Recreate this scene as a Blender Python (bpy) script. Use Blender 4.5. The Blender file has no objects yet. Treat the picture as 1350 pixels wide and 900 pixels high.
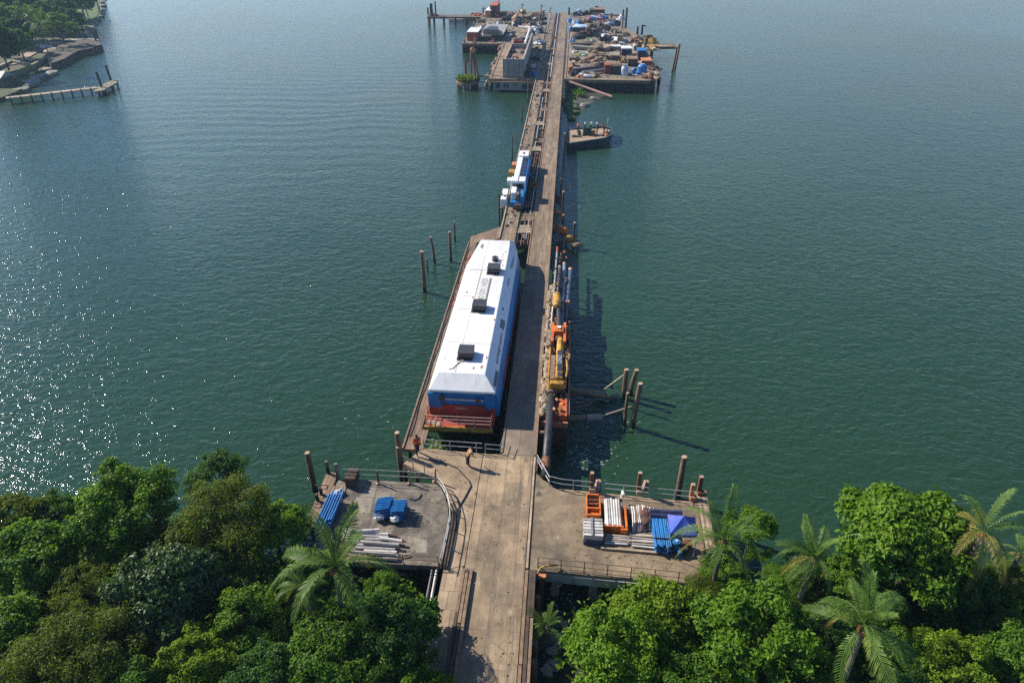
import bpy, bmesh, math, random
import numpy as np
from mathutils import Vector, Matrix

R = math.radians
C = bpy.context.scene.collection
random.seed(11)

# ------------------------------------------------------------------ camera
CAM_H, PITCH, YAW = 40.5, R(32), R(4.4)
cam = bpy.data.objects.new('camera', bpy.data.cameras.new('camera'))
C.objects.link(cam)
cam.location = (0, 0, CAM_H)
cam.rotation_euler = (R(90) - PITCH, 0, YAW)
cam.data.sensor_width = 36
cam.data.lens = 24
cam.data.clip_start = 0.5
cam.data.clip_end = 9000
bpy.context.scene.camera = cam

# ------------------------------------------------------------------ sky, sun, exposure
SUN_EL, SUN_LEFT = 36.5, 66.0          # degrees above the horizon, degrees to the left of +Y
world = bpy.data.worlds.new('World')
bpy.context.scene.world = world
world.use_nodes = True
wn = world.node_tree.nodes
bg = wn['Background']
sky = wn.new('ShaderNodeTexSky')
sky.sky_type = 'NISHITA'
sky.sun_disc = False
sky.sun_elevation = R(SUN_EL)
sky.sun_rotation = R(-SUN_LEFT)
sky.air_density = 1.0
sky.dust_density = 0.15
sky.ozone_density = 3.5
tint = wn.new('ShaderNodeMix')                 # a slightly bluer tropical sky
tint.data_type = 'RGBA'
tint.blend_type = 'MULTIPLY'
tint.inputs[0].default_value = 1.0
tint.inputs[7].default_value = (0.86, 0.97, 1.16, 1)
world.node_tree.links.new(sky.outputs[0], tint.inputs[6])
world.node_tree.links.new(tint.outputs[2], bg.inputs[0])
bg.inputs[1].default_value = 0.084
sun = bpy.data.objects.new('sun', bpy.data.lights.new('sun', 'SUN'))
C.objects.link(sun)
sun.data.energy = 5.0
sun.data.angle = R(0.53)
sun.data.color = (1.0, 0.93, 0.82)
sd = Vector((-math.sin(R(SUN_LEFT)) * math.cos(R(SUN_EL)), math.cos(R(SUN_LEFT)) * math.cos(R(SUN_EL)), math.sin(R(SUN_EL))))
sun.rotation_euler = sd.to_track_quat('Z', 'Y').to_euler()
sun.location = (-60, 60, 120)
vs = bpy.context.scene.view_settings
vs.view_transform = 'Standard'
vs.look = 'None'
vs.exposure = 0.66
vs.gamma = 1.0
bpy.context.scene.cycles.use_denoising = False     # the denoiser smears the sun glitter on the water
bpy.context.scene.cycles.sample_clamp_indirect = 4.0
bpy.context.scene.cycles.max_bounces = 6
bpy.context.scene.cycles.transparent_max_bounces = 6

# ------------------------------------------------------------------ photo pixel -> point on the plane z
def ray(x, y):
    a, b = (x - 675) / 900, (450 - y) / 900
    cp, sp, cy, sy = math.cos(PITCH), math.sin(PITCH), math.cos(YAW), math.sin(YAW)
    return Vector((a * cy - b * sy * sp - sy * cp, a * sy + b * cy * sp + cy * cp, b * cp - sp))

def P(x, y, z=3.0):
    d = ray(x, y)
    t = (z - CAM_H) / d.z
    return Vector((d.x * t, d.y * t, z))

def mpp(x, y, z=3.0):                      # metres per photo pixel at that point
    return (z - CAM_H) / ray(x, y).z / 900

# ------------------------------------------------------------------ materials
MATS = {}
def ramp(nt, fac, stops):
    r = nt.nodes.new('ShaderNodeValToRGB')
    el = r.color_ramp.elements
    while len(el) < len(stops):
        el.new(0.5)
    for e, (p, c) in zip(el, stops):
        e.position = p
        e.color = (*c, 1) if len(c) == 3 else c
    nt.links.new(fac, r.inputs[0])
    return r.outputs[0]

def mixc(nt, fac, a, b, mode='MIX'):
    m = nt.nodes.new('ShaderNodeMix')
    m.data_type = 'RGBA'
    m.blend_type = mode
    for i, v in ((0, fac), (6, a), (7, b)):
        if isinstance(v, (int, float)):
            m.inputs[i].default_value = v
        elif isinstance(v, tuple):
            m.inputs[i].default_value = (*v, 1)
        else:
            nt.links.new(v, m.inputs[i])
    return m.outputs[2]

def noise_n(nt, vec, scale, detail=4, rough=0.6, dist=0.0):
    n = nt.nodes.new('ShaderNodeTexNoise')
    n.inputs['Scale'].default_value = scale
    n.inputs['Detail'].default_value = detail
    n.inputs['Roughness'].default_value = rough
    n.inputs['Distortion'].default_value = dist
    if vec is not None:
        nt.links.new(vec, n.inputs['Vector'])
    return n.outputs[0]

def mathn(nt, op, a, b=None):
    m = nt.nodes.new('ShaderNodeMath')
    m.operation = op
    for i, v in ((0, a), (1, b)):
        if v is None: continue
        if isinstance(v, (int, float)): m.inputs[i].default_value = v
        else: nt.links.new(v, m.inputs[i])
    return m.outputs[0]

def mat(name, c, var=0.35, scale=1.5, rough=0.75, bump=0.25, bscale=6.0, bdist=0.03, stain=None, metal=0.0,
        brick=None, stretch=(1, 1, 1), spec=0.4, low_wet=None, cracks=0.0):
    if name in MATS: return MATS[name]
    m = bpy.data.materials.new(name)
    m.use_nodes = True
    nt = m.node_tree
    b = nt.nodes['Principled BSDF']
    tc = nt.nodes.new('ShaderNodeTexCoord')
    mp = nt.nodes.new('ShaderNodeMapping')
    mp.inputs['Scale'].default_value = stretch
    nt.links.new(tc.outputs['Object'], mp.inputs[0])
    v = mp.outputs[0]
    lo = tuple(x * (1 - var) for x in c)
    hi = tuple(min(x * (1 + var), 0.9) for x in c)
    col = ramp(nt, noise_n(nt, v, scale, 6, 0.65), [(0.32, lo), (0.68, hi)])
    big = ramp(nt, noise_n(nt, v, scale * 0.13, 3), [(0.3, (0.72, 0.72, 0.72)), (0.7, (1.15, 1.13, 1.1))])
    col = mixc(nt, 1.0 if var > 0.1 else 0.3, col, big, 'MULTIPLY')
    height = noise_n(nt, v, bscale, 5, 0.6)
    if brick:                                  # (rotation about z, width, row, mortar, dark)
        bm2 = nt.nodes.new('ShaderNodeMapping')
        bm2.inputs['Rotation'].default_value = (0, 0, R(brick[0]))
        nt.links.new(tc.outputs['Object'], bm2.inputs[0])
        bt = nt.nodes.new('ShaderNodeTexBrick')
        bt.inputs['Scale'].default_value = 1
        bt.inputs['Brick Width'].default_value = brick[1]
        bt.inputs['Row Height'].default_value = brick[2]
        bt.inputs['Mortar Size'].default_value = brick[3]
        bt.inputs['Color1'].default_value = (0.75, 0.74, 0.72, 1)
        bt.inputs['Color2'].default_value = (1.15, 1.1, 1.05, 1)
        bt.inputs['Mortar'].default_value = (brick[4], brick[4], brick[4], 1)
        nt.links.new(bm2.outputs[0], bt.inputs[0])
        col = mixc(nt, 1.0, col, bt.outputs[0], 'MULTIPLY')
    if cracks:
        vo = nt.nodes.new('ShaderNodeTexVoronoi')
        vo.feature = 'DISTANCE_TO_EDGE'
        vo.inputs['Scale'].default_value = 0.45
        wob = nt.nodes.new('ShaderNodeMixRGB')
        wob.inputs[0].default_value = 0.35
        nz = nt.nodes.new('ShaderNodeTexNoise'); nz.inputs['Scale'].default_value = 1.2; nz.inputs['Detail'].default_value = 6
        nt.links.new(v, nz.inputs[0]); nt.links.new(v, wob.inputs[1]); nt.links.new(nz.outputs[1], wob.inputs[2])
        nt.links.new(wob.outputs[0], vo.inputs[0])
        ck = ramp(nt, vo.outputs[0], [(0.0, (1 - cracks,) * 3), (0.022, (1, 1, 1))])
        gate = ramp(nt, noise_n(nt, v, 0.35, 3), [(0.45, (0, 0, 0)), (0.6, (1, 1, 1))])
        col = mixc(nt, gate, col, mixc(nt, 1.0, col, ck, 'MULTIPLY'))
    for st in (stain or []):                   # (colour, low, high, scale, stretch)
        sm = nt.nodes.new('ShaderNodeMapping')
        sm.inputs['Scale'].default_value = st[4] if len(st) > 4 else (1, 1, 1)
        sm.inputs['Location'].default_value = (3.3, 7.1, 1.9)
        nt.links.new(tc.outputs['Object'], sm.inputs[0])
        f = ramp(nt, noise_n(nt, sm.outputs[0], st[3], 6, 0.7), [(st[1], (0, 0, 0)), (st[2], (1, 1, 1))])
        col = mixc(nt, f, col, st[0])
    if low_wet:                                # dark weed band on the bottom metre of a post in water
        sx = nt.nodes.new('ShaderNodeSeparateXYZ')
        nt.links.new(tc.outputs['Object'], sx.inputs[0])
        zz = mathn(nt, 'ADD', sx.outputs[2], mathn(nt, 'MULTIPLY', noise_n(nt, v, 3), 0.8))
        f = ramp(nt, mathn(nt, 'DIVIDE', zz, low_wet), [(0.75, (1, 1, 1)), (1.0, (0, 0, 0))])
        col = mixc(nt, f, col, (0.018, 0.020, 0.010))
    nt.links.new(col, b.inputs['Base Color'])
    b.inputs['Roughness'].default_value = rough
    b.inputs['Metallic'].default_value = metal
    b.inputs['Specular IOR Level'].default_value = spec
    bn = nt.nodes.new('ShaderNodeBump')
    bn.inputs['Strength'].default_value = bump
    bn.inputs['Distance'].default_value = bdist
    nt.links.new(height, bn.inputs['Height'])
    nt.links.new(bn.outputs[0], b.inputs['Normal'])
    MATS[name] = m
    return m

RUST = (0.16, 0.065, 0.028)
DIRT = (0.075, 0.058, 0.040)
concrete_road = mat('road concrete', (0.285, 0.215, 0.138), 0.34, 0.8, 0.85, 0.5, 5, 0.05,
                    [((0.12, 0.095, 0.066), 0.52, 0.72, 0.45, (1, 0.35, 1)), ((0.36, 0.29, 0.20), 0.60, 0.72, 1.9, (1, 0.5, 1)), ((0.135, 0.105, 0.075), 0.54, 0.66, 1.6, (1.3, 0.06, 1)), ((0.34, 0.27, 0.18), 0.60, 0.70, 2.2, (1.2, 0.05, 1))],
                    brick=(90, 5.2, 1.37, 0.022, 0.5), cracks=0.35)
concrete_tan = mat('tan concrete', (0.31, 0.222, 0.138), 0.22, 1.0, 0.85, 0.4, 6, 0.04,
                   [((0.15, 0.108, 0.070), 0.52, 0.68, 0.7), ((0.36, 0.28, 0.185), 0.60, 0.70, 1.1)], cracks=0.35)
concrete_grey = mat('grey concrete', (0.185, 0.155, 0.118), 0.35, 0.9, 0.88, 0.6, 5, 0.06,
                    [((0.075, 0.066, 0.055), 0.47, 0.62, 0.5), ((0.28, 0.23, 0.155), 0.58, 0.68, 0.8), ((0.055, 0.050, 0.042), 0.60, 0.66, 1.7)], cracks=0.5)
concrete_brown = mat('brown concrete', (0.225, 0.170, 0.108), 0.3, 0.8, 0.88, 0.6, 5, 0.06,
                     [((0.10, 0.08, 0.055), 0.47, 0.66, 0.35), ((0.30, 0.235, 0.15), 0.57, 0.68, 0.6), ((0.085, 0.07, 0.05), 0.60, 0.66, 1.5)], cracks=0.4)
concrete_patch = mat('pale concrete patch', (0.25, 0.215, 0.165), 0.25, 1.4, 0.85, 0.4, 6, 0.03)
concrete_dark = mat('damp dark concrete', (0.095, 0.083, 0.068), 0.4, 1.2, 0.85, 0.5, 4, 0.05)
concrete_wall = mat('weathered grey wall', (0.30, 0.29, 0.27), 0.2, 0.7, 0.85, 0.4, 3, 0.03,
                    [((0.14, 0.12, 0.10), 0.54, 0.7, 0.6, (1, 1, 0.15)), (RUST, 0.66, 0.74, 0.8, (1, 1, 0.2))])
slab_walk = mat('walkway slabs', (0.30, 0.23, 0.155), 0.2, 1.2, 0.85, 0.4, 6, 0.04, brick=(0, 0.7, 1.4, 0.02, 0.4))
timber_deck = mat('timber road planks', (0.23, 0.172, 0.115), 0.35, 1.4, 0.85, 0.5, 8, 0.03,
                  [((0.10, 0.078, 0.056), 0.55, 0.68, 0.9, (1.5, 0.12, 1))], brick=(90, 6, 0.45, 0.018, 0.42), stretch=(1, 0.25, 1))
timber_walk = mat('timber walkway', (0.24, 0.165, 0.11), 0.3, 1.5, 0.85, 0.5, 8, 0.03,
                  [((0.12, 0.085, 0.06), 0.55, 0.68, 0.9)], brick=(90, 4, 0.28, 0.02, 0.4), stretch=(1, 0.3, 1))
timber = mat('weathered timber', (0.22, 0.145, 0.092), 0.4, 2.0, 0.85, 0.5, 8, 0.03, stretch=(1, 1, 0.4))
timber_dark = mat('dark timber', (0.075, 0.052, 0.036), 0.4, 2.0, 0.85, 0.5, 8, 0.03)
timber_pale = mat('pale timber', (0.36, 0.28, 0.195), 0.3, 2.0, 0.8, 0.4, 8, 0.03)
pile_wood = mat('pile timber', (0.20, 0.125, 0.080), 0.5, 2.5, 0.85, 0.8, 8, 0.06, stain=[((0.30, 0.23, 0.17), 0.56, 0.68, 2.2, (1, 1, .12)), ((0.05, 0.035, 0.025), 0.58, 0.66, 1.8, (1, 1, .2))], stretch=(1, 1, 0.25), low_wet=1.35)
pile_top = mat('pile end grain', (0.42, 0.29, 0.20), 0.25, 3.0)
rust_metal = mat('rusted steel', (0.17, 0.075, 0.04), 0.45, 2.2, 0.8, 0.4, 8, 0.02, metal=0.1)
red_oxide = mat('red oxide paint', (0.36, 0.055, 0.032), 0.25, 1.2, 0.55, 0.2, 5, 0.02, [(RUST, 0.56, 0.7, 1.1)])
dark_steel = mat('dark steel', (0.045, 0.045, 0.048), 0.35, 1.5, 0.5, 0.2, 6, 0.02, [((0.12, 0.06, 0.035), 0.6, 0.72, 1.2)], metal=0.2)
black_plastic = mat('black plastic', (0.028, 0.029, 0.034), 0.2, 2.0, 0.45, 0.1)
grey_steel = mat('grey steel', (0.30, 0.30, 0.29), 0.25, 2.0, 0.5, 0.2, 5, 0.02, [(RUST, 0.62, 0.74, 1.4)], metal=0.3)
rail_paint = mat('galvanised rail', (0.36, 0.37, 0.36), 0.25, 2.0, 0.5, 0.1, metal=0.2)
rail_brown = mat('rusty rail', (0.20, 0.135, 0.085), 0.35, 2.0, 0.7, 0.2)
white_paint = mat('white paint', (0.72, 0.72, 0.71), 0.05, 0.5, 0.42, 0.06, 2, 0.02,
                  [((0.58, 0.57, 0.54), 0.50, 0.70, 0.5, (1, 0.25, 1)), ((0.50, 0.45, 0.38), 0.60, 0.72, 0.9, (2.2, 0.3, 1)), ((0.40, 0.26, 0.16), 0.66, 0.74, 1.5, (1, 0.4, 1))])
seam_grey = mat('panel seam', (0.42, 0.36, 0.31), 0.25, 2.0, 0.7)
pale_panel = mat('pale label panel', (0.58, 0.57, 0.545), 0.08, 2.0, 0.6)
letter_dark = mat('dark lettering', (0.21, 0.20, 0.19), 0.2, 2.0, 0.7)
rust_stain = mat('rust stain', (0.30, 0.18, 0.10), 0.4, 3.0, 0.8)
blue_paint = mat('blue hull paint', (0.010, 0.20, 0.48), 0.18, 0.6, 0.4, 0.1, 3, 0.02,
                 [((0.02, 0.07, 0.18), 0.58, 0.72, 0.6, (1, 0.3, 1))])
yellow_paint = mat('yellow machine paint', (0.47, 0.25, 0.03), 0.35, 1.6, 0.6, 0.3, 5, 0.02, [((0.13, 0.07, 0.03), 0.5, 0.64, 1.9), ((0.40, 0.33, 0.22), 0.64, 0.74, 3.0)])
yellow_edge = mat('yellow edge paint', (0.42, 0.27, 0.035), 0.3, 1.6, 0.6, 0.2, 5, 0.02, [(RUST, 0.5, 0.66, 1.5)])
orange_paint = mat('orange paint', (0.62, 0.15, 0.016), 0.28, 1.6, 0.55, 0.25, 5, 0.02, [((0.20, 0.07, 0.025), 0.52, 0.68, 1.8), ((0.45, 0.30, 0.2), 0.66, 0.74, 3.2)])
orange_faded = mat('faded orange paint', (0.52, 0.20, 0.09), 0.3, 1.6, 0.6, 0.2)
pipe_blue = mat('blue pipe', (0.012, 0.15, 0.40), 0.25, 2.0, 0.42, 0.1)
pipe_navy = mat('navy cover', (0.022, 0.028, 0.085), 0.3, 2.0, 0.7, 0.5, 9, 0.04)
pipe_white = mat('white pipe', (0.60, 0.56, 0.52), 0.18, 2.0, 0.5, 0.1, 5, 0.02, [((0.28, 0.19, 0.13), 0.6, 0.7, 2.0)])
pipe_grey = mat('grey pipe', (0.36, 0.34, 0.32), 0.25, 2.0, 0.5, 0.1, 5, 0.02, [((0.18, 0.12, 0.09), 0.6, 0.7, 2.0)])
tarp_blue = mat('blue tarpaulin', (0.015, 0.16, 0.42), 0.3, 2.0, 0.5, 0.7, 5, 0.06)
tarp_pale = mat('pale blue sheet', (0.38, 0.50, 0.62), 0.25, 2.0, 0.5, 0.6, 5, 0.06)
tarp_white = mat('white sheet', (0.64, 0.64, 0.62), 0.2, 2.0, 0.6, 0.6, 5, 0.06)
tent_cloth = mat('violet blue canopy cloth', (0.040, 0.080, 0.40), 0.2, 1.2, 0.6, 0.35, 3, 0.05)
sheet_grey = mat('grey sheet roof', (0.30, 0.29, 0.28), 0.25, 1.2, 0.6, 0.3, 4, 0.03, [(RUST, 0.6, 0.72, 0.9)])
brick_red = mat('rust red panel', (0.34, 0.085, 0.040), 0.25, 1.2, 0.7, 0.3)
maroon = mat('maroon panel', (0.15, 0.035, 0.042), 0.3, 1.5, 0.7, 0.3)
glass_dark = mat('dark window glass', (0.012, 0.014, 0.018), 0.2, 1.0, 0.12, 0.0, spec=0.6)
hull_dark = mat('dark blue boat hull', (0.018, 0.035, 0.07), 0.35, 1.0, 0.5, 0.2, 5, 0.02, [(RUST, 0.62, 0.75, 1.2)])
boat_deck = mat('boat deck boards', (0.33, 0.24, 0.16), 0.35, 1.6, 0.8, 0.4)
green_cloth = mat('dark green cloth', (0.012, 0.085, 0.065), 0.2, 4.0)
orange_cloth = mat('orange work shirt', (0.62, 0.085, 0.012), 0.15, 4.0)
tan_cloth = mat('tan work shirt', (0.42, 0.24, 0.11), 0.25, 4.0)
dark_cloth = mat('dark trousers', (0.025, 0.022, 0.028), 0.25, 4.0)
skin = mat('skin', (0.26, 0.135, 0.085), 0.1, 4.0, 0.6)
hair = mat('dark hair', (0.012, 0.009, 0.008), 0.2, 4.0)
helmet_white = mat('white helmet', (0.78, 0.78, 0.76), 0.04, 2.0, 0.35)
soil = mat('dark soil', (0.050, 0.040, 0.026), 0.5, 0.5, 0.95, 0.8, 3, 0.1, [((0.022, 0.042, 0.012), 0.45, 0.58, 0.6)])
mud = mat('brown mud', (0.085, 0.052, 0.032), 0.45, 0.25, 0.9, 0.7, 1.5, 0.15,
          [((0.030, 0.055, 0.012), 0.42, 0.52, 0.10), ((0.20, 0.14, 0.085), 0.64, 0.72, 0.16)])
lawn_mat = mat('grass', (0.060, 0.115, 0.014), 0.4, 0.35, 0.9, 0.9, 2.5, 0.2, [((0.028, 0.06, 0.010), 0.5, 0.66, 0.15)])
rock_mat = mat('shore rock', (0.33, 0.29, 0.24), 0.35, 1.0, 0.85, 0.6, 3, 0.1, [((0.09, 0.08, 0.05), 0.55, 0.7, 0.8)])
weed = mat('green weed', (0.055, 0.095, 0.014), 0.5, 2.0, 0.7, 0.8, 5, 0.08)
silt = mat('shallow silt', (0.060, 0.060, 0.040), 0.4, 0.6, 0.8, 0.6, 2.5, 0.1)
bark = mat('bark', (0.115, 0.085, 0.058), 0.4, 3.0, 0.9, 0.7, 7, 0.05, stretch=(1, 1, 0.3))
palm_bark = mat('palm bark', (0.17, 0.14, 0.11), 0.35, 3.0, 0.9, 0.7, 6, 0.05, stretch=(0.5, 0.5, 3))
coconut = mat('coconut husk', (0.32, 0.11, 0.03), 0.4, 3.0)

def leaf_mat(name, lo, mid, hi, rough=0.55, trans=0.4, scale=0.5):
    m = bpy.data.materials.new(name)
    m.use_nodes = True
    nt = m.node_tree
    b = nt.nodes['Principled BSDF']
    out = nt.nodes['Material Output']
    tc = nt.nodes.new('ShaderNodeTexCoord')
    oi = nt.nodes.new('ShaderNodeObjectInfo')
    n1 = noise_n(nt, tc.outputs['Object'], scale, 3)
    n2 = noise_n(nt, tc.outputs['Object'], 5.0, 2)
    f = mathn(nt, 'ADD', mathn(nt, 'MULTIPLY', n1, 0.55), mathn(nt, 'MULTIPLY', n2, 0.45))
    f = mathn(nt, 'ADD', f, mathn(nt, 'MULTIPLY', mathn(nt, 'SUBTRACT', oi.outputs['Random'], 0.5), 0.14))
    col = ramp(nt, f, [(0.33, lo), (0.5, mid), (0.68, hi)])
    nt.links.new(col, b.inputs['Base Color'])
    b.inputs['Roughness'].default_value = rough
    b.inputs['Specular IOR Level'].default_value = 0.22
    tr = nt.nodes.new('ShaderNodeBsdfTranslucent')
    tcol = mixc(nt, 1.0, col, (1.5, 1.45, 0.7), 'MULTIPLY')
    nt.links.new(tcol, tr.inputs[0])
    mx = nt.nodes.new('ShaderNodeMixShader')
    mx.inputs[0].default_value = trans
    nt.links.new(b.outputs[0], mx.inputs[1])
    nt.links.new(tr.outputs[0], mx.inputs[2])
    nt.links.new(mx.outputs[0], out.inputs[0])
    return m

LEAF = {
    'bright': leaf_mat('bright leaves', (0.060, 0.135, 0.007), (0.110, 0.215, 0.010), (0.18, 0.300, 0.016)),
    'mid': leaf_mat('mid green leaves', (0.046, 0.112, 0.007), (0.088, 0.180, 0.010), (0.150, 0.255, 0.015)),
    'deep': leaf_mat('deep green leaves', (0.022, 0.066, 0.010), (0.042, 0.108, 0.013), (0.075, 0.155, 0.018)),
    'olive': leaf_mat('olive leaves', (0.060, 0.098, 0.007), (0.112, 0.160, 0.012), (0.180, 0.225, 0.022)),
    'grey': leaf_mat('grey green leaves', (0.036, 0.076, 0.020), (0.066, 0.120, 0.032), (0.125, 0.180, 0.062), rough=0.42, trans=0.22),
    'yellow': leaf_mat('yellow green leaves', (0.085, 0.155, 0.006), (0.145, 0.235, 0.010), (0.215, 0.315, 0.018)),
    'palm': leaf_mat('palm fronds', (0.048, 0.098, 0.016), (0.092, 0.165, 0.028), (0.165, 0.240, 0.052), rough=0.5, trans=0.25, scale=1.5),
    'dry': leaf_mat('yellowing fronds', (0.100, 0.110, 0.018), (0.18, 0.17, 0.03), (0.30, 0.25, 0.06), rough=0.5, trans=0.25, scale=1.5),
}

def water_mat():
    m = bpy.data.materials.new('harbour water')
    m.use_nodes = True
    nt = m.node_tree
    b = nt.nodes['Principled BSDF']
    g = nt.nodes.new('ShaderNodeNewGeometry')
    pos = g.outputs['Position']
    def mapped(sc, rot):
        mp = nt.nodes.new('ShaderNodeMapping')
        mp.inputs['Rotation'].default_value = (0, 0, R(rot))
        mp.inputs['Scale'].default_value = sc
        nt.links.new(pos, mp.inputs[0])
        return mp.outputs[0]
    patch = noise_n(nt, mapped((1, 1, 1), 0), 0.011, 3, 0.5, 0.6)
    calm = ramp(nt, patch, [(0.33, (0.35, 0.35, 0.35)), (0.66, (1.1, 1.1, 1.1))])
    a = noise_n(nt, mapped((1, 1.5, 1), 28), 0.13, 3, 0.5, 1.0)
    c = noise_n(nt, mapped((1, 1.7, 1), -22), 0.6, 4, 0.6, 0.8)
    d = noise_n(nt, mapped((1, 1.7, 1), 30), 1.15, 2, 0.45, 0.6)
    e = noise_n(nt, mapped((1, 1.4, 1), -8), 5.0, 1, 0.5)
    h = mathn(nt, 'MULTIPLY', a, 0.12)
    h = mathn(nt, 'ADD', h, mathn(nt, 'MULTIPLY', c, 0.16))
    fine = mathn(nt, 'ADD', mathn(nt, 'MULTIPLY', d, 0.155), mathn(nt, 'MULTIPLY', e, 0.014))
    h = mathn(nt, 'ADD', h, mathn(nt, 'MULTIPLY', fine, calm))
    # ring-shaped wake to the left of the far trestle
    wv = nt.nodes.new('ShaderNodeTexWave')
    wv.wave_type = 'RINGS'
    wv.rings_direction = 'Z'
    wm = nt.nodes.new('ShaderNodeMapping')
    wm.inputs['Location'].default_value = (-18, -235, 0)
    wm.vector_type = 'TEXTURE'
    nt.links.new(pos, wm.inputs[0])
    nt.links.new(wm.outputs[0], wv.inputs[0])
    wv.inputs['Scale'].default_value = 0.05
    wv.inputs['Distortion'].default_value = 9.0
    wv.inputs['Detail'].default_value = 3
    wv.inputs['Detail Scale'].default_value = 0.6
    dist = nt.nodes.new('ShaderNodeVectorMath'); dist.operation = 'DISTANCE'
    nt.links.new(pos, dist.inputs[0]); dist.inputs[1].default_value = (-62, 165, 0)
    near = ramp(nt, mathn(nt, 'DIVIDE', dist.outputs['Value'], 85.0), [(0.25, (1, 1, 1)), (1.0, (0, 0, 0))])
    h = mathn(nt, 'ADD', h, mathn(nt, 'MULTIPLY', mathn(nt, 'MULTIPLY', wv.outputs[1], near), 0.055))
    bn = nt.nodes.new('ShaderNodeBump')
    bn.inputs['Strength'].default_value = 1.0
    bn.inputs['Distance'].default_value = WATER_BUMP
    nt.links.new(h, bn.inputs['Height'])
    nt.links.new(bn.outputs[0], b.inputs['Normal'])
    col = ramp(nt, noise_n(nt, mapped((1, 1, 1), 10), 0.009, 3, 0.5, 0.5), [(0.35, (0.0135, 0.038, 0.0155)), (0.65, (0.019, 0.053, 0.027))])
    nt.links.new(col, b.inputs['Base Color'])
    b.inputs['Roughness'].default_value = 0.058
    b.inputs['IOR'].default_value = 1.33
    return m
WATER_BUMP = 1.0

# ------------------------------------------------------------------ mesh builder
class MB:
    def __init__(self):
        self.v, self.f, self.mi, self.cur = [], [], [], 0
    def mat(self, i):
        self.cur = i
        return self
    def add(self, vs, fs):
        o = len(self.v)
        self.v.extend([Vector(p) for p in vs])
        for f in fs:
            self.f.append([o + i for i in f])
            self.mi.append(self.cur)
        return self
    def box(self, c, s, rot=(0, 0, 0)):
        from mathutils import Euler
        e = Euler([R(a) for a in rot]).to_matrix()
        c = Vector(c)
        vs = [c + e @ Vector((x * s[0] / 2, y * s[1] / 2, z * s[2] / 2)) for z in (-1, 1) for x, y in ((-1, -1), (1, -1), (1, 1), (-1, 1))]
        return self.add(vs, [(3, 2, 1, 0), (4, 5, 6, 7), (0, 1, 5, 4), (1, 2, 6, 5), (2, 3, 7, 6), (3, 0, 4, 7)])
    def bx(self, x0, x1, y0, y1, z0, z1):
        return self.box(((x0 + x1) / 2, (y0 + y1) / 2, (z0 + z1) / 2), (abs(x1 - x0), abs(y1 - y0), abs(z1 - z0)))
    def prism(self, poly, z0, z1, grow=0.0):
        n = len(poly)
        area = sum(poly[i][0] * poly[(i + 1) % n][1] - poly[(i + 1) % n][0] * poly[i][1] for i in range(n))
        if area < 0: poly = list(reversed(poly))
        cx, cy = sum(p[0] for p in poly) / n, sum(p[1] for p in poly) / n
        lo = []
        for p in poly:
            d = Vector((p[0] - cx, p[1] - cy))
            d = d.normalized() * grow
            lo.append((p[0] + d.x, p[1] + d.y, z0))
        return self.add(lo + [(p[0], p[1], z1) for p in poly],
                        [tuple(range(n - 1, -1, -1)), tuple(range(n, 2 * n))] + [(i, (i + 1) % n, n + (i + 1) % n, n + i) for i in range(n)])
    def tube(self, pts, r, n=8, cap=True):
        pts = [Vector(p) for p in pts]
        rs = r if isinstance(r, (list, tuple)) else [r] * len(pts)
        vs, fs = [], []
        ref = None
        for i, p in enumerate(pts):
            t = (pts[min(i + 1, len(pts) - 1)] - pts[max(i - 1, 0)]).normalized()
            if ref is None:
                ref = t.orthogonal().normalized()
            u = (ref - t * ref.dot(t))
            u = u.normalized() if u.length > 1e-6 else t.orthogonal().normalized()
            ref = u
            w = t.cross(u)
            for k in range(n):
                a = 2 * math.pi * k / n
                vs.append(p + (u * math.cos(a) + w * math.sin(a)) * rs[i])
        for i in range(len(pts) - 1):
            for k in range(n):
                fs.append((i * n + k, i * n + (k + 1) % n, (i + 1) * n + (k + 1) % n, (i + 1) * n + k))
        if cap:
            fs.append(tuple(range(n - 1, -1, -1)))
            fs.append(tuple(range((len(pts) - 1) * n, len(pts) * n)))
        return self.add(vs, fs)
    def blob(self, c, r, amp=0.2, seed=0, sub=2):
        bm = bmesh.new()
        bmesh.ops.create_icosphere(bm, subdivisions=sub, radius=1)
        rng = random.Random(seed)
        off = Vector((rng.uniform(0, 50), rng.uniform(0, 50), rng.uniform(0, 50)))
        from mathutils import noise
        bm.verts.ensure_lookup_table()
        vs = []
        for v in bm.verts:
            k = 1 + amp * noise.noise(v.co * 1.7 + off) * 1.6
            vs.append(Vector(c) + Vector((v.co.x * r[0], v.co.y * r[1], v.co.z * r[2])) * k)
        fs = [[v.index for v in f.verts] for f in bm.faces]
        bm.free()
        return self.add(vs, fs)
    def cloth(self, c, w, d, h, seed=0, n=10):          # a sheet thrown over a heap: humped, hem on the ground
        from mathutils import noise
        vs, fs = [], []
        for j in range(n + 1):
            for i in range(n + 1):
                u, v = 2 * i / n - 1, 2 * j / n - 1
                e = max(0.0, (1 - abs(u) ** 3) * (1 - abs(v) ** 3))
                z = h * e * (0.75 + 0.55 * noise.noise(Vector((u * 1.8 + seed, v * 1.8, seed * 0.7))))
                wob = 0.12 * noise.noise(Vector((u * 3, v * 3, seed + 5)))
                vs.append((c[0] + (u + wob) * w / 2, c[1] + (v + wob) * d / 2, c[2] + max(z, 0.02)))
        for j in range(n):
            for i in range(n):
                a = j * (n + 1) + i
                fs.append((a, a + 1, a + n + 2, a + n + 1))
        self.add(vs, fs)
        k = [i for i in range(n + 1)] + [j * (n + 1) + n for j in range(1, n + 1)] + [n * (n + 1) + i for i in range(n - 1, -1, -1)] + [j * (n + 1) for j in range(n - 1, 0, -1)]
        o = len(self.v) - (n + 1) ** 2
        self.f.append([o + i for i in reversed(k)]); self.mi.append(self.cur)
        return self
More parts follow.
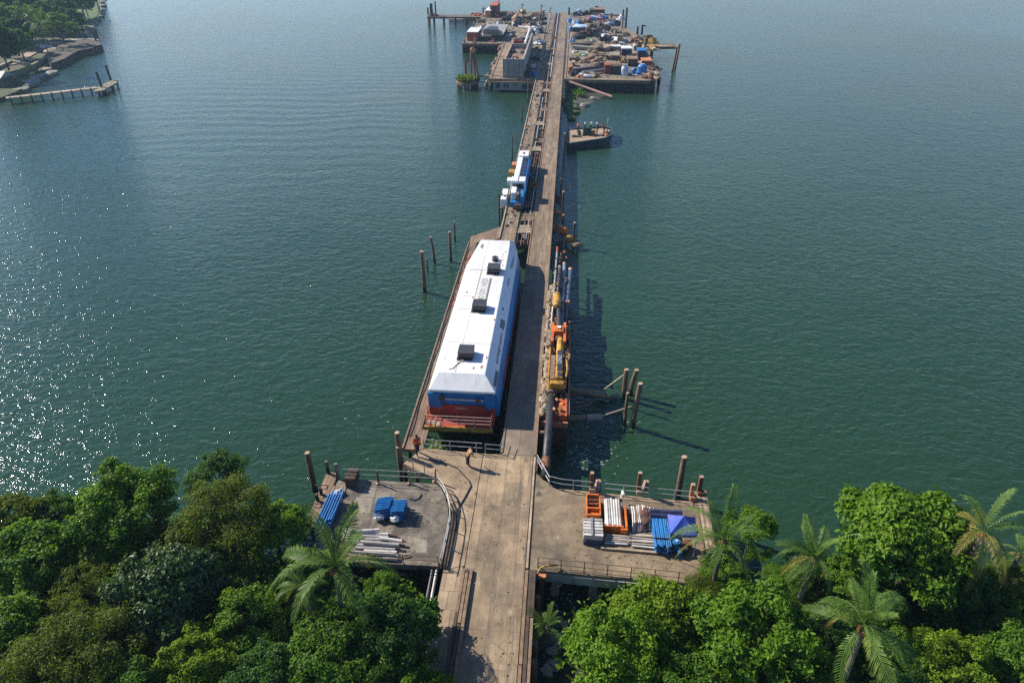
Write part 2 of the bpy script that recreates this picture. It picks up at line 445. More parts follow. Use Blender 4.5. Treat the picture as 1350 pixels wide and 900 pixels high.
    def build(self, name, mats, parent=None, smooth=False, bevel=0.0, local=False, origin=None):
        mats = mats if isinstance(mats, (list, tuple)) else [mats]
        me = bpy.data.meshes.new(name)
        if parent is not None:
            off = Vector((0, 0, 0)) if local else wloc(parent)
        elif local:
            off = Vector((0, 0, 0))
        elif origin is not None:
            off = Vector(origin)
        else:
            xs = [p.x for p in self.v]; ys = [p.y for p in self.v]; zs = [p.z for p in self.v]
            off = Vector(((min(xs) + max(xs)) / 2, (min(ys) + max(ys)) / 2, min(zs)))
        me.from_pydata([p - off for p in self.v], [], self.f)
        for m in mats: me.materials.append(m)
        if len(mats) > 1:
            me.polygons.foreach_set('material_index', self.mi)
        if smooth:
            me.polygons.foreach_set('use_smooth', [True] * len(me.polygons))
        me.update()
        o = bpy.data.objects.new(name, me)
        C.objects.link(o)
        if parent is not None:
            o.parent = parent
        else:
            o.location = off
        if bevel:
            md = o.modifiers.new('bevel', 'BEVEL')
            md.width = bevel; md.segments = 2; md.limit_method = 'ANGLE'; md.angle_limit = R(35)
        return o

def wloc(o):
    v = Vector((0, 0, 0))
    while o is not None:
        v = v + o.location
        o = o.parent
    return v

def tag(o, label=None, cat=None, group=None, kind=None):
    if label: o['label'] = label
    if cat: o['category'] = cat
    if group: o['group'] = group
    if kind: o['kind'] = kind
    return o

def thing(name, loc, label, cat, group=None, rz=0.0):
    o = bpy.data.objects.new(name, None)
    o.empty_display_size = 0.3
    C.objects.link(o)
    o.location = loc
    o.rotation_euler.z = rz
    return tag(o, label, cat, group)

def struct(name, mb, mats, **k):
    return tag(mb.build(name, mats, **k), kind='structure')

def copy_tree(o, parent=None):
    c = o.copy()
    C.objects.link(c)
    if parent is not None: c.parent = parent
    for ch in list(o.children):
        copy_tree(ch, c)
    return c

def xy(pts, z=3.0):
    return [(p.x, p.y) for p in (P(a, b, z) for a, b in pts)]
# =================================================================== SETTING: water and land
wm_ = MB(); wm_.add([(-4000, -400, 0), (4000, -400, 0), (4000, 7000, 0), (-4000, 7000, 0)], [(0, 1, 2, 3)])
struct('water', wm_, water_mat())

hz = bpy.data.materials.new('haze air')
hz.use_nodes = True
hn = hz.node_tree
hn.nodes.remove(hn.nodes['Principled BSDF'])
pv = hn.nodes.new('ShaderNodeVolumePrincipled')
pv.inputs['Color'].default_value = (0.52, 0.76, 1.0, 1)
pv.inputs['Density'].default_value = 0.00018
pv.inputs['Anisotropy'].default_value = 0.25
hn.links.new(pv.outputs[0], hn.nodes['Material Output'].inputs['Volume'])
mb = MB(); mb.bx(-900, 900, -120, 1500, -1, 46)
tag(mb.build('haze', hz), kind='stuff')
LAND = 1.0
left_shore = xy([(-420, 690), (-150, 690), (0, 712), (120, 700), (215, 700), (300, 690), (345, 735), (400, 742), (470, 775), (566, 800), (572, 870)], LAND) + [(-7.4, 14), (-90, 14)]
mb = MB(); mb.prism(left_shore, -1.5, LAND, 2.0)
struct('shore_ground_west', mb, soil)
right_shore = xy([(742, 905), (748, 868), (770, 830), (800, 800), (880, 778), (950, 770), (1040, 770), (1130, 765), (1250, 760), (1360, 760), (1700, 770)], LAND) + [(70, 14), (1.2, 14), (0.8, 19)]
mb = MB(); mb.prism(right_shore, -1.5, LAND, 2.0)
struct('shore_ground_east', mb, soil)
mb = MB(); mb.prism([(-30, 8), (30, 8), (30, 15), (-30, 15)], -1.5, 0.985)
struct('shore_ground_south', mb, soil)

far_shore = xy([(136, -16), (133, 6), (134, 17), (121, 34), (107, 49), (112, 62), (96, 72), (80, 80), (62, 86), (52, 94), (64, 99), (44, 106), (36, 114), (14, 124), (-60, 150), (-300, 120), (-300, -16)], 0.9)
mb = MB(); mb.prism(far_shore, -1.5, 0.9, 2.5)
struct('far_shore_ground', mb, mud)
mb = MB(); mb.prism(xy([(86, 2), (131, 1), (131, 17), (119, 33), (105, 45), (92, 46), (84, 34), (92, 22)], 1.1), 0.7, 1.1, 1.0)
struct('far_lawn', mb, lawn_mat)
mb = MB(); mb.prism(xy([(-20, 96), (18, 92), (46, 84), (40, 99), (12, 112), (-30, 122)], 1.05), 0.7, 1.05, 1.0)
struct('far_grass_bank', mb, lawn_mat)
mb = MB(); mb.prism(xy([(8, 86), (26, 74), (48, 62), (58, 58), (62, 62), (40, 74), (22, 84)], 1.2), 0.8, 1.2, 0.6)
struct('far_path', mb, mat('sand path', (0.26, 0.19, 0.12), 0.3, 0.5))

# =================================================================== the concrete road from the shore
ROAD_L, ROAD_R, ROAD_END = -5.6, -1.5, 42.35
mb = MB(); mb.bx(ROAD_L + 0.02, ROAD_R - 0.02, 10, ROAD_END, 2.45, 3.0)
struct('road', mb, concrete_road)
mb = MB(); mb.bx(-7.0, -5.72, 10, 30.9, 2.5, 2.97)
struct('path_beside_road', mb, slab_walk)

def leg_piles(parent, pts, z0, z1, r, m=None, name='leg_pile'):
    for (x, y) in pts:
        q = MB().tube([(x, y, z0), (x, y, z1)], [r * 1.05, r], 10)
        q.build(name, m or pile_wood, parent, smooth=False)

# kerb timbers either side of the road
def kerb(x0, x1, y0, y1, label, seed):
    rng = random.Random(seed)
    t = thing('kerb_beams', (x0, y0, 3.0), label, 'kerb', 'timber kerbs along the concrete road')
    n = max(2, round((x1 - x0) / 0.24))
    w = (x1 - x0) / n
    for k in range(n):
        y = y0
        while y < y1:
            L = rng.uniform(3.5, 6.5)
            e = min(y + L, y1)
            q = MB(); q.box(((x0 + (k + .5) * w) + rng.uniform(-.02, .02), (y + e) / 2, 3.06 + rng.uniform(0, .05)), (w * .82, e - y - .05, .22 + rng.uniform(0, .08)), (0, 0, rng.uniform(-.25, .25)))
            q.build('beam', timber if rng.random() < .7 else timber_dark, t)
            y = e
    return t
kerb(-5.7, -4.98, 12, 30.6, 'double row of weathered timber beams between the concrete road and slab path', 1)
kerb(-1.48, -0.72, 12, 30.8, 'weathered timber beams along the road edge above the dark inlet', 2)
mb = MB(); mb.bx(-1.46, -1.30, 31, 42.2, 2.9, 3.10)
tag(mb.build('kerb_strip', timber_pale), 'long pale edge strip between the concrete road and storage platform', 'kerb', 'timber kerbs along the concrete road')
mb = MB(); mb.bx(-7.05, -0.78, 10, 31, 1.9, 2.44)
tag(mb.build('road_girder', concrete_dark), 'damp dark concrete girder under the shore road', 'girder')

# ------------------------------------------------------------------- sand-coloured apron and curved walkway
APRON_PX = [(531, 611), (548, 620), (562, 625), (574, 629), (582, 636), (587, 648), (592, 662), (594, 680), (592, 700), (588, 725), (584, 750)]
apron = xy(APRON_PX) + [(-5.64, 30.95), (-5.64, 42.35)] + xy([(558, 590.5)])
t = thing('curved_apron', P(600, 640), 'sand coloured curved concrete apron beside the road and empty slip', 'pier deck')
mb = MB(); mb.prism(apron, 2.55, 2.99); mb.build('deck', concrete_tan, t)
leg_piles(t, xy([(533, 613), (550, 623), (575, 633), (590, 668), (590, 700)]), -1, 2.6, 0.2)
# parallel walkway beside the hull
t = thing('dock_walkway', P(536, 578), 'long narrow timber walkway along the outer side of the white roofed vessel', 'walkway')
mb = MB(); mb.bx(-12.3, -11.25, 45.0, 84.5, 2.7, 3.02); mb.bx(-12.3, -10.65, 42.4, 45.0, 2.7, 3.02)
mb.build('deck', timber_walk, t)
mb = MB(); mb.bx(-12.42, -12.28, 42.4, 84.5, 2.72, 3.14); mb.build('edge_beam', timber, t)
leg_piles(t, [(-12.2, y) for y in range(44, 85, 4)], -1, 2.7, 0.17)
# connecting deck past the bow
t = thing('bow_crosswalk', (-10, 84.5, 3), 'short timber crosswalk joining the outer walkway to the trestle beyond the bow', 'walkway')
mb = MB(); mb.prism([(-12.3, 84.55), (-12.3, 86.5), (-8.36, 90.5), (-8.36, 86.0), (-10.5, 84.55)], 2.7, 3.015); mb.build('deck', timber_walk, t)
leg_piles(t, [(-12, 86), (-9, 89)], -1, 2.7, 0.17)

# =================================================================== storage platforms
t = thing('storage_platform', P(500, 690), 'grey stained concrete platform holding blue poles and loose grey pipes', 'platform', 'concrete storage platforms beside the road')
lp = xy([(447, 631), (480, 632), (574, 637.5), (581, 642), (587, 655), (590, 668), (591.5, 682), (589, 702), (584, 725), (578, 746), (500, 742), (418, 737), (414, 700)])
mb = MB(); mb.prism(lp, 2.5, 3.0); mb.build('deck', concrete_grey, t)
for q in ([(487, 640), (497, 640), (493, 655), (474, 655)], [(497, 648), (515, 648), (513, 661), (494, 663)], [(545, 708), (549, 728), (562, 729), (563, 712)], [(470, 655), (492, 656), (488, 676), (464, 676)]):
    mb = MB(); mb.prism(xy(q), 2.99, 3.006); mb.build('concrete_patch', concrete_patch, t)
leg_piles(t, xy([(450, 634), (490, 636), (530, 638), (565, 640), (560, 742), (520, 742), (480, 741), (440, 738)]), -1, 2.5, 0.22)
# timber fender walk along its outer edge
t = thing('fender_walk', P(430, 660), 'sun bleached plank walk with hoops along the outer edge of the grey platform', 'walkway')
a = xy([(431, 622), (446, 624), (417, 695), (402, 692)])
mb = MB(); mb.prism(a, 2.72, 3.04); mb.build('deck', timber_walk, t)
b_ = xy([(439, 641), (457, 641), (450, 664), (430, 664)])
mb = MB(); mb.prism(b_, 3.0, 3.07); mb.build('plank_panel', mat('bleached planks', (0.25, 0.20, 0.14), 0.3, 1.5, brick=(90, 4, 0.3, 0.03, 0.35)), t)
for q in ((433, 624, 1.3), (446, 630, 1.5), (419, 660, 0.7), (424, 652, 0.7), (410, 688, 0.8)):
    p = P(q[0], q[1]); mb = MB(); mb.tube([(p.x, p.y, 0.2), (p.x, p.y, 3 + q[2])], [.16, .13], 8); mb.build('post', pile_wood, t)
for q in ((424, 640), (420, 652), (416, 664)):
    p = P(*q); mb = MB()
    mb.tube([(p.x - .5 + .1 * k, p.y - .28 * math.sin(k / 10 * math.pi), 3.07 + .25 * math.sin(k / 10 * math.pi)) for k in range(11)], .035, 6); mb.build('hoop', dark_steel, t)

t = thing('storage_platform', P(800, 700), 'brown concrete platform holding orange racks, pipe stacks and the blue canopy', 'platform', 'concrete storage platforms beside the road')
rp = [(-1.28, 42.2), (-1.05, 42.2)] + xy([(707, 624), (732, 643.5)]) + xy([(790, 649), (860, 656), (914, 661)]) + xy([(937, 722), (931, 770), (800, 760)]) + [(-0.68, 30.95), (-1.28, 30.95)]
mb = MB(); mb.prism(rp, 2.5, 2.995); mb.build('deck', concrete_brown, t)
edge = xy([(734, 643.8), (914, 661.3), (913.4, 668.5), (765, 652.5)])
mb = MB(); mb.prism(edge, 2.9, 3.012); mb.build('edge_slab', concrete_tan, t)
mb = MB()
pa, pb = P(706, 749), P(905, 770)
mb.box(((pa.x + pb.x) / 2, (pa.y + pb.y) / 2 - .05, 2.42), ((pb - pa).length, .3, .75), (0, 0, math.degrees(math.atan2(pb.y - pa.y, pb.x - pa.x))))
mb.build('edge_girder', concrete_wall, t)
for k in (0.14, 0.40, 0.66, 0.9):
    p = pa.lerp(pb, k); mb = MB(); mb.box((p.x, p.y + .55, 0.7), (.55, .55, 3.4)); mb.build('column', concrete_wall, t)
leg_piles(t, [(0.8, 38.4), (3.6, 38.3), (6.4, 38.1), (9.2, 37.9)], -1, 2.5, 0.25)
t = thing('fender_walk', P(925, 690), 'long bleached timbers laid along the edge beside the blue canopy', 'walkway')
for k in range(5):
    pa_, pb_ = P(915.5 + k * 3.4, 648), P(930 + k * 2.6 - (3 if k == 0 else 0), 727 - k)
    mb = MB(); d = pb_ - pa_
    mb.box(((pa_.x + pb_.x) / 2, (pa_.y + pb_.y) / 2, 2.98 + .015 * k), (d.length - .15 * (k % 2), .185, .24), (0, 0, math.degrees(math.atan2(d.y, d.x))))
    mb.build('timber_beam', timber_pale if k % 2 else timber, t)
leg_piles(t, xy([(922, 652), (930, 690), (935, 720)]), -1, 2.86, 0.16)

# ------------------------------------------------------------------- railings
def railing(pts, label, h=1.0, step=1.7, m=None, group='railings round the pier', rails=(1.0, 0.5), r=0.03, posts=True, z=3.0):
    m = m or rail_paint
    pts = [Vector((p[0], p[1], z if len(p) < 3 else p[2])) for p in pts]
    t = thing('railing', pts[0], label, 'railing', group)
    q = MB()
    for f in rails:
        q.tube([p + Vector((0, 0, h * f)) for p in pts], r, 6)
    q.build('rail', m, t)
    if posts:
        acc = 0.0
        nxt = 0.0
        for a, b in zip(pts, pts[1:]):
            L = (b - a).length
            while nxt <= acc + L + 1e-6:
                p = a.lerp(b, (nxt - acc) / L)
                MB().tube([p, p + Vector((0, 0, h))], r * 1.25, 6).build('post', m, t)
                nxt += step
            acc += L
    return t
def rl(px, label, z=3.0, **k): return railing([(p.x, p.y, z) for p in (P(a, b, z) for a, b in px)], label, z=z, **k)
rl([(447, 632), (500, 634), (575, 638)], 'thin two-bar rail along the water edge of the grey platform', h=1.15, step=3.2, rails=(1.0, .55), r=.024)
rl([(577, 639), (584, 648), (590, 660), (593.5, 675), (594, 690), (590, 712), (585, 735), (581, 749)], 'pale curved handrail winding along the apron edge', h=.95, step=1.6, r=.035)
rl([(532, 611.5), (548, 620.5), (563, 626)], 'low rusty hoop rail on the outer corner of the curved apron', h=.9, step=1.1, m=rail_brown, rails=(1.0,))
rl([(559, 591), (600, 594), (636, 596.5)], 'grey two-bar rail across the head of the empty slip', h=1.0, step=2.2)
rl([(640, 597), (660, 598.5), (664, 585)], 'bent grey rail at the corner of the slip and shaded deck', h=.95, step=1.3, rails=(1., .5))
rl([(724, 640), (740, 644), (790, 649), (850, 655), (914, 661)], 'long two-bar rail along the water edge behind the orange racks', h=1.0, step=1.9)
rl([(709, 748), (760, 753.5), (830, 761), (900, 768.5)], 'rusty rail above the dark opening beside the leafy shore', h=1.05, step=1.55, m=rail_brown, rails=(1.0, .5, .12))
rl([(578, 745), (500, 741), (455, 738)], 'short brown rail on the shore edge of the grey platform', h=.9, step=2.4, m=rail_brown)
p0, p1 = P(707, 606), P(724, 640)
rl([(708, 612), (724, 641)], 'slanting steel rail at the chamfered corner beside the black pipe', h=1.0, step=1.6)
# dark lines of pipe along the left side of the path
for k, (xx, m_) in enumerate(((-7.45, grey_steel), (-7.75, dark_steel))):
    mb = MB(); mb.tube([(xx, 14, 2.6), (xx + .05, 24, 2.55), (xx - .05, 30.8, 2.7)], .10, 8)
    tag(mb.build('service_pipe', m_), ('grey' if k == 0 else 'dark') + ' service pipe running along the shaded side of the slab path', 'pipe', 'service pipes by the slab path')

# =================================================================== the trestle to the island
t = thing('trestle_bridge', (-1.4, 42.4, 3), 'long straight timber trestle carrying a road and pipes out to the island', 'bridge')
mb = MB(); mb.bx(-4.07, -1.40, 42.4, 74.0, 2.6, 2.985); mb.build('paved_deck', mat('deck paving', (0.205, 0.165, 0.122), 0.25, 0.9, 0.85, 0.4, 6, 0.03, [((0.11, 0.09, 0.07), 0.55, 0.7, 0.5, (1, .3, 1))], brick=(90, 7, 1.34, .02, .5)), t)
mb = MB(); mb.bx(-4.07, -1.40, 74.02, 341, 2.6, 2.99); mb.build('road_deck', timber_deck, t)
mb = MB(); mb.bx(-8.35, -6.2, 84.6, 341, 2.6, 2.98); mb.build('walkway_deck', timber_deck, t)
mb = MB(); mb.bx(-6.15, -4.12, 84.6, 341, 2.1, 2.52); mb.build('track_bed', timber_dark, t)
mb = MB(); mb.bx(-8.48, -8.3, 86, 341, 2.7, 3.16); mb.build('edge_beam', timber_pale, t)
mb = MB(); mb.bx(-1.42, -1.26, 42.4, 341, 2.62, 3.10); mb.build('edge_beam', timber, t)
mb = MB(); mb.bx(-4.2, -4.04, 42.6, 341, 2.62, 3.06); mb.build('edge_beam', timber, t)
for x in (-5.9, -5.35, -4.95, -4.45):
    mb = MB(); mb.bx(x - .06, x + .06, 84.6, 341, 2.5, 2.86 + (.12 if x in (-5.9, -4.45) else 0)); mb.build('track_rail', rust_metal if x in (-5.35, -4.45) else dark_steel, t)
rng = random.Random(5)
for y in np.arange(86, 338, 7.5):
    mb = MB(); mb.box((-5.13, y, 2.62), (2.0, .3, .3)); mb.build('sleeper', timber, t)
for y in list(np.arange(44, 84, 5.0)):
    for x in (-3.9, -1.5):
        MB().tube([(x, y, -1), (x, y, 2.6)], [.2, .18], 8).build('trestle_pile', pile_wood, t)
for y in list(np.arange(86, 340, 12.0)):
    for x in (-8.3, -1.5):
        MB().tube([(x, y, -1), (x, y, 2.7)], [.24, .2], 8).build('trestle_pile', pile_wood, t)
tb = t
# pipes lying in the trestle's middle trough
rng = random.Random(17)
for (x, y0, y1, r, m_, lab) in ((-5.62, 129, 171, .12, grey_steel, 'long pale pipe between the rails beyond the blue locomotive'),
                                (-4.72, 140, 176, .11, timber_pale, 'bleached pole beside the trestle road opposite the workboat'),
                                (-5.15, 86, 97, .12, dark_steel, 'short dark pipe in the trough just beyond the white bow'),
                                (-4.6, 86, 118, .10, grey_steel, 'slim grey pipe beside the road next to the locomotive'),
                                (-5.3, 180, 232, .13, timber, 'brown pole in the trough beside the roofless building'),
                                (-4.7, 196, 262, .12, tarp_pale, 'pale blue pipe in the trough beside the roofless building'),
                                (-5.0, 268, 336, .14, tarp_pale, 'pale blue pipe near the island end of the trestle'),
                                (-5.7, 246, 300, .12, rust_metal, 'rusty pipe in the trough halfway along the island'),
                                (-5.0, 150, 190, .11, timber_dark, 'dark pole slanting across the trough past the workboat')):
    q = rng.uniform(-.35, .35)
    mb = MB(); mb.tube([(x + q, y0, 2.98), (x, (y0 + y1) / 2, 2.95), (x - q * .8, y1, 3.02)], r, 8)
    tag(mb.build('trestle_pipe', m_), lab, 'pipe', 'pipes laid along the trestle')
for i, (y, dx, m_) in enumerate(((88.5, 0, timber_pale), (93, .2, timber), (127.5, -.1, timber_pale), (133, .2, timber), (146, -.2, timber_pale), (158, .1, timber), (178, 0, timber_pale), (187, .2, timber), (214, -.2, timber_pale), (241, .1, timber))):
    mb = MB()
    for k in range(5): mb.box((-5.1 + dx, y + k * .55, 3.02 + .01 * k), (1.9 - .1 * k, .42, .08), (0, 0, (-1) ** k * 4))
    tag(mb.build('trough_planks', m_), ('loose planks bridging the trestle trough nearest the white bow', 'darker planks bridging the trough near the white bow', 'pale planks across the trough just past the locomotive', 'brown planks across the trough beyond the locomotive', 'pale planks across the trough opposite the workboat', 'brown planks across the trough beyond the workboat', 'pale planks across the trough before the roofless building', 'brown planks across the trough at the start of the island', 'pale planks across the trough beside the building yard', 'brown planks across the trough deep in the island')[i], 'planks', 'planks bridging the trestle trough')
# small gear scattered along the trestle
gear = [(-5.2, 99, 'dark winch drum'), (-5.5, 134, 'black valve'), (-4.9, 141, 'black pump'), (-5.7, 151, 'rusty clamp'), (-5.2, 164, 'dark cross beam'), (-7.0, 172, 'rusty bracket'), (-5.5, 205, 'dark coupling'), (-4.8, 228, 'grey coupling')]
for i, (x, y, what) in enumerate(gear):
    near = ('just beyond the white bow', 'closest beyond the locomotive', 'beside the road opposite the moored workboat', 'between the rails past the workboat', 'across the trough where it nears the island', 'on the walkway near the roofless building', 'between the rails beside the roofless building', 'beside the road halfway along the island')[i]
    t = thing('trestle_gear', (x, y, 3), what + ' ' + near, 'machine part', 'loose machine parts on the trestle')
    mb = MB(); mb.tube([(x - .45, y, 3.12), (x + .45, y, 3.12)], .32, 10); mb.build('drum', dark_steel if i % 3 else rust_metal, t)
    mb = MB(); mb.box((x, y, 2.95), (.7, .9, .18)); mb.build('base', rust_metal if i % 2 else grey_steel, t)
mb = MB()
rng = random.Random(77)
for k in range(700):
    y = rng.uniform(87, 335)
    x = rng.choice((rng.uniform(-6.0, -4.2), rng.uniform(-8.2, -6.3), rng.uniform(-5.9, -4.3)))
    z = 2.99 if x < -6.2 else 2.6
    s = rng.uniform(.08, .28)
    mb.mat(rng.randrange(4)).box((x, y, z + s * .45), (s, s * rng.uniform(1, 5), s * .9), (rng.uniform(-8, 8), rng.uniform(-8, 8), rng.uniform(-40, 40)))
tag(mb.build('loose_scrap', [timber_dark, timber_pale, rust_metal, grey_steel]), 'small loose scrap littering the trestle', kind='stuff')
# posts and stubs hanging on the left edge of the trestle
for i, (px, py, h) in enumerate(((662, 290, 1.4), (675, 214, 2.0), (688, 160, 1.6), (696, 135, 2.6))):
    p = P(px, py, 0)
    t = thing('mooring_post', (p.x, p.y, 0), ('short brown post beside the bow crosswalk', 'hooked brown post beside the blue locomotive', 'brown post with crosspiece beside the trestle walkway', 'tall looped post where the trestle reaches the island')[i], 'post', 'posts along the outer trestle edge')
    MB().tube([(p.x, p.y, -.5), (p.x, p.y, 3 + h)], [.17, .13], 8).build('post', pile_wood, t)
    MB().tube([(p.x, p.y, 2.6 + h), (p.x + .8, p.y, 2.7 + h), (p.x + 1.2, p.y, 2.3)], .07, 6).build('hook', rust_metal, t)
# posts along the right edge of the trestle, standing in the water
for i, (px, pyt, pyb) in enumerate(((741, 258, 300), (742, 286, 305), (756, 297, 325), (739, 240, 262), (743, 182, 215))):
    p = P(px, pyb, 0); h = (pyb - pyt) * mpp(px, pyb, 0) / 0.88
    t = thing('mooring_post', (p.x, p.y, 0), ('dark post with pale cap beside the trestle', 'short dark post with orange cap beside the trestle', 'lone thin post with pale cap standing clear of the trestle', 'dark post with crossarm in the shaded trestle edge', 'pale-capped post beside the stern of the workboat')[i], 'post', 'posts along the water side of the trestle')
    MB().tube([(p.x, p.y, -.5), (p.x, p.y, h)], .15, 8).build('post', timber_dark, t)
    MB().tube([(p.x, p.y, h + .005), (p.x, p.y, h + .22)], .19, 8).build('cap', (pile_top, orange_faded, pile_top, timber_dark, pile_top)[i], t)
# orange and yellow buoys hung at the trestle side
def buoy(px, py, z, r, m_, label, seed):
    p = P(px, py, z)
    t = thing('hanging_float', (p.x, p.y, z), label, 'float', 'faded floats and fenders by the trestle')
    MB().blob((p.x, p.y, z + r), (r * 1.5, r, r * .9), .3, seed).build('float', m_, t, smooth=True)
    MB().tube([(p.x, p.y, z + r), (p.x - .6, p.y, z + r * 1.6), (min(p.x - .8, -1.3), p.y + .3, 2.7)], .04, 5).build('line', timber_dark, t)
buoy(733, 283, .8, .45, orange_faded, 'small orange float on the trestle side below the pale-capped post', 1)
buoy(736, 304, .9, .55, orange_faded, 'cluster of faded pink floats beside the trestle', 2)
buoy(743, 310, .6, .6, orange_paint, 'bright orange float with trailing line off the trestle', 3)
buoy(750, 320, .3, .6, yellow_paint, 'yellow tangled float nearest the thin lone post', 4)
buoy(761, 328, .1, .5, timber, 'brown driftwood fender floating farthest from the trestle', 5)

# dark sheds and fender frames under the right trestle edge
for i, (px, py) in enumerate(((738, 264), (743, 325), (739, 120))):
    p = P(px, py, 1.0)
    t = thing('mooring_staging', (p.x, p.y, 0), ('dark timber staging low on the trestle side by the posts', 'dark timber staging beyond the long pipes', 'dark timber staging by the green weeds')[i], 'staging', 'timber stagings on the trestle side')
    for k in range(3):
        MB().bx(p.x - 1.1, p.x + .5, p.y - 1 + k, p.y - .8 + k, 1.0, 1.25).build('beam', timber_dark, t)
    MB().bx(p.x - .1, p.x + .12, p.y - 1.6, p.y + 1.8, 1.26, 1.45).build('beam', timber, t)

# heavy black pipe lying beside the paved deck
pa, pb = P(718.5, 628, 3.3), P(726.5, 521, 3.3)
t = thing('black_pipe', (pa.x, pa.y, 3.0), 'thick black steel pipe lying along the deck beside the yellow machine', 'pipe')
mb = MB(); mb.tube([pa, pa.lerp(pb, .5), pb], .34, 20); mb.build('barrel', dark_steel, t, smooth=True)
mb = MB(); mb.tube([pb + Vector((0, .01, 0)), pb + Vector((0.02, .35, 0))], .48, 20); mb.build('flange', mat('flange steel', (.10, .085, .07), .3), t, smooth=False)
mb = MB(); q = pa.lerp(pb, .13); mb.tube([q - Vector((0, .6, 0)), q + Vector((0, .6, 0))], .37, 20); mb.build('collar', rust_metal, t)
for k in (.2, .55, .9):
    q = pa.lerp(pb, k); mb = MB(); mb.box((q.x - .25, q.y, 2.8), (1.3, .3, .3)); mb.build('bearer', timber, t)
for k in (.05, .5, .95):
    q = pa.lerp(pb, k); MB().tube([(q.x + .1, q.y, -1), (q.x + .1, q.y, 2.66)], .2, 8).build('pile', pile_wood, t)
# =================================================================== the white and blue covered vessel
t = thing('covered_barge', (-8.2, 46, 0), 'large covered barge with white roof, blue sides and red stern railing', 'barge')
deck = [(-11.1, 45.6), (-5.25, 45.6), (-4.75, 52), (-4.62, 74), (-4.75, 76.4), (-5.55, 79.0), (-6.3, 80.2), (-9.4, 80.2), (-10.3, 78.4), (-11.15, 73), (-11.2, 52)]
mb = MB()
n = len(deck); zs = [(2.55, 1.0, 0), (1.8, .98, .6), (-0.3, .93, 3.5)]
vs = []
for (z, s, sh) in zs:
    for (x, y) in deck:
        yy = y + (sh if y < 50 else (-sh * .5 if y > 77 else 0))
        vs.append((-8 + (x + 8) * s, yy, z))
fs = [tuple(range(n))]
for l in range(2):
    for i in range(n):
        j = (i + 1) % n
        fs.append((l * n + i, (l + 1) * n + i, (l + 1) * n + j, l * n + j))
mb.add(vs, fs); mb.build('hull', mat('hull bottom paint', (0.05, 0.045, 0.045), .4, 1.0, .6, .2, stain=[(RUST, .5, .7, .8)]), t)
mb = MB(); mb.prism(deck, 2.56, 2.9); mb.build('deck', red_oxide, t)
mb = MB(); mb.bx(-11.16, -5.2, 45.52, 45.70, 2.52, 2.93); mb.build('stern_edge', yellow_edge, t)

def ring(z, xs0, xs1, ys, yb, bow):            # outline with a clipped bow
    return [(xs0, ys, z), (xs1, ys, z), (xs1 + .0, 73.8, z), (xs1 - bow * .15, 76.0, z), (xs1 - bow, yb, z), (xs0 + bow * 1.3, yb, z), (xs0 + bow * .62, 75.6, z), (xs0, 71.5, z)]
def loft(mb, rings, cap=True):
    n = len(rings[0]); vs = [p for r in rings for p in r]; fs = []
    for l in range(len(rings) - 1):
        for i in range(n):
            j = (i + 1) % n
            fs.append((l * n + i, l * n + j, (l + 1) * n + j, (l + 1) * n + i))
    if cap:
        fs.append(tuple(range((len(rings) - 1) * n, len(rings) * n)))
        fs.append(tuple(range(n - 1, -1, -1)))
    mb.add(vs, fs); return mb
mb = MB(); loft(mb, [ring(2.905, -11.0, -4.78, 47.5, 79.3, .8), ring(4.5, -11.0, -4.80, 47.5, 79.0, .85), ring(5.49, -10.85, -5.08, 47.5, 79.0, .7)])
mb.build('side_wall', blue_paint, t, bevel=.04)
eave = ring(5.50, -10.88, -5.06, 47.1, 79.3, .75)
roof = [(-10.2, 48.55, 6.6), (-6.1, 48.55, 6.6), (-6.1, 74.0, 6.6), (-6.12, 76.0, 6.6), (-6.2, 77.3, 6.6), (-9.75, 77.3, 6.6), (-9.95, 75.6, 6.6), (-10.2, 72.3, 6.6)]
mid = [(a[0], a[1], 5.72) for a in eave]
mb = MB(); loft(mb, [eave, mid, roof]); rf = mb.build('roof', white_paint, t, bevel=.05)
# things that sit on the roof
def seam(x0, x1, y0, y1): MB().bx(x0, x1, y0, y1, 6.59, 6.615).build('roof_seam', seam_grey, rf)
MBs = None
for (x0, x1, y0, y1) in ((-10.1, -6.12, 53.5, 53.53), (-10.1, -6.12, 59.9, 59.95), (-10.1, -6.12, 68.9, 69.0), (-8.75, -8.72, 48.7, 77), (-9.93, -8.75, 62.6, 62.68), (-8.75, -8.66, 62.6, 69)):
    seam(x0, x1, y0, y1)
for y in (50.9, 56.5, 66.2, 71.2): MB().bx(-10.1, -6.12, y, y + .018, 6.592, 6.604).build('weld_line', pale_panel, rf)
for (x, y) in ((-7.25, 68.6), (-7.86, 60.0), (-8.05, 51.3)):
    h = MB(); h.bx(x - .72, x + .62, y - .62, y + .82, 6.73, 7.25); hb = h.build('roof_hatch', black_plastic, rf, bevel=.06)
    h = MB(); h.bx(x - .82, x + .6, y - .76, y + .7, 6.605, 6.725); h.build('curb', black_plastic, hb)
    h = MB(); h.bx(x - .76, x + .66, y - .66, y + .86, 7.255, 7.3); h.build('lid', mat('hatch lid', (.045, .046, .052), .15, 2, .5, .1), hb, bevel=.02)
mb = MB(); mb.bx(-8.6, -7.6, 61.4, 66.9, 6.605, 6.635); lp_ = mb.build('name_panel', pale_panel, rf)
mb = MB(); mb.bx(-7.59, -7.43, 61.4, 66.9, 6.605, 6.66); mb.build('panel_edge', mat('panel edge', (.20, .19, .18), .2), rf)
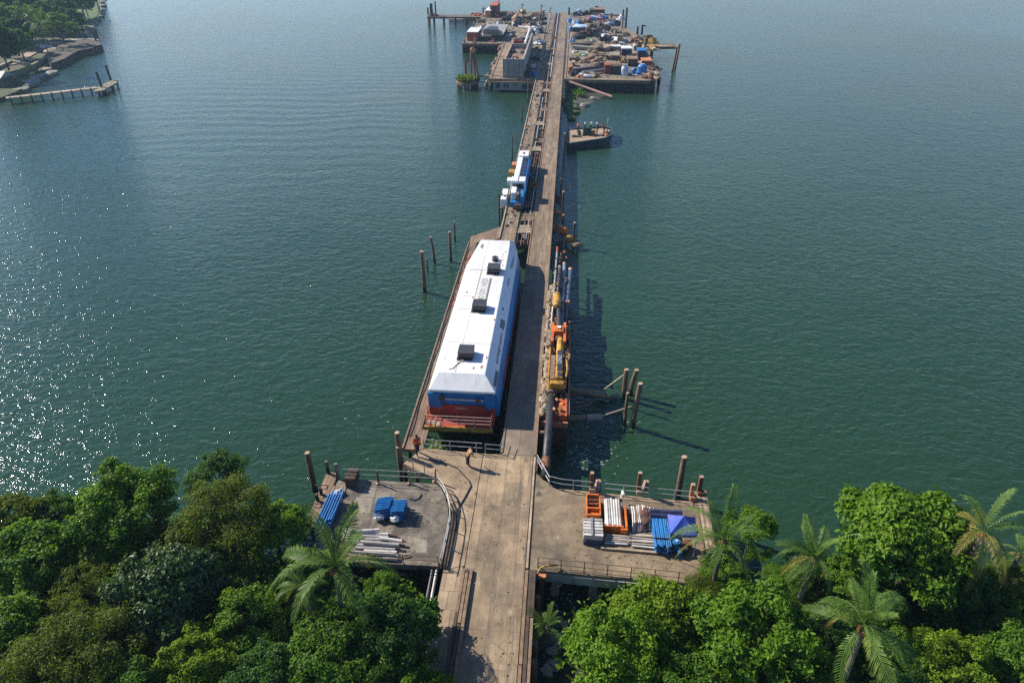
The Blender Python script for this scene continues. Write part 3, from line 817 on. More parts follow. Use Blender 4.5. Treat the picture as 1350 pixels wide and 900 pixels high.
def text(s, loc, size, rz, parent, m, name='lettering', rx=0.0, ry=0.0, depth=0.004, align='CENTER'):
    cu = bpy.data.curves.new(name, 'FONT'); cu.body = s; cu.size = size; cu.extrude = depth
    cu.align_x = align; cu.align_y = 'CENTER'
    tmp = bpy.data.objects.new(name, cu); C.objects.link(tmp)
    bpy.context.view_layer.update()
    me = bpy.data.meshes.new_from_object(tmp.evaluated_get(bpy.context.evaluated_depsgraph_get()))
    bpy.data.objects.remove(tmp); me.materials.clear(); me.materials.append(m)
    o = bpy.data.objects.new(name, me); C.objects.link(o)
    o.parent = parent; o.location = Vector(loc) - wloc(parent); o.rotation_euler = (rx, ry, rz)
    return o
text('O DO : HCO', (-8.02, 64.5, 6.642), 0.82, R(90), lp_, letter_dark)
mb = MB(); mb.tube([(-8.05, 61.95, 6.636), (-8.05, 61.95, 6.646)], .33, 18); mb.build('emblem', letter_dark, lp_)
# bow fittings: dark vent tangle, marks, worn corner
mb = MB()
rng = random.Random(3)
for k in range(9):
    a = rng.uniform(0, 6.28); mb.tube([(-7.45 + .35 * math.cos(a + j * .5), 71.6 + .5 * math.sin(a + j * .5), 6.62 + .04 * k) for j in range(6)], .045, 5)
mb.blob((-7.45, 71.6, 6.75), (.28, .4, .2), .3, 4)
mb.build('vent_fitting', dark_steel, rf)
mb = MB(); mb.tube([(-9.35, 49.05, 6.63), (-9.0, 49.2, 6.63), (-8.85, 49.6, 6.63), (-8.5, 50.3, 6.64), (-8.35, 50.5, 6.64)], .03, 6); mb.blob((-8.3, 50.5, 6.64), (.22, .22, .08), .4, 6); mb.build('cable_end', rust_stain, rf)
def patch_(pts, z, name, m_, par): MB().prism(pts, z, z + .012).build(name, m_, par)
rng = random.Random(8)
def splotch(cx, cy, rx, ry, seed):
    r_ = random.Random(seed); return [(cx + rx * math.cos(a / 9 * 6.283) * r_.uniform(.4, 1.1), cy + ry * math.sin(a / 9 * 6.283) * r_.uniform(.4, 1.1)) for a in range(9)]
patch_(splotch(-9.4, 75.4, .3, .9, 1), 6.595, 'worn_paint', mat('worn roof paint', (.25, .2, .17), .4, 4), rf)
for k in range(7): patch_(splotch(-6.6 + rng.uniform(-.15, .15), 69.5 + k * .75, .16, .2, k + 5), 6.595, 'worn_paint', rust_stain, rf)
for (x, y, s) in ((-6.5, 49.6, 5), (-6.25, 51.2, 7), (-7.2, 49.4, 9), (-9.7, 63.5, 11), (-8.9, 62.4, 13), (-6.2, 58.0, 15)): patch_(splotch(x, y, .14, .34, s), 6.595, 'worn_paint', rust_stain, rf)
# marks and windows on the sloping starboard face
d_ = Vector((-5.06 - -6.1, 0, 5.72 - 6.6)); nrm = Vector((.88, 0, 1.04)).normalized(); dn = d_.normalized()
def on_slope(y0, y1, f0, f1, name, m_, th=.012):
    a = Vector((-6.1, 0, 6.6)) + d_ * f0; b = Vector((-6.1, 0, 6.6)) + d_ * f1
    vs = []
    for off in (0.001, th):
        for (p, y) in ((a, y0), (a, y1), (b, y1), (b, y0)): vs.append(Vector((p.x, y, p.z)) + nrm * off)
    MB().add(vs, [(3, 2, 1, 0), (4, 5, 6, 7), (0, 1, 5, 4), (1, 2, 6, 5), (2, 3, 7, 6), (3, 0, 4, 7)]).build(name, m_, rf)
on_slope(57.3, 59.0, .45, .85, 'side_window', glass_dark)
on_slope(47.9, 50.2, .74, .99, 'side_window', glass_dark)
on_slope(60.6, 61.2, .40, .52, 'small_vent', dark_steel)
for k in range(11):
    on_slope(51.3 + k * .48, 51.3 + k * .48 + .34, .66 + .02 * math.sin(k * 2.1), .80 + .03 * math.cos(k * 1.7), 'worn_lettering', mat('brown worn lettering', (.22, .17, .15), .3, 4))
for k in range(5): on_slope(66.2 + k * .4, 66.5 + k * .4, .45, .58, 'worn_lettering', MATS['brown worn lettering'])
for k in range(7): on_slope(70.6 + k * .5, 70.9 + k * .5, .42 + .02 * k, .66 + .02 * (k % 3), 'worn_lettering', MATS['brown worn lettering'])
for y in np.arange(50.5, 73, 3.1): on_slope(float(y), float(y) + .03, .02, .98, 'weld_line', pale_panel, .008)
# port streaks of rust on the eave
for k in range(6):
    a = Vector((-10.02, 0, 6.6)); b = Vector((-10.88, 0, 5.5))
# stern: red panel, pipes, name, yellow corner
mb = MB(); mb.bx(-10.95, -5.15, 47.36, 47.48, 2.91, 4.0); mb.build('stern_panel', red_oxide, t)
mb = MB(); mb.bx(-6.05, -5.1, 47.34, 47.49, 3.7, 5.2); mb.build('stern_corner', blue_paint, t)
mb = MB(); mb.bx(-11.0, -9.9, 47.34, 47.49, 3.7, 5.2); mb.build('stern_corner', blue_paint, t)
mb = MB(); mb.tube([(-9.5, 47.2, 4.75), (-6.1, 47.2, 4.7)], .07, 8); mb.build('stern_pipe', pipe_white, t)
mb = MB(); mb.tube([(-9.6, 47.15, 5.0), (-9.6, 47.15, 3.0)], .05, 6); mb.build('stern_pipe', rust_metal, t)
mb = MB(); mb.blob((-9.75, 47.2, 4.8), (.3, .15, .25), .3, 3); mb.blob((-6.6, 47.15, 4.75), (.25, .12, .22), .3, 9); mb.build('stern_fitting', rust_metal, t)
text('luwuu', (-8.1, 47.33, 3.72), .42, 0, t, mat('pale stern lettering', (.62, .55, .47), .1), 'stern_name', rx=R(90))
mb = MB(); mb.prism(splotch(-10.3, 46.1, .95, .38, 4), 2.9, 2.96); mb.build('worn_deck_corner', timber_pale, t)
def barge_rail(pts, name, m_):
    q = MB()
    for z in (.38, .75, 1.1): q.tube([(x, y, 2.9 + z) for x, y in pts], .035, 6)
    q.build(name, m_, t)
    for a, b in zip(pts, pts[1:]):
        L = math.dist(a, b); k = max(1, round(L / 1.3))
        for i in range(k + 1):
            x, y = a[0] + (b[0] - a[0]) * i / k, a[1] + (b[1] - a[1]) * i / k
            MB().tube([(x, y, 2.9), (x, y, 4.0)], .04, 6).build('rail_post', m_, t)
barge_rail([(-11.0, 45.75), (-5.35, 45.75)], 'stern_rail', mat('pale red rail', (.50, .30, .24), .2))
barge_rail([(-5.3, 45.8), (-4.86, 51.5), (-4.75, 56)], 'side_rail', red_oxide)
barge_rail([(-11.05, 45.8), (-11.13, 52)], 'side_rail', orange_faded)
mb = MB(); mb.add([(-5.27, 45.9, 2.9), (-4.78, 52, 2.9), (-4.68, 60, 2.9), (-4.68, 60, 3.1), (-4.78, 52, 3.75), (-5.27, 45.9, 3.75), (-5.22, 45.9, 2.9), (-4.73, 52, 2.9), (-4.63, 60, 2.9), (-4.63, 60, 3.1), (-4.73, 52, 3.75), (-5.22, 45.9, 3.75)],
    [(0, 1, 4, 5), (1, 2, 3, 4), (11, 10, 7, 6), (10, 9, 8, 7), (5, 4, 10, 11), (4, 3, 9, 10), (0, 5, 11, 6), (3, 2, 8, 9), (1, 0, 6, 7), (2, 1, 7, 8)]); mb.build('bulwark', red_oxide, t)
# orange netting and gear along the port side
mb = MB()
rng = random.Random(6)
for k in range(60):
    y = rng.uniform(66, 79); x = -11.35 - rng.uniform(-.1, .35)
    mb.mat(k % 2).box((x, y, 3.1 + rng.uniform(0, .35)), (.12, rng.uniform(.3, 1.1), .14), (rng.uniform(-20, 20), rng.uniform(-20, 20), rng.uniform(-30, 30)))
tag(mb.build('timber_offcuts', [red_oxide, timber]), 'reddish timber offcuts heaped along the walkway beside the blue bow', 'timber')
mb = MB(); mb.tube([(-12.1, y, 3.1 + .05 * math.sin(y)) for y in np.arange(44, 84, 1.0)], .04, 6)
tag(mb.build('mooring_line', timber_dark), 'dark line running along the outer walkway beside the vessel', 'rope')

# weeds and mud under the stern
p = P(579, 580, 0)
mb = MB()
for k in range(14): mb.blob((p.x + rng.uniform(-.55, .55), p.y - .2 + rng.uniform(-1.3, 1.2), .05), (.3, .35, .16), .4, k)
tag(mb.build('water_weed', weed), 'bright green weed floating in the slip under the stern', kind='stuff')

# =================================================================== the rail work vehicle
t = thing('rail_locomotive', (-7, 97, 3), 'blue and white work locomotive standing on the trestle', 'locomotive')
mb = MB(); mb.bx(-7.75, -5.75, 97.2, 125.5, 3.25, 4.1); mb.build('chassis', blue_paint, t, bevel=.05)
mb = MB(); mb.bx(-6.55, -5.85, 104.5, 124.5, 4.105, 5.2); mb.build('side_body', blue_paint, t, bevel=.06)
mb = MB(); mb.bx(-7.75, -6.9, 104.6, 124.6, 4.105, 5.55); mb.build('hood', white_paint, t, bevel=.1)
mb = MB(); mb.bx(-7.7, -6.0, 121.2, 125.4, 4.11, 5.75); c_ = mb.build('rear_cab', white_paint, t, bevel=.12)
mb = MB(); mb.bx(-7.05, -6.75, 122.6, 123.8, 5.752, 5.80); mb.build('vent', dark_steel, c_)
mb = MB(); mb.bx(-6.88, -6.15, 107.5, 121.0, 5.21, 5.35); wi = mb.build('roof_window', glass_dark, t)
for k in range(5): MB().bx(-6.88, -6.15, 109.5 + k * 2.4, 109.65 + k * 2.4, 5.352, 5.39).build('bar', dark_steel, wi)
mb = MB(); mb.bx(-7.95, -5.75, 102.6, 105.6, 4.12, 6.0); cb = mb.build('cab', white_paint, t, bevel=.1)
mb = MB(); mb.bx(-6.92, -6.80, 102.6, 105.6, 5.99, 6.03); mb.build('roof_joint', dark_steel, cb)
mb = MB(); mb.bx(-7.7, -6.0, 102.55, 102.62, 4.9, 5.6); mb.build('front_window', glass_dark, cb)
mb = MB(); mb.bx(-7.72, -6.95, 98.6, 102.5, 4.11, 5.2); mb.build('front_hood', white_paint, t, bevel=.1)
mb = MB(); mb.bx(-6.3, -5.8, 97.6, 102.5, 4.11, 4.9); mb.build('side_tank', blue_paint, t, bevel=.06)
mb = MB(); mb.bx(-6.92, -6.33, 97.6, 101.8, 4.11, 4.75); mb.tube([(-6.62, 97.7, 4.9), (-6.62, 99.6, 4.9)], .28, 12); mb.build('engine_block', mat('oily machinery', (.14, .10, .075), .5, 2.5, .7), t)
mb = MB(); mb.tube([(-7.1, 96.6, 3.6), (-6.1, 96.6, 3.6)], .42, 14); mb.build('coupling_drum', rust_metal, t)
for y in (99, 103, 112, 116, 121, 124):
    mb = MB(); mb.tube([(-7.7, y, 3.3), (-5.8, y, 3.3)], .32, 14); mb.build('wheel', dark_steel, t)
t.scale.y = 0.74
# white box cabinet hung on the trestle's outer edge
t = thing('cabinet', (-9.0, 100, 3), 'white steel cabinet on the trestle edge beside the locomotive', 'cabinet')
mb = MB(); mb.bx(-9.35, -8.5, 98.5, 103.3, 2.7, 4.0); cbn = mb.build('body', white_paint, t, bevel=.05)
mb = MB(); mb.bx(-8.85, -8.65, 99.6, 100.5, 4.0, 4.05); mb.build('vent', dark_steel, cbn)
MB().tube([(-9.42, 97.5, -1), (-9.42, 97.5, 5.2)], .12, 8).build('post', timber_dark, t)
MB().bx(-9.4, -8.4, 98.3, 103.4, 2.55, 2.69).build('bracket', timber, t)
for i, (px, py, lab) in enumerate(((674, 232, 'yellow gear box on the trestle edge beside the locomotive cab'), (672, 243, 'pale gear box on the trestle edge beside the white cabinet'), (678, 222, 'orange bracket on the trestle edge beside the long white hood'))):
    p = P(px, py, 3)
    t = thing('gear_box', (p.x, p.y, 3), lab, 'box', 'gear boxes on the trestle edge')
    MB().box((p.x, p.y, 3.42), (.7, 1.6, .8)).build('body', (yellow_paint, tarp_white, orange_faded)[i], t, bevel=.04)
    MB().box((p.x, p.y, 3.86), (.8, 1.7, .08)).build('lid', (yellow_paint, tarp_white, orange_faded)[i], t)
for i, (px, py) in enumerate(((705, 245),)):
    p = P(px, py, 3)
    t = thing('hand_winch', (p.x, p.y, 2.6), 'orange hand winch in the trough between locomotive and road', 'winch')
    MB().box((p.x, p.y, 2.95), (.9, 1.0, .35)).build('base', orange_paint, t)
    MB().tube([(p.x - .4, p.y, 3.3), (p.x + .4, p.y, 3.3)], .3, 10).build('drum', rust_metal, t)

# =================================================================== crane barge at the trestle side
_before = set(bpy.data.objects)
t = thing('work_pontoon', (0.1, 50, 0), 'narrow rusty pontoon carrying yellow and orange machines beside the shaded deck', 'pontoon')
mb = MB(); mb.prism([(-1.2, 49.4), (1.3, 49.5), (1.5, 66), (1.2, 74), (-1.1, 74)], -1.9, 1.15); mb.build('hull', mat('pontoon steel', (.085, .05, .04), .45, 1.0, .7, .3, stain=[(RUST, .5, .66, .7)]), t)
mb = MB(); mb.bx(-1.15, -.62, 50, 74.5, 1.16, 1.7); mb.build('timber_side', timber, t, bevel=.05)
mb = MB(); mb.bx(1.28, 1.4, 50.2, 66, 1.16, 1.75); mb.build('edge_rail', orange_faded, t)
mb = MB(); mb.bx(-1.1, 1.28, 49.35, 49.55, .9, 1.45); mb.build('end_plate', orange_faded, t)
rng = random.Random(9)
mb = MB()
for k in range(150):
    y = rng.uniform(50, 75); s = rng.uniform(.12, .34)
    mb.mat(rng.randrange(3)).blob((-.86 + rng.uniform(-.27, .27), y, 1.74 + rng.uniform(0, .2)), (s, s * rng.uniform(1, 2.2), s * .7), .35, k, 1)
for k in range(60):
    y = rng.uniform(50, 66); s = rng.uniform(.10, .22)
    mb.mat(rng.randrange(3)).blob((rng.uniform(-.5, 1.2), y, 1.2), (s, s * rng.uniform(1, 2.2), s * .7), .35, k, 1)
tag(mb.build('broken_concrete', [concrete_patch, timber_pale, concrete_tan]), 'broken pale concrete lumps piled along the pontoon edge', kind='stuff')
# yellow excavator with its boom folded
t = thing('excavator', (.25, 54.5, 1.16), 'yellow excavator with a dark lettered back on the pontoon', 'excavator')
mb = MB(); mb.bx(-.55, -.1, 53.2, 57.6, 1.17, 1.8); mb.build('crawler_track', dark_steel, t, bevel=.12)
mb = MB(); mb.bx(.62, 1.05, 53.2, 57.6, 1.17, 1.8); mb.build('crawler_track', dark_steel, t, bevel=.12)
mb = MB(); mb.bx(-.5, 1.0, 53.2, 58.2, 1.85, 2.5); mb.build('chassis', mat('machine underbody', (.10, .075, .05), .4, 2), t)
mb = MB(); mb.bx(.02, .70, 53.6, 58.6, 2.51, 3.35); bd = mb.build('body', yellow_paint, t, bevel=.08)
mb = MB(); mb.bx(.16, .60, 54.6, 58.1, 3.352, 3.40); pl_ = mb.build('back_plate', mat('navy plate', (.018, .024, .05), .2), bd)
text('CAT D', (.38, 56.3, 3.406), .62, R(90), pl_, mat('pale plate letters', (.42, .42, .45), .1)) if False else text('OND', (.38, 56.5, 3.406), .62, R(90), pl_, mat('pale plate letters', (.42, .42, .45), .1))
mb = MB(); mb.bx(.2, .56, 53.75, 54.4, 3.352, 3.42); mb.build('grille', dark_steel, bd)
mb = MB(); mb.bx(-.45, .85, 52.9, 53.5, 2.4, 3.1); mb.build('counterweight', yellow_paint, t, bevel=.1)
mb = MB(); mb.tube([(.38, 58.2, 3.1), (.38, 59.3, 3.6), (.36, 60.2, 3.3)], [.38, .34, .26], 10); mb.build('boom', yellow_paint, t)
mb = MB(); mb.tube([(.95, 53.5, 2.9), (1.12, 55, 3.3), (1.0, 57.6, 3.0)], .09, 6); mb.build('hydraulic_hose', yellow_paint, t)
for k in range(9):
    y = 52.5 + k * .8; MB().tube([(.9, y, 2.9), (1.05, y + .5, 3.25), (.7, y + 1.1, 2.95)], .045, 5).build('hydraulic_hose', dark_steel if k % 2 else rust_metal, t)
MB().bx(-.45, -.05, 53.8, 57.8, 2.51, 3.0).build('cooling_box', mat('rusty grille', (.22, .13, .085), .4, 4, .8, .6, 12), t)
mb = MB(); mb.bx(-.70, -.56, 52.6, 60.5, 2.0, 2.25); mb.build('side_beam', yellow_paint, t)
mb = MB(); mb.bx(.8, 1.25, 55.4, 58.2, 2.51, 3.0); mb.build('side_tank', mat('yellow grey panel', (.34, .25, .09), .35, 3), t)
# orange drilling machine
t = thing('drilling_machine', (.2, 61.5, 1.16), 'orange drilling machine with two arms on the pontoon', 'drill')
mb = MB(); mb.bx(-.5, .9, 60.6, 64.2, 1.17, 2.1); mb.build('base', dark_steel, t, bevel=.05)
for x in (-.42, .82):
    mb = MB(); mb.bx(x - .14, x + .14, 60.8, 64.6, 2.11, 2.75); mb.build('arm', orange_paint, t, bevel=.04)
mb = MB(); mb.bx(-.3, .7, 62.4, 63.6, 2.12, 2.95); mb.build('crosshead', orange_paint, t, bevel=.08)
mb = MB(); mb.tube([(.2, 61.5, 2.12), (.2, 61.5, 2.8)], [.42, .32], 14); mb.build('motor', rust_metal, t)
mb = MB(); mb.bx(.02, .38, 62.8, 63.3, 2.955, 3.1); mb.build('plate', tarp_white, t)
mb = MB(); mb.tube([(.2, 64.2, 2.5), (0.0, 69, 2.6)], .24, 12); mb.build('drill_string', dark_steel, t)
# red lettered panel at the near end
t = thing('red_container', (.5, 50.8, 1.16), 'open red steel skid with pale markings at the near end of the pontoon', 'skid')
mb = MB(); mb.bx(-.15, .38, 49.75, 52.3, 1.17, 1.75); bk = mb.build('bin', red_oxide, t, bevel=.03)
mb = MB(); mb.bx(.45, 1.2, 49.8, 52.3, 1.17, 1.9); mb.build('bin', mat('orange red paint', (.48, .10, .035), .25, 2), t, bevel=.03)
text('GU', (.82, 51.0, 1.905), .85, R(90), t, orange_faded); text('W', (.11, 50.9, 1.755), .7, R(90), bk, orange_faded)
mb = MB(); mb.tube([(-.4, 50.2, 2.0), (.3, 49.9, 2.05), (.9, 49.85, 1.97)], .05, 6); mb.build('hose', rust_metal, t)
# yellow engine and long pipes towards the bow
t = thing('engine_unit', (-.2, 69.5, 1.16), 'rounded yellow engine unit clamped round the long pipes', 'engine')
mb = MB(); mb.tube([(-.12, 67.9, 2.7), (-.12, 68.3, 2.75), (-.17, 70.4, 2.75), (-.2, 70.9, 2.7)], [.38, .46, .46, .36], 14); mb.build('housing', yellow_paint, t, smooth=False)
mb = MB(); mb.bx(-.5, .25, 68.2, 70.4, 1.17, 2.35); mb.build('stand', dark_steel, t)
mb = MB(); mb.tube([(-.16, 67.6, 2.7), (-.16, 67.9, 2.7)], .2, 10); mb.build('shaft', rust_metal, t)
for i, (x0, y0, x1, y1, z, r, m_, lab) in enumerate(((-.62, 63, -.4, 83.5, 2.0, .13, grey_steel, 'long grey pipe nearest the deck, ending in a rusty tip'), (-.05, 71, .02, 78, 2.4, .17, dark_steel, 'dark drill pipe beyond the yellow engine'), (.42, 63, .58, 80, 1.9, .2, mat('blue grey pipe', (.16, .20, .25), .3, 1.5, .5), 'blue grey pipe with a pale end on the pontoon'), (.72, 64, 1.35, 79, 1.6, .24, mat('slate blue pipe', (.06, .10, .17), .3, 1.5, .5), 'slate blue pipe slanting out over the water'))):
    t = thing('long_pipe', (x0, y0, z), lab, 'pipe', 'long pipes on the work pontoon')
    MB().tube([(x0, y0, z), ((x0 + x1) / 2, (y0 + y1) / 2, z + .05), (x1, y1, z + .1)], r, 12).build('barrel', m_, t, smooth=True)
    MB().tube([(x1, y1 + .01, z + .1), (x1 + .01, y1 + (1.6 if i == 0 else .5), z + .12)], r * 1.15, 12).build('end_fitting', (red_oxide, timber_pale, pile_top, pile_top)[i], t)
    for k in (.3, .75):
        p = Vector((x0 + (x1 - x0) * k, y0 + (y1 - y0) * k, 0)); MB().box((p.x, p.y, (z + .8) / 2), (.2, .2, max(z - r - .8, .2) + .9)).build('support', timber_dark, t)
# scattered small machine parts on the pontoon
for i, (x, y, m_, lab) in enumerate(((1.05, 63.4, orange_paint, 'small orange clamp beside the drilling machine'), (1.15, 58.9, yellow_edge, 'yellow brown toolbox at the outer pontoon edge'), (-.5, 51.6, orange_faded, 'faded orange valve beside the black pipe flange'), (1.0, 52.9, grey_steel, 'grey hydraulic pump behind the red skid'), (-.35, 60.2, rust_metal, 'rusty winch between the excavator and the drilling machine'), (1.1, 65.2, orange_paint, 'orange cable reel at the outer edge past the drill'), (-.3, 66.3, yellow_edge, 'yellowish block beside the drill string'), (.8, 67.4, dark_steel, 'dark pump beside the blue grey pipe'), (1.15, 60.6, orange_faded, 'faded orange locker outside the drilling machine'), (-.3, 65.0, orange_paint, 'small orange valve block left of the drill string'))):
    t = thing('machine_part', (x, y, 1.16), lab, 'machine part', 'machine parts on the work pontoon')
    MB().box((x, y, 1.5), (.4, .9, .65)).build('body', m_, t, bevel=.05)
    MB().tube([(x, y - .3, 1.85), (x, y + .3, 1.85)], .14, 8).build('cylinder', rust_metal, t)

mb = MB(); rng = random.Random(19)
for k in range(190):
    y = rng.uniform(50, 76) if rng.random() < .8 else rng.uniform(50, 84); x = rng.uniform(-.6, 1.3) if y < 74 else rng.uniform(-.6, .9)
    z = rng.choice((1.2, 1.2, 1.75, 2.0)) if y < 74 else 1.9
    s_ = rng.uniform(.08, .3); mb.mat(rng.choices(range(6), (5, 3, 2, 3, 3, 1))[0])
    if rng.random() < .5: mb.box((x, y, z + s_ * .4), (s_, s_ * rng.uniform(.8, 3), s_ * .8), (rng.uniform(-20, 20), rng.uniform(-20, 20), rng.uniform(-40, 40)))
    elif rng.random() < .5: mb.tube([(x, y, z + .1), (x + rng.uniform(-.4, .4), y + rng.uniform(.3, 1.2), z + rng.uniform(.2, .5)), (x + rng.uniform(-.4, .4), y + rng.uniform(1.0, 2), z + .1)], rng.uniform(.03, .07), 5)
    else: mb.blob((x, y, z + s_ * .3), (s_, s_, s_ * .7), .4, k, 1)
tag(mb.build('machine_clutter', [rust_metal, orange_faded, orange_paint, timber, dark_steel, yellow_edge]), 'rusty hoses, brackets and offcuts littering the pontoon', kind='stuff')
for o in set(bpy.data.objects) - _before:        # the pontoon rides high: its deck is nearly level with the pier
    if o.parent is None:
        o.location.y -= 2.2
        o.location.z += 1.3
# =================================================================== mooring dolphins and piles
def dolphin_pile(px, pyt, pyb, r, label, group, m=None, lean=0.0, name='timber_pile'):
    p = P(px, pyb, 0)
    dep = math.atan2(CAM_H, math.hypot(p.x, p.y))
    h = (pyb - pyt) * mpp(px, pyb, 0) / math.cos(dep) * .97
    t = thing(name, (p.x, p.y, 0), label, 'pile', group)
    MB().tube([(p.x, p.y, -1.2), (p.x + lean * .5, p.y, h * .5), (p.x + lean, p.y, h)], [r * 1.06, r, r * .96], 14).build('shaft', m or pile_wood, t, smooth=False)
    MB().tube([(p.x + lean, p.y, h + .001), (p.x + lean, p.y, h + .05)], [r * .93, r * .85], 14).build('end_cap', pile_top, t)
    return p, h
G = 'timber mooring piles in the water'
dolphin_pile(416, 597, 649, .23, 'lone brown pile standing in open water off the grey platform', G)
dolphin_pile(531, 572, 634, .22, 'tall brown pile at the corner of the curved apron', G)
dolphin_pile(530, 590, 636, .19, 'shorter pile tight against the curved apron corner', G)
dolphin_pile(893, 603, 656, .24, 'leaning rusty pile behind the timber walk at the canopy', G)
dolphin_pile(560, 332, 385, .24, 'nearest tall pile beside the white vessel', G)
dolphin_pile(564, 341, 358, .10, 'thin short stake behind the nearest tall pile', G)
dolphin_pile(574, 313, 347, .17, 'leaning pile farthest out beside the vessel bow', G, lean=-.4)
dolphin_pile(594.5, 306, 345, .19, 'straight dark pile closest to the blue bow', G)
dolphin_pile(600, 293, 318, .13, 'hooked rusty pile behind the bow with a curved pipe', G)
d1 = dolphin_pile(822, 487, 525, .24, 'pale topped dolphin pile, middle one carrying two braces', G)
d2 = dolphin_pile(829, 487, 520, .24, 'pale topped dolphin pile farthest from the pontoon', G, lean=.5)
d3 = dolphin_pile(833, 506, 563, .24, 'tallest dolphin pile nearest the camera off the pontoon', G, lean=.3)
d4 = dolphin_pile(823, 518, 560, .15, 'thin broken dolphin pile beside the tallest one', G)
def brace(a, b, r, m_, label, name='brace_pipe', mid=None):
    mb = MB(); pts = [a] + ([mid] if mid else []) + [b]; mb.tube(pts, r, 10)
    tag(mb.build(name, m_), label, 'brace', 'pipes bracing the dolphin piles')
brace(P(748, 513, 2.0), P(800, 523, .5), .26, timber, 'dark heavy boom from the pontoon towards the dolphin piles')
brace(P(779, 514, 1.1), P(823, 494, 3.6), .09, timber_pale, 'slim pale strut rising to the top of the dolphin pile', mid=P(793, 516, 1.0))
brace(P(752, 520, .5), P(814, 524, .2), .16, timber, 'half sunken brown pole in front of the heavy boom')
brace(P(757, 538, .4), P(785, 524, .6), .1, timber, 'curved brown hose end below the heavy boom', mid=P(776, 533, .4))
brace(P(735, 551, 1.6), P(774, 550, 1.3), .28, timber, 'dark square boom from the near end of the pontoon')
brace(P(774, 550, 1.3), P(794, 549.5, 1.2), .3, mat('pale marked sleeve', (.42, .31, .25), .3, 2.5), 'pale sleeve with dark spots on the square boom')
brace(P(794, 548, 1.3), P(832, 536, 2.0), .08, timber_pale, 'slim pale strut from the sleeve to the tallest pile')
# stub posts on the far edge of the right platform
for i, (px, pyt, pyb, m_) in enumerate(((779, 625, 647, rust_metal), (841, 625, 650, rust_metal), (911, 640, 658, orange_faded), (921, 630, 652, rust_metal))):
    p = P(px, pyb, 3.0); h = (pyb - pyt) * mpp(px, pyb) / .74
    t = thing('bollard_post', (p.x, p.y, 3), ('rusty square post behind the orange rack', 'rusty square post with pale foot behind the arched pipes', 'faded orange wedge post at the far corner of the platform', 'reddish post at the head of the long timbers')[i], 'post', 'stub posts on the platform edge')
    MB().box((p.x, p.y + .12, 3.0 + h / 2), (.3, .3, h)).build('post', m_, t, bevel=.03)
    MB().box((p.x + .12, p.y - .05, 3.2), (.5, .4, .4)).build('foot', pile_top if i < 2 else m_, t, bevel=.04)
    MB().box((p.x, p.y + .12, 3.0 + h + .03), (.26, .26, .06)).build('cap', pile_top, t)
for i, (px, py) in enumerate(((788, 640), (851, 641))):
    p = P(px, py, 2.5)
    t = thing('fender_block', (p.x, p.y, 2.0), ('pale wooden block hung beside the rusty post behind the orange rack', 'pale wooden block hung outside the rail behind the arched pipes')[i], 'fender')
    MB().box((p.x, p.y, 2.6), (.4, .35, .9), (0, 8, 20)).build('block', pile_top, t, bevel=.05)
    MB().tube([(p.x, p.y, 3.05), (p.x - .1, p.y - .5, 3.3)], .03, 5).build('rope', timber_dark, t)
for i, (px, py) in enumerate(((499, 637), (540, 637), (573, 634))):
    p = P(px, py, 3)
    t = thing('bollard_post', (p.x, p.y, 3), ('short pinkish post with pale foot on the grey platform rail', 'grey strut standing by the gap under the rail', 'leaning brown strut where the rail meets the apron')[i], 'post', 'stub posts on the platform edge')
    MB().tube([(p.x, p.y, 2.6), (p.x + (.15 if i == 2 else 0), p.y, 4.3)], [.09, .06], 8).build('post', (rust_metal, timber_pale, timber)[i], t)
    MB().blob((p.x - .05, p.y - .1, 3.06), (.15, .13, .1), .3, i).build('foot', pile_top, t)
# rusty I beam standing at the corner of the dark opening
pt, pb = P(715, 760, 2.6), P(709, 815, 0.6)
t = thing('steel_column', (pt.x, pt.y, 0), 'rusty steel column at the corner of the dark opening beside the road', 'column')
MB().box((pt.x, pt.y, 1.2), (.34, .34, 3.0)).build('shaft', rust_metal, t)
MB().box((pt.x, pt.y, 2.76), (.5, .5, .1)).build('cap', orange_faded, t)
mb = MB(); mb.tube([P(724, 776, 1.9), P(741, 770, 2.2)], .06, 6)
tag(mb.build('hanging_brace', timber), 'thin bent brace hanging in the dark opening', 'brace')
mb = MB(); mb.tube([P(708, 756, 3.1), P(713, 748, 3.35), P(722, 745, 3.5), P(735, 744.5, 3.3)], .07, 8)
tag(mb.build('bent_pipe', yellow_edge), 'bent yellowish pipe at the corner of the rusty rail', 'pipe')
# =================================================================== goods on the storage platforms
def pipe_row(t, m, x0, x1, y0, y1, z0, rows, n, along, r, jit=.02, sag=0.0, seed=1, name='pipe', mats=None):
    """stack of pipes: n across, rows high"""
    rng = random.Random(seed)
    for j in range(rows):
        for i in range(n - (j % 2)):
            z = z0 + r + j * r * 1.8
            u = (i + .5 + (j % 2) * .5) / n
            e0, e1 = rng.uniform(-.12, .12), rng.uniform(-.12, .12)
            if along == 'y':
                x = x0 + (x1 - x0) * u
                a, b = Vector((x + rng.uniform(-jit, jit), y0 + e0, z)), Vector((x + rng.uniform(-jit, jit), y1 + e1, z))
            else:
                y = y0 + (y1 - y0) * u
                a, b = Vector((x0 + e0, y + rng.uniform(-jit, jit), z)), Vector((x1 + e1, y + rng.uniform(-jit, jit), z))
            mid = (a + b) / 2 + Vector((0, 0, sag))
            q1, q3 = (a + mid) / 2 + Vector((0, 0, sag * .25)), (b + mid) / 2 + Vector((0, 0, sag * .25))
            mm = mats[rng.randrange(len(mats))] if mats else m
            MB().tube([a, q1, mid, q3, b], r, 8).build(name, mm, t)

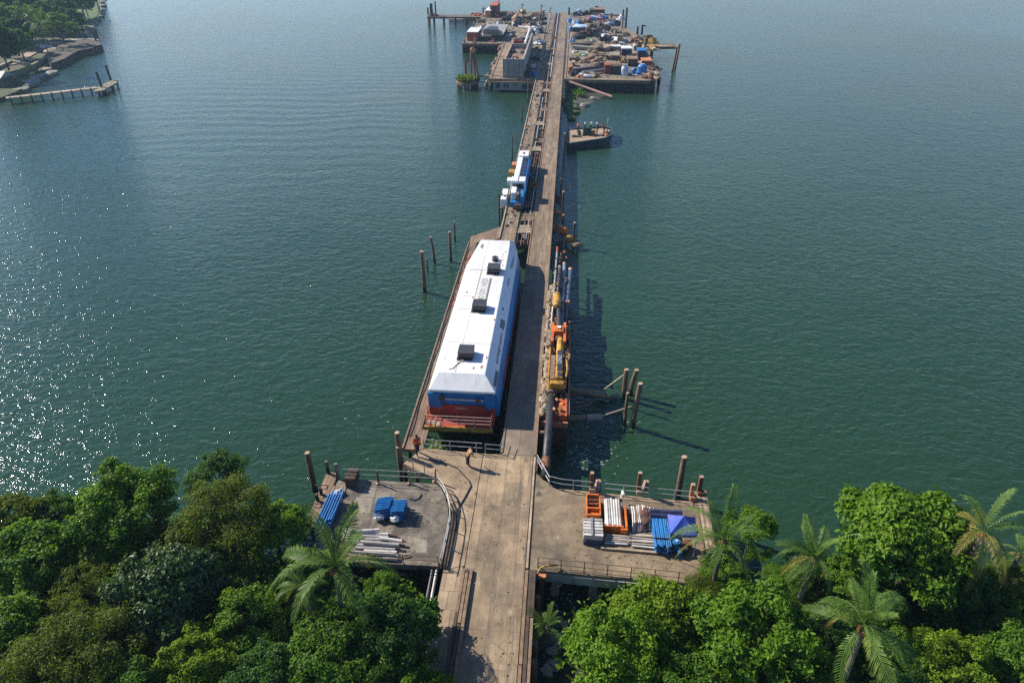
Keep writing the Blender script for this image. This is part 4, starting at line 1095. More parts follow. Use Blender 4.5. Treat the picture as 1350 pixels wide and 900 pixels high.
def box_of(px0, py0, px1, py1, z=3.0):
    a, b = P(px0, py1, z), P(px1, py0, z)
    c, d = P(px0, py0, z), P(px1, py1, z)
    return min(a.x, c.x) , max(b.x, d.x), min(a.y, d.y), max(b.y, c.y)

# orange rack with two bays
x0, x1, y0, y1 = 2.72, 3.68, 35.55, 37.6
t = thing('orange_rack', ((x0 + x1) / 2, y0, 3), 'orange steel rack with two open bays at the end of the row', 'rack')
for x in (x0, x1): MB().bx(x - .05, x + .05, y0, y1, 3.02, 3.72).build('side_panel', orange_paint, t, bevel=.015)
for y in (y0, (y0 + y1) / 2 - .35, y1): MB().bx(x0 + .055, x1 - .055, y - .07, y + .07, 3.02, 3.78).build('cross_panel', orange_paint, t, bevel=.015)
MB().bx(x0 + .055, x1 - .055, y0 + .075, y0 + .78, 3.4, 3.5).build('tray', orange_paint, t)
MB().bx(x0 - .02, x1 + .02, y0 - .05, y0 + .0, 3.02, 3.66).build('end_panel', orange_paint, t)
for k in range(4):
    MB().tube([(x0 + .1, y0 + 1.2 + k * .2, 3.6), (x1 - .1, y0 + 1.25 + k * .2, 3.62)], .05, 6).build('rung', (orange_paint, dark_steel)[k % 2], t)
rng = random.Random(4); mb = MB()
for k in range(16): mb.box((rng.uniform(x0 + .2, x1 - .2), rng.uniform(y0 + 1.0, y1 - .2), 3.2), (.3, .3, .4), (rng.uniform(0, 90), 0, rng.uniform(0, 90)))
mb.build('contents', dark_steel, t)

# long white pipes in an orange cradle
t = thing('pipe_bundle', (4.9, 36, 3), 'long white pipes lying in an orange cradle between the orange rack and arched pipes', 'pipe bundle')
pipe_row(t, pipe_white, 4.0, 5.25, 34.75, 37.3, 3.36, 2, 7, 'y', .09, seed=2, mats=[pipe_white, pipe_white, pipe_grey])
MB().bx(3.95, 5.3, 34.6, 34.7, 3.02, 3.7).build('end_plate', orange_paint, t)
MB().bx(5.45, 5.58, 34.6, 36.7, 3.02, 3.7).build('side_beam', orange_paint, t, bevel=.02)
MB().bx(5.08, 5.58, 34.45, 34.58, 3.02, 3.6).build('end_plate', orange_paint, t)
MB().bx(3.95, 5.4, 35.0, 37.0, 3.02, 3.3).build('cradle', rust_metal, t)
MB().tube([(5.36, 37.7, 3.5), (5.4, 37.9, 3.9), (5.42, 37.4, 4.0)], .12, 8).build('bent_end', pipe_white, t)

# arched white and rusty pipes
t = thing('pipe_bundle', (6.4, 36, 3), 'heap of arched white and rusty pipes in the middle of the row', 'pipe bundle')
rng = random.Random(12)
for k in range(13):
    x = 5.98 + k * .135; L = 2.3 - .08 * max(0, k - 6); y_ = 34.75 + .03 * k
    h = .7 - .02 * k
    MB().tube([(x, y_, 3.05), (x + .02, y_ + L * .2, 3.05 + h * .75), (x + rng.uniform(-.05, .08), y_ + L * .5, 3.05 + h), (x + .02, y_ + L * .8, 3.05 + h * .8), (x + .05, y_ + L, 3.3)], .055, 7).build('pipe', (pipe_white, pipe_white, mat('rusty pipe', (.26, .13, .08), .4, 2.5))[k % 3], t)
MB().blob((6.75, 36.0, 3.2), (.85, .95, .5), .2, 3, 3).build('packing', mat('brown packing', (.13, .065, .045), .4, 3), t)
MB().bx(5.85, 7.3, 35.0, 37.0, 3.01, 3.08).build('pallet', timber_dark, t)

# stacked white planks in wrap beside the orange rack
t = thing('plank_stack', (3.0, 34, 3), 'square stack of white slats on a navy base nearest the road', 'stack')
for j in range(4):
    for k in range(6):
        MB().box((3.1 + .02 * (j % 2), 33.6 + k * .28, 3.42 + j * .13), (1.35, .2, .1), (0, 0, rng.uniform(-2, 2))).build('slat', pipe_white if (j + k) % 4 else pipe_grey, t)
MB().bx(2.45, 3.75, 33.4, 35.2, 3.01, 3.36).build('base', mat('navy base', (.05, .065, .12), .3, 2), t)
MB().bx(2.95, 3.1, 33.5, 35.1, 3.93, 3.96).build('strap', grey_steel, t)
# low rows of pale planks
for i, (xa, xb, ya, yb, lab) in enumerate(((3.95, 5.7, 33.55, 34.3, 'low row of pale planks in front of the long white pipes'), (5.75, 7.5, 33.4, 34.45, 'low loose row of pale boards in front of the arched pipes'))):
    t = thing('plank_row', ((xa + xb) / 2, ya, 3), lab, 'planks', 'low rows of pale planks')
    for k in range(7):
        y = ya + (yb - ya) * k / 6
        MB().box(((xa + xb) / 2 + rng.uniform(-.1, .1), y, 3.12 + .05 * (k % 3)), (xb - xa + rng.uniform(-.2, .15), .11, .12), (0, 0, rng.uniform(-3.5, 2))).build('plank', (pipe_white, pipe_grey, timber_pale)[k % 3], t)
mb = MB(); mb.box((5.6, 33.05, 3.09), (3.9, .16, .16), (0, 0, -2))
tag(mb.build('long_timber', timber_pale), 'single long pale timber in front of the plank rows', 'timber')
# navy covered rolls
t = thing('covered_rolls', (8.4, 36.3, 3), 'dark navy covered rolls stacked behind the blue canopy', 'rolls')
for j in range(3):
    for k in range(4 - j):
        y = 35.35 + k * .40 + j * .2; z = 3.2 + j * .3
        MB().tube([(7.25, y, z), (8.0, y + .02, z - .02), (8.8, y - .02, z), (9.55, y + .03, z + .01)], .2, 10).build('roll', pipe_navy, t)
MB().blob((7.3, 36.2, 3.3), (.16, .5, .25), .4, 3).build('tied_end', tarp_white, t)
# blue pipe bundle next to the canopy
t = thing('blue_pipe_bundle', (7.9, 33.2, 3), 'thick bundle of bright blue pipes beside the canopy', 'pipe bundle')
pipe_row(t, pipe_blue, 7.35, 8.5, 33.0, 35.6, 3.02, 5, 8, 'y', .085, seed=5, jit=.03)
MB().bx(7.3, 8.55, 33.6, 33.68, 3.8, 3.86).build('strap', dark_steel, t)
for k in range(3): MB().tube([(8.55 + k * .09, 35.4, 3.3), (8.7 + k * .05, 34.3, 3.6), (8.55 + k * .1, 33.2, 3.1)], .035, 6).build('loose_hose', (timber_pale, tarp_pale, timber)[k], t)
# blue items under the canopy's near side
for i, (x, y, m_, lab) in enumerate(((8.85, 33.5, tarp_blue, 'blue drum half in the canopy shade by the pipes'), (9.25, 33.2, dark_steel, 'dark toolbox in the shade of the canopy'), (9.05, 32.9, pipe_blue, 'small bright blue jug in front of the canopy'), (9.6, 33.6, rust_metal, 'brown crate deep in the canopy shade'))):
    t = thing(('drum', 'toolbox', 'jug', 'crate')[i], (x, y, 3), lab, ('drum', 'toolbox', 'jug', 'crate')[i], 'goods under the canopy')
    if i in (0, 2):
        s = .3 if i == 0 else .18
        MB().tube([(x, y, 3.01), (x, y, 3 + s * .3), (x, y, 3 + s * 2.4), (x, y, 3 + s * 2.7)], [s * .95, s, s, s * .85], 14).build('body', m_, t)
        MB().tube([(x, y, 3 + s * 2.7 + .002), (x, y, 3 + s * 2.9)], s * .3, 10).build('cap', tarp_white, t)
    else:
        MB().box((x, y, 3.26), (.6, .45, .5), (0, 0, 15)).build('body', m_, t, bevel=.03)
        MB().box((x, y, 3.55), (.63, .48, .06), (0, 0, 15)).build('lid', m_, t)
# the canopy tent
t = thing('canopy_tent', (9.0, 33.6, 3), 'violet blue four sided canopy tent on thin legs', 'tent')
cz = 5.3
cor = [P(880.5, 677.5, cz), P(916.5, 681, cz), P(920, 705, cz), P(884, 702.5, cz)]
ap = P(901, 680.0, 6.0)
ctr = sum(cor, Vector()) / 4; ap = Vector((ctr.x, ctr.y + .1, 6.05))
mb = MB(); N = 8
vs, fs = [], []
for s in range(4):
    a, b = cor[s], cor[(s + 1) % 4]
    base = len(vs)
    for j in range(N + 1):
        for i in range(N + 1):
            e = a.lerp(b, i / N); f = j / N
            p = e.lerp(ap, f)
            p = p + Vector((0, 0, -.05 * math.sin(math.pi * f) * (1 - abs(2 * i / N - 1) * .2) - .10 * math.sin(math.pi * i / N) * (1 - f)))
            vs.append(p)
    for j in range(N):
        for i in range(N):
            q = base + j * (N + 1) + i; fs.append((q, q + 1, q + N + 2, q + N + 1))
mb.add(vs, fs)
mb.build('canopy', tent_cloth, t, smooth=True)
for s in range(4):
    a, b = cor[s], cor[(s + 1) % 4]
    v_ = [a.lerp(b, i / N) + Vector((0, 0, -.10 * math.sin(math.pi * i / N))) for i in range(N + 1)]
    q = MB(); q.add(v_ + [p - Vector((0, 0, .22)) for p in v_], [(i, N + 1 + i, N + 2 + i, i + 1) for i in range(N)]); q.build('valance', tent_cloth, t)
    MB().tube([(a.x * .98 + ctr.x * .02, a.y * .98 + ctr.y * .02, 3.0), (a.x * .98 + ctr.x * .02, a.y * .98 + ctr.y * .02, cz)], .025, 6).build('leg', grey_steel, t)
    MB().tube([a.lerp(ap, .02) - Vector((0, 0, .03)), ap - Vector((0, 0, .12))], .018, 5).build('rib', grey_steel, t)

# ------------------------------------------------------------------- grey platform goods
t = thing('blue_pole_bundle', P(430, 680), 'long sloping bundle of blue poles beside the plank walk', 'pole bundle')
rng = random.Random(21)
a0, b0 = P(442, 661), P(424, 700)
for j in range(5):
    for k in range(6):
        off = Vector(((k - 2.5) * .19 + .05 * j, 0, 0)); z = .12 + j * .17
        MB().tube([a0 + off + Vector((0, rng.uniform(-.2, .25), z + .1)), (a0 + b0) / 2 + off + Vector((0, 0, z + .03)), b0 + off + Vector((rng.uniform(-.05, .05), rng.uniform(-.3, .4), z))], .075, 7).build('pole', pipe_blue, t)
MB().box(((a0.x + b0.x) / 2, (a0.y + b0.y) / 2 + .8, 3.06), (1.5, .2, .12)).build('bearer', timber, t)
MB().box(((a0.x + b0.x) / 2, (a0.y + b0.y) / 2 - .9, 3.06), (1.5, .2, .12)).build('bearer', timber, t)
for i, (xa, xb, ya, yb, lab) in enumerate(((-12.72, -11.6, 34.45, 36.2, 'blue pole stack with fanned tops and white ends on the grey platform'), (-11.5, -10.55, 34.35, 36.1, 'neat stepped blue pole stack next to the fanned one'))):
    t = thing('blue_pole_stack', ((xa + xb) / 2, ya, 3), lab, 'pole stack', 'blue pole stacks on the grey platform')
    for j in range(5):
        n = 8 - (j // 2)
        for k in range(n):
            y = ya + (yb - ya) * (k + .5 + .25 * j) / 8.6; z = 3.2 + j * .17
            bend = (.16 if i == 0 else .02)
            MB().tube([(xa + rng.uniform(-.06, .06), y - .05, z), ((xa + xb) / 2, y + bend * (k / n - .2), z + .06), (xb + rng.uniform(-.06, .06), y + bend, z + .02 * j)], .075, 7).build('pole', pipe_blue, t)
    MB().bx(xa, xb, ya + .1, yb - .1, 3.0, 3.1).build('pallet', timber_dark, t)
    MB().blob((xa + .35, ya + .1, 3.35), (.42, .25, .28), .45, i + 2).build('wrapped_end', tarp_white, t)
    MB().tube([(xa + .3, ya - .05, 3.15), (xb - .3, ya + .0, 3.12)], .12, 8).build('rubber_roll', black_plastic, t)
G = 'loose grey pipes on the grey platform'
pl = [(452, 697, 492, 702), (455, 701, 512, 704), (450, 705, 512, 708), (452, 709, 508, 711), (456, 713, 508, 716), (470, 718, 524, 721), (468, 722, 521, 724), (480, 726, 523, 728), (486, 730, 525, 733), (500, 735, 524, 737), (460, 700, 500, 698), (478, 714, 526, 718), (462, 727, 520, 731), (500, 709, 530, 713)]
for i, (xa, ya, xb, yb) in enumerate(pl):
    z = 3.13 + (.22 if i >= 10 else 0) + rng.uniform(0, .04)
    mb = MB(); mb.tube([P(xa, ya, z), P((xa + xb) / 2, (ya + yb) / 2 + rng.uniform(-.4, .4), z + .02), P(xb, yb, z)], .115, 9)
    tag(mb.build('grey_pipe', pipe_white if i % 3 == 1 else pipe_grey), 'loose grey pipe in the pile under the palm on the grey platform', 'pipe', G)
for i, (xa, ya, xb, yb) in enumerate(((508, 704, 524, 706), (512, 709, 532, 711), (510, 715, 534, 719), (526, 735, 541, 731))):
    mb = MB(); mb.tube([P(xa, ya, 3.1), P(xb, yb, 3.12)], .06, 7)
    tag(mb.build('rusty_rod', rust_metal), 'thin rusty rod sticking out of the grey pipe pile', 'rod', 'rusty rods by the grey pipes')
t = thing('white_bag', P(446, 652), 'crumpled white bag on the bleached planks', 'bag')
MB().blob(P(446, 652) + Vector((0, 0, .2)), (.36, .32, .2), .5, 3, 3).build('bag', tarp_white, t); MB().blob(P(446, 652) + Vector((.2, .2, .4)), (.12, .1, .1), .5, 4).build('knot', tarp_white, t)
mb = MB(); mb.bx(-15.75, -15.0, 37.6, 38.9, 3.06, 3.9)
for k in range(3): mb.bx(-15.8, -14.95, 37.65 + k * .4, 37.75 + k * .4, 3.9, 3.96)
tag(mb.build('fender_crate', timber_dark), 'dark timber crate at the outer corner of the grey platform', 'crate')
for i, (pts, lab) in enumerate(((((540, 657), (546, 659), (552, 657), (556, 651)), 'bent dark hose end lying on the grey platform'), (((566, 606), (590, 611), (603, 617), (618, 633), (621, 640), (613, 655), (604, 670), (600, 690), (596, 712), (591, 745)), 'long dark hose snaking over the apron past the two workers'), (((594, 650), (602, 656), (606, 672), (601, 700)), 'shorter dark hose looping down the apron edge'))):
    mb = MB(); mb.tube([P(a, b, 3.04) for a, b in pts], .05, 6)
    tag(mb.build('hose', black_plastic), lab, 'hose', 'dark hoses on the apron')
mb = MB()
for k in range(3):
    mb.tube([P(a + k * 4.2, b, 3.06) for a, b in ((589, 662), (593, 672), (592, 690), (586, 722), (581, 749))], .06, 6)
tag(mb.build('pipe_lines', timber_dark), 'three dark parallel lines of pipe along the curved apron edge', 'pipe')
rng = random.Random(31)
mb = MB()
for k in range(260):
    a = rng.random()
    if a < .35: px, py = rng.uniform(630, 700), rng.uniform(605, 890)
    elif a < .6: px, py = rng.uniform(470, 570), rng.uniform(645, 735)
    elif a < .9: px, py = rng.uniform(712, 900), rng.uniform(665, 750)
    else: px, py = rng.uniform(570, 630), rng.uniform(600, 690)
    p = P(px, py, 3.0); s = rng.uniform(.02, .06)
    mb.mat(rng.randrange(3)).box((p.x, p.y, 3.0 + s * .4), (s, s * rng.uniform(1, 2.5), s), (rng.uniform(-10, 10), 0, rng.uniform(0, 180)))
tag(mb.build('small_litter', [concrete_patch, concrete_grey, concrete_tan]), 'small chips and litter scattered over the concrete', kind='stuff')

# =================================================================== people
def person(px, py, z, label, shirt, pants, facing=0.0, pose='stand', helmet=None, scale=1.0, group='workers on and around the pier', at=None):
    p = at if at is not None else P(px, py, z)
    t = thing('person', (p[0], p[1], z), label, 'person', group, rz=facing)
    lean, hipz, kf, sp = 0.0, .93, 0.0, .10
    J = {}
    if pose == 'crouch': hipz, lean, kf = .52, .32, .42
    if pose == 'bend': lean = .3
    st = .22 if pose == 'walk' else .03
    J['pel'] = (0, 0, hipz)
    J['spi'] = (0, lean * .4, hipz + .22)
    J['che'] = (0, lean * .85, hipz + .44)
    J['nec'] = (0, lean * 1.1 + .01, hipz + .57)
    J['hea'] = (0, lean * 1.2 + .04, hipz + .66)
    J['top'] = (0, lean * 1.25 + .03, hipz + .77)
    for s, n in ((-1, 'l'), (1, 'r')):
        J['sh' + n] = (s * .185, lean * .95, hipz + .48)
        sw = s * (.14 if pose == 'walk' else .03)
        J['el' + n] = (s * .26, lean + sw * .6, hipz + .20)
        J['wr' + n] = (s * .24, lean + sw + .12, hipz - .02)
        J['ha' + n] = (s * .235, lean + sw + .17, hipz - .10)
        J['hi' + n] = (s * .095, 0, hipz - .04)
        f = s * st
        J['kn' + n] = (s * .11, f * .6 + kf, hipz * .52 if pose != 'crouch' else .46)
        J['an' + n] = (s * .11, f - .02 if pose != 'crouch' else .02, .08)
        J['to' + n] = (s * .12, f + .16 if pose != 'crouch' else .2, .035)
    def grow(name, edges, rad, m, root):
        ks = []
        for a, b in edges:
            for k in (a, b):
                if k not in ks: ks.append(k)
        me = bpy.data.meshes.new(name)
        me.from_pydata([Vector(J[k]) * scale for k in ks], [(ks.index(a), ks.index(b)) for a, b in edges], [])
        me.materials.append(m)
        o = bpy.data.objects.new(name, me); C.objects.link(o); o.parent = t
        md = o.modifiers.new('skin', 'SKIN')
        sd_ = me.skin_vertices[0].data if me.skin_vertices else None
        if sd_ is None:
            bm = bmesh.new(); bm.from_mesh(me); bm.verts.layers.skin.verify(); bm.to_mesh(me); bm.free(); sd_ = me.skin_vertices[0].data
        for i, k in enumerate(ks):
            r = rad(k) * scale; sd_[i].radius = (r, r)
            sd_[i].use_root = (k == root)
        ss = o.modifiers.new('sub', 'SUBSURF'); ss.levels = 1; ss.render_levels = 1
        return o
    body_e = [('pel', 'spi'), ('spi', 'che'), ('che', 'nec'), ('nec', 'hea'), ('hea', 'top')]
    for n in 'lr':
        body_e += [('che', 'sh' + n), ('sh' + n, 'el' + n), ('el' + n, 'wr' + n), ('wr' + n, 'ha' + n), ('pel', 'hi' + n), ('hi' + n, 'kn' + n), ('kn' + n, 'an' + n), ('an' + n, 'to' + n)]
        s = -1 if n == 'l' else 1
        hx, hy, hz = J['ha' + n]
        for q, (dx, L) in enumerate(((-.03, .08), (-.01, .09), (.01, .085), (.03, .07))):
            J['f%s%d' % (n, q)] = (hx + dx * .8, hy + .02 + .01 * q, hz - L); body_e.append(('ha' + n, 'f%s%d' % (n, q)))
        J['th' + n] = (hx - s * .05, hy + .05, hz - .02); body_e.append(('wr' + n, 'th' + n))
    R_ = {'pel': .12, 'spi': .12, 'che': .14, 'nec': .055, 'hea': .095, 'top': .075}
    def rb(k):
        if k in R_: return R_[k]
        return {'sh': .065, 'el': .045, 'wr': .032, 'ha': .035, 'hi': .09, 'kn': .06, 'an': .045, 'to': .04, 'fl': .010, 'fr': .010, 'th': .011}[k[:2]]
    grow('body', body_e, rb, skin, 'pel')
    J['shl2'] = tuple(Vector(J['ell']) * .8 + Vector(J['wrl']) * .2); J['shr2'] = tuple(Vector(J['elr']) * .8 + Vector(J['wrr']) * .2)
    grow('shirt', [('pel', 'spi'), ('spi', 'che')] + [e for n in 'lr' for e in (('che', 'sh' + n), ('sh' + n, 'el' + n))], lambda k: {'pel': .165, 'spi': .175, 'che': .19}.get(k, .08 if k[:2] == 'sh' else .062), shirt, 'spi')
    grow('trousers', [e for n in 'lr' for e in (('pel', 'hi' + n), ('hi' + n, 'kn' + n), ('kn' + n, 'an' + n))], lambda k: {'pel': .135, 'hi': .11, 'kn': .08, 'an': .06}.get(k[:2] if k != 'pel' else k, .1), pants, 'pel')
    hp = Vector(J['hea']) * scale
    if helmet:
        q = MB(); q.blob(hp + Vector((0, 0, .09)), (.14 * scale, .165 * scale, .11 * scale), 0, 1, 2); q.tube([hp + Vector((0, 0.03, .055)), hp + Vector((0, .03, .075))], .19 * scale, 14); q.build('helmet', helmet, t, smooth=True, local=True)
    else:
        q = MB(); q.blob(hp + Vector((0, -.025, .05)), (.105 * scale, .115 * scale, .10 * scale), .05, 1, 2); q.build('hair', hair, t, smooth=True, local=True)
    q = MB()
    for s in (-1, 1): q.blob(hp + Vector((s * .035, .092, .0)) * scale, (.012, .01, .01), 0, 1, 1)
    q.build('eyes', hair, t, local=True)
    MB().blob(hp + Vector((0, .105, -.03)) * scale, (.014, .022, .022), 0, 1, 1).build('nose', skin, t, local=True)
    return t
person(551, 598.5, 3.0, 'worker in a bright orange shirt and dark trousers walking at the slip corner', orange_cloth, dark_cloth, R(-150), 'walk', None, 1.2)
person(617, 614, 3.0, 'worker in tan clothes stooping beside the hose on the apron', tan_cloth, dark_cloth, R(-60), 'bend', None, 1.08)

# =================================================================== the workboat and its crew
t = thing('workboat', (4.8, 144.5, 0), 'dark teal open workboat with a crew moored by the trestle', 'boat')
hp_ = [(.3, 149.2), (.0, 139.6), (1.0, 138.4), (8.2, 141.6), (9.9, 144.4), (10.0, 150.4), (8.4, 151.6)]
cx_, cy_ = 4.9, 145.3
vs, fs = [], []
n = len(hp_)
for (z, s) in ((-.4, .86), (1.3, 1.0), (1.42, 1.0), (1.42, .94), (1.22, .93)):
    for (x, y) in hp_: vs.append((cx_ + (x - cx_) * s, cy_ + (y - cy_) * s, z + (.35 if (x > 8 and z > 1.1) else 0)))
for l in range(4):
    for i in range(n): fs.append((l * n + i, l * n + (i + 1) % n, (l + 1) * n + (i + 1) % n, (l + 1) * n + i))
fs.append(tuple(range(n - 1, -1, -1)))
mb = MB(); mb.add(vs, fs); mb.build('hull', mat('teal boat hull', (.025, .07, .085), .35, 1.0, .5, .2, 5, .02, [(RUST, .58, .72, 1.0)]), t)
mb = MB(); mb.prism([(cx_ + (x - cx_) * .91, cy_ + (y - cy_) * .91) for x, y in hp_], 1.0, 1.26); mb.build('deck', boat_deck, t)
mb = MB(); mb.tube([(1.6, 143.4, 1.36), (2.6, 143.6, 1.38), (3.4, 143.3, 1.38), (2.2, 144.2, 1.36), (1.4, 143.9, 1.36)], .14, 6); mb.build('coiled_hose', mat('green hose', (.03, .07, .03), .3), t)
MB().tube([(.7, 140.4, 1.27), (.7, 140.4, 2.3)], .12, 8).build('mooring_bitt', dark_steel, t)
for (x, y) in ((2.2, 138.95), (4.6, 140.0), (7.0, 141.1)): MB().tube([(x, y - .25, .3), (x, y - .25, 1.2)], .22, 10).build('tyre_fender', black_plastic, t)
Gc = 'crew and gear on the workboat'
person(0, 0, 1.26, 'crew member in dark green with white helmet standing amidships', green_cloth, green_cloth, R(-100), 'stand', helmet_white, 1.35, Gc, at=(4.1, 146.2))
person(0, 0, 1.26, 'second green clothed crew member with white helmet nearer the bow side', green_cloth, green_cloth, R(-80), 'bend', helmet_white, 1.35, Gc, at=(4.95, 146.5))
person(0, 0, 1.26, 'crew member in dark clothes with pale helmet beside the yellow drum', dark_cloth, dark_cloth, R(100), 'stand', helmet_white, 1.3, Gc, at=(6.7, 146.6))
person(0, 0, 1.26, 'crew member in orange shirt at the trestle end of the boat', orange_cloth, green_cloth, R(-60), 'stand', None, 1.35, Gc, at=(2.7, 146.6))
person(0, 0, 1.26, 'crew member in faded orange stooping by the bow mast', orange_faded, dark_cloth, R(60), 'bend', None, 1.3, Gc, at=(8.2, 146.9))
for i, (x, y, m_, lab) in enumerate(((4.0, 145.2, green_cloth, 'dark green drum nearest the trestle on the workboat'), (4.6, 145.1, dark_steel, 'black drum in the middle of the workboat'), (5.2, 145.3, green_cloth, 'dark green drum beside the yellow one on the workboat'), (5.9, 146.0, yellow_paint, 'yellow drum on the workboat'), (3.0, 145.0, dark_steel, 'low black drum at the feet of the orange shirt'))):
    t = thing('drum', (x, y, 1.26), lab, 'drum', 'drums on the workboat')
    h = 1.5 if i in (0, 1, 2) else .9
    MB().tube([(x, y, 1.27), (x, y, 1.27 + h)], .3 if i != 3 else .45, 14).build('body', m_, t)
    MB().tube([(x, y, 1.275 + h), (x, y, 1.33 + h)], .26, 14).build('lid', black_plastic if i != 3 else helmet_white, t)
t = thing('boat_mast', (8.9, 147.2, 1.26), 'short pink and white mast standing at the bow of the workboat', 'mast')
MB().tube([(8.9, 147.2, 1.26), (8.9, 147.3, 3.4)], .09, 8).build('pole', mat('pink flag cloth', (.5, .12, .12), .3), t); MB().tube([(8.9, 147.3, 3.4), (8.9, 147.3, 4.3)], .08, 8).build('top', tarp_white, t)
for i, (x, y, m_, lab) in enumerate(((8.4, 145.6, orange_faded, 'orange heap of nets at the bow of the workboat'), (7.4, 145.3, boat_deck, 'tan board pile beside the yellow drum'), (9.0, 146.6, yellow_paint, 'yellow bag against the bow of the workboat'))):
    t = thing('boat_gear', (x, y, 1.26), lab, 'gear', 'gear on the workboat')
    MB().blob((x, y, 1.35), (.7, .6, .4), .4, i + 30, 2).build('heap', m_, t); MB().tube([(x - .5, y, 1.5), (x + .5, y + .2, 1.7)], .06, 6).build('rope', timber_pale, t)

# low mud and weeds under the island's near edge
mb = MB(); mb.prism(xy([(744, 150), (742, 135), (757, 121), (790, 119), (804, 124), (776, 138), (766, 148)], 0), -.3, .06, .5)
struct('mud_bank', mb, silt)
mb = MB(); rng = random.Random(14)
for k in range(40):
    px, py = rng.gauss(752, 5), rng.gauss(136, 7); p = P(px, py, .1)
    mb.blob((p.x, p.y, .35), (rng.uniform(.4, 1.2), rng.uniform(.5, 1.2), rng.uniform(.2, .6)), .5, k, 1)
tag(mb.build('marsh_weed', weed), 'bright green marsh weed on the silt by the trestle', kind='stuff')
p = P(763, 127, 0)
t = thing('bush', (p.x, p.y, .05), 'feathery green bush growing from the silt by the fallen pipe', 'bush')
mb = MB()
for k in range(50):
    a = rng.uniform(0, 6.28); e = rng.uniform(.4, 1.4); L = rng.uniform(1.6, 3.4)
    d = Vector((math.cos(a) * math.cos(e), math.sin(a) * math.cos(e), math.sin(e)))
    s = Vector((-d.y, d.x, 0)) * .14; b0_ = Vector((p.x, p.y, .1)) + d * .2
    mb.add([b0_ - s, b0_ + s, b0_ + d * L * .6 + s * 1.6, b0_ + d * L - Vector((0, 0, .3)), b0_ + d * L * .6 - s * 1.6], [(0, 1, 2, 3, 4)])
mb.build('foliage', LEAF['bright'], t)
MB().tube([(p.x, p.y, 0), (p.x, p.y, 1.2)], .1, 6).build('stem', bark, t)
mb = MB(); mb.tube([P(745, 106, 2.7), P(807, 128, .5)], .34, 10)
tag(mb.build('fallen_pipe', mat('pinkish pipe', (.36, .21, .16), .3, 2)), 'long pinkish pipe slanting down from the island deck to the water', 'pipe')
for i, (px, py) in enumerate(((768, 140), (773, 139), (758, 138), (781, 131))):
    p = P(px, py, .1); mb = MB(); mb.blob((p.x, p.y, .3), (.8, .9, .45), .4, i + 3, 2)
    tag(mb.build('rock', rock_mat), ('pale upright stone at the tip of the silt bank', 'dark stone beside the pale upright one', 'brown stone under the feathery bush', 'flat stone half awash near the fallen pipe')[i], 'rock', 'stones on the silt bank')

# flecks of foam on the water
mb = MB(); rng = random.Random(123)
spots = [(765, 605, 40, 20, 110), (790, 580, 35, 45, 60), (743, 300, 8, 40, 50), (560, 400, 14, 20, 16), (822, 560, 20, 14, 24), (600, 350, 14, 20, 16), (728, 800, 14, 25, 40), (765, 275, 25, 60, 30), (500, 560, 60, 40, 14)]
for (cx, cy, wx, wy, n) in spots:
    for k in range(n):
        p = P(rng.gauss(cx, wx * .6), rng.gauss(cy, wy * .5), .02)
        if -12.6 < p.x < 1.6 and 42 < p.y < 85 or (-18 < p.x < 12 and p.y < 39.6): continue
        s = rng.uniform(.02, .055); a = rng.uniform(-25, 40)
        mb.box((p.x, p.y, .02), (s * rng.uniform(1.5, 5), s, .03), (0, 0, a))
tag(mb.build('foam_flecks', mat('foam', (.55, .58, .56), .15, 2)), 'flecks of white foam drifting on the water', kind='stuff')
# =================================================================== trees
def leaf_mesh(name, pos, nrm, rng, L, W):
    n = len(pos)
    rnd = rng.normal(size=(n, 3))
    t = np.cross(nrm, rnd); t /= np.linalg.norm(t, axis=1)[:, None] + 1e-9
    t[:, 2] -= 0.35; t /= np.linalg.norm(t, axis=1)[:, None]
    b = np.cross(nrm, t); b /= np.linalg.norm(b, axis=1)[:, None] + 1e-9
    l = (L * rng.uniform(.65, 1.3, n))[:, None]; w = (W * rng.uniform(.7, 1.25, n))[:, None]
    fold = nrm * (w * .35)
    v = np.stack([pos, pos + t * l * .45 + b * w * .5 + fold, pos + t * l, pos + t * l * .45 - b * w * .5 + fold], 1).reshape(-1, 3)
    me = bpy.data.meshes.new(name)
    me.vertices.add(len(v)); me.vertices.foreach_set('co', v.astype(np.float32).ravel())
    q = np.arange(n) * 4
    tri = np.stack([q, q + 1, q + 2, q, q + 2, q + 3], 1).reshape(-1)
    me.loops.add(len(tri)); me.loops.foreach_set('vertex_index', tri.astype(np.int32))
    me.polygons.add(2 * n); me.polygons.foreach_set('loop_start', (np.arange(2 * n) * 3).astype(np.int32))
    me.update(calc_edges=True)
    return me

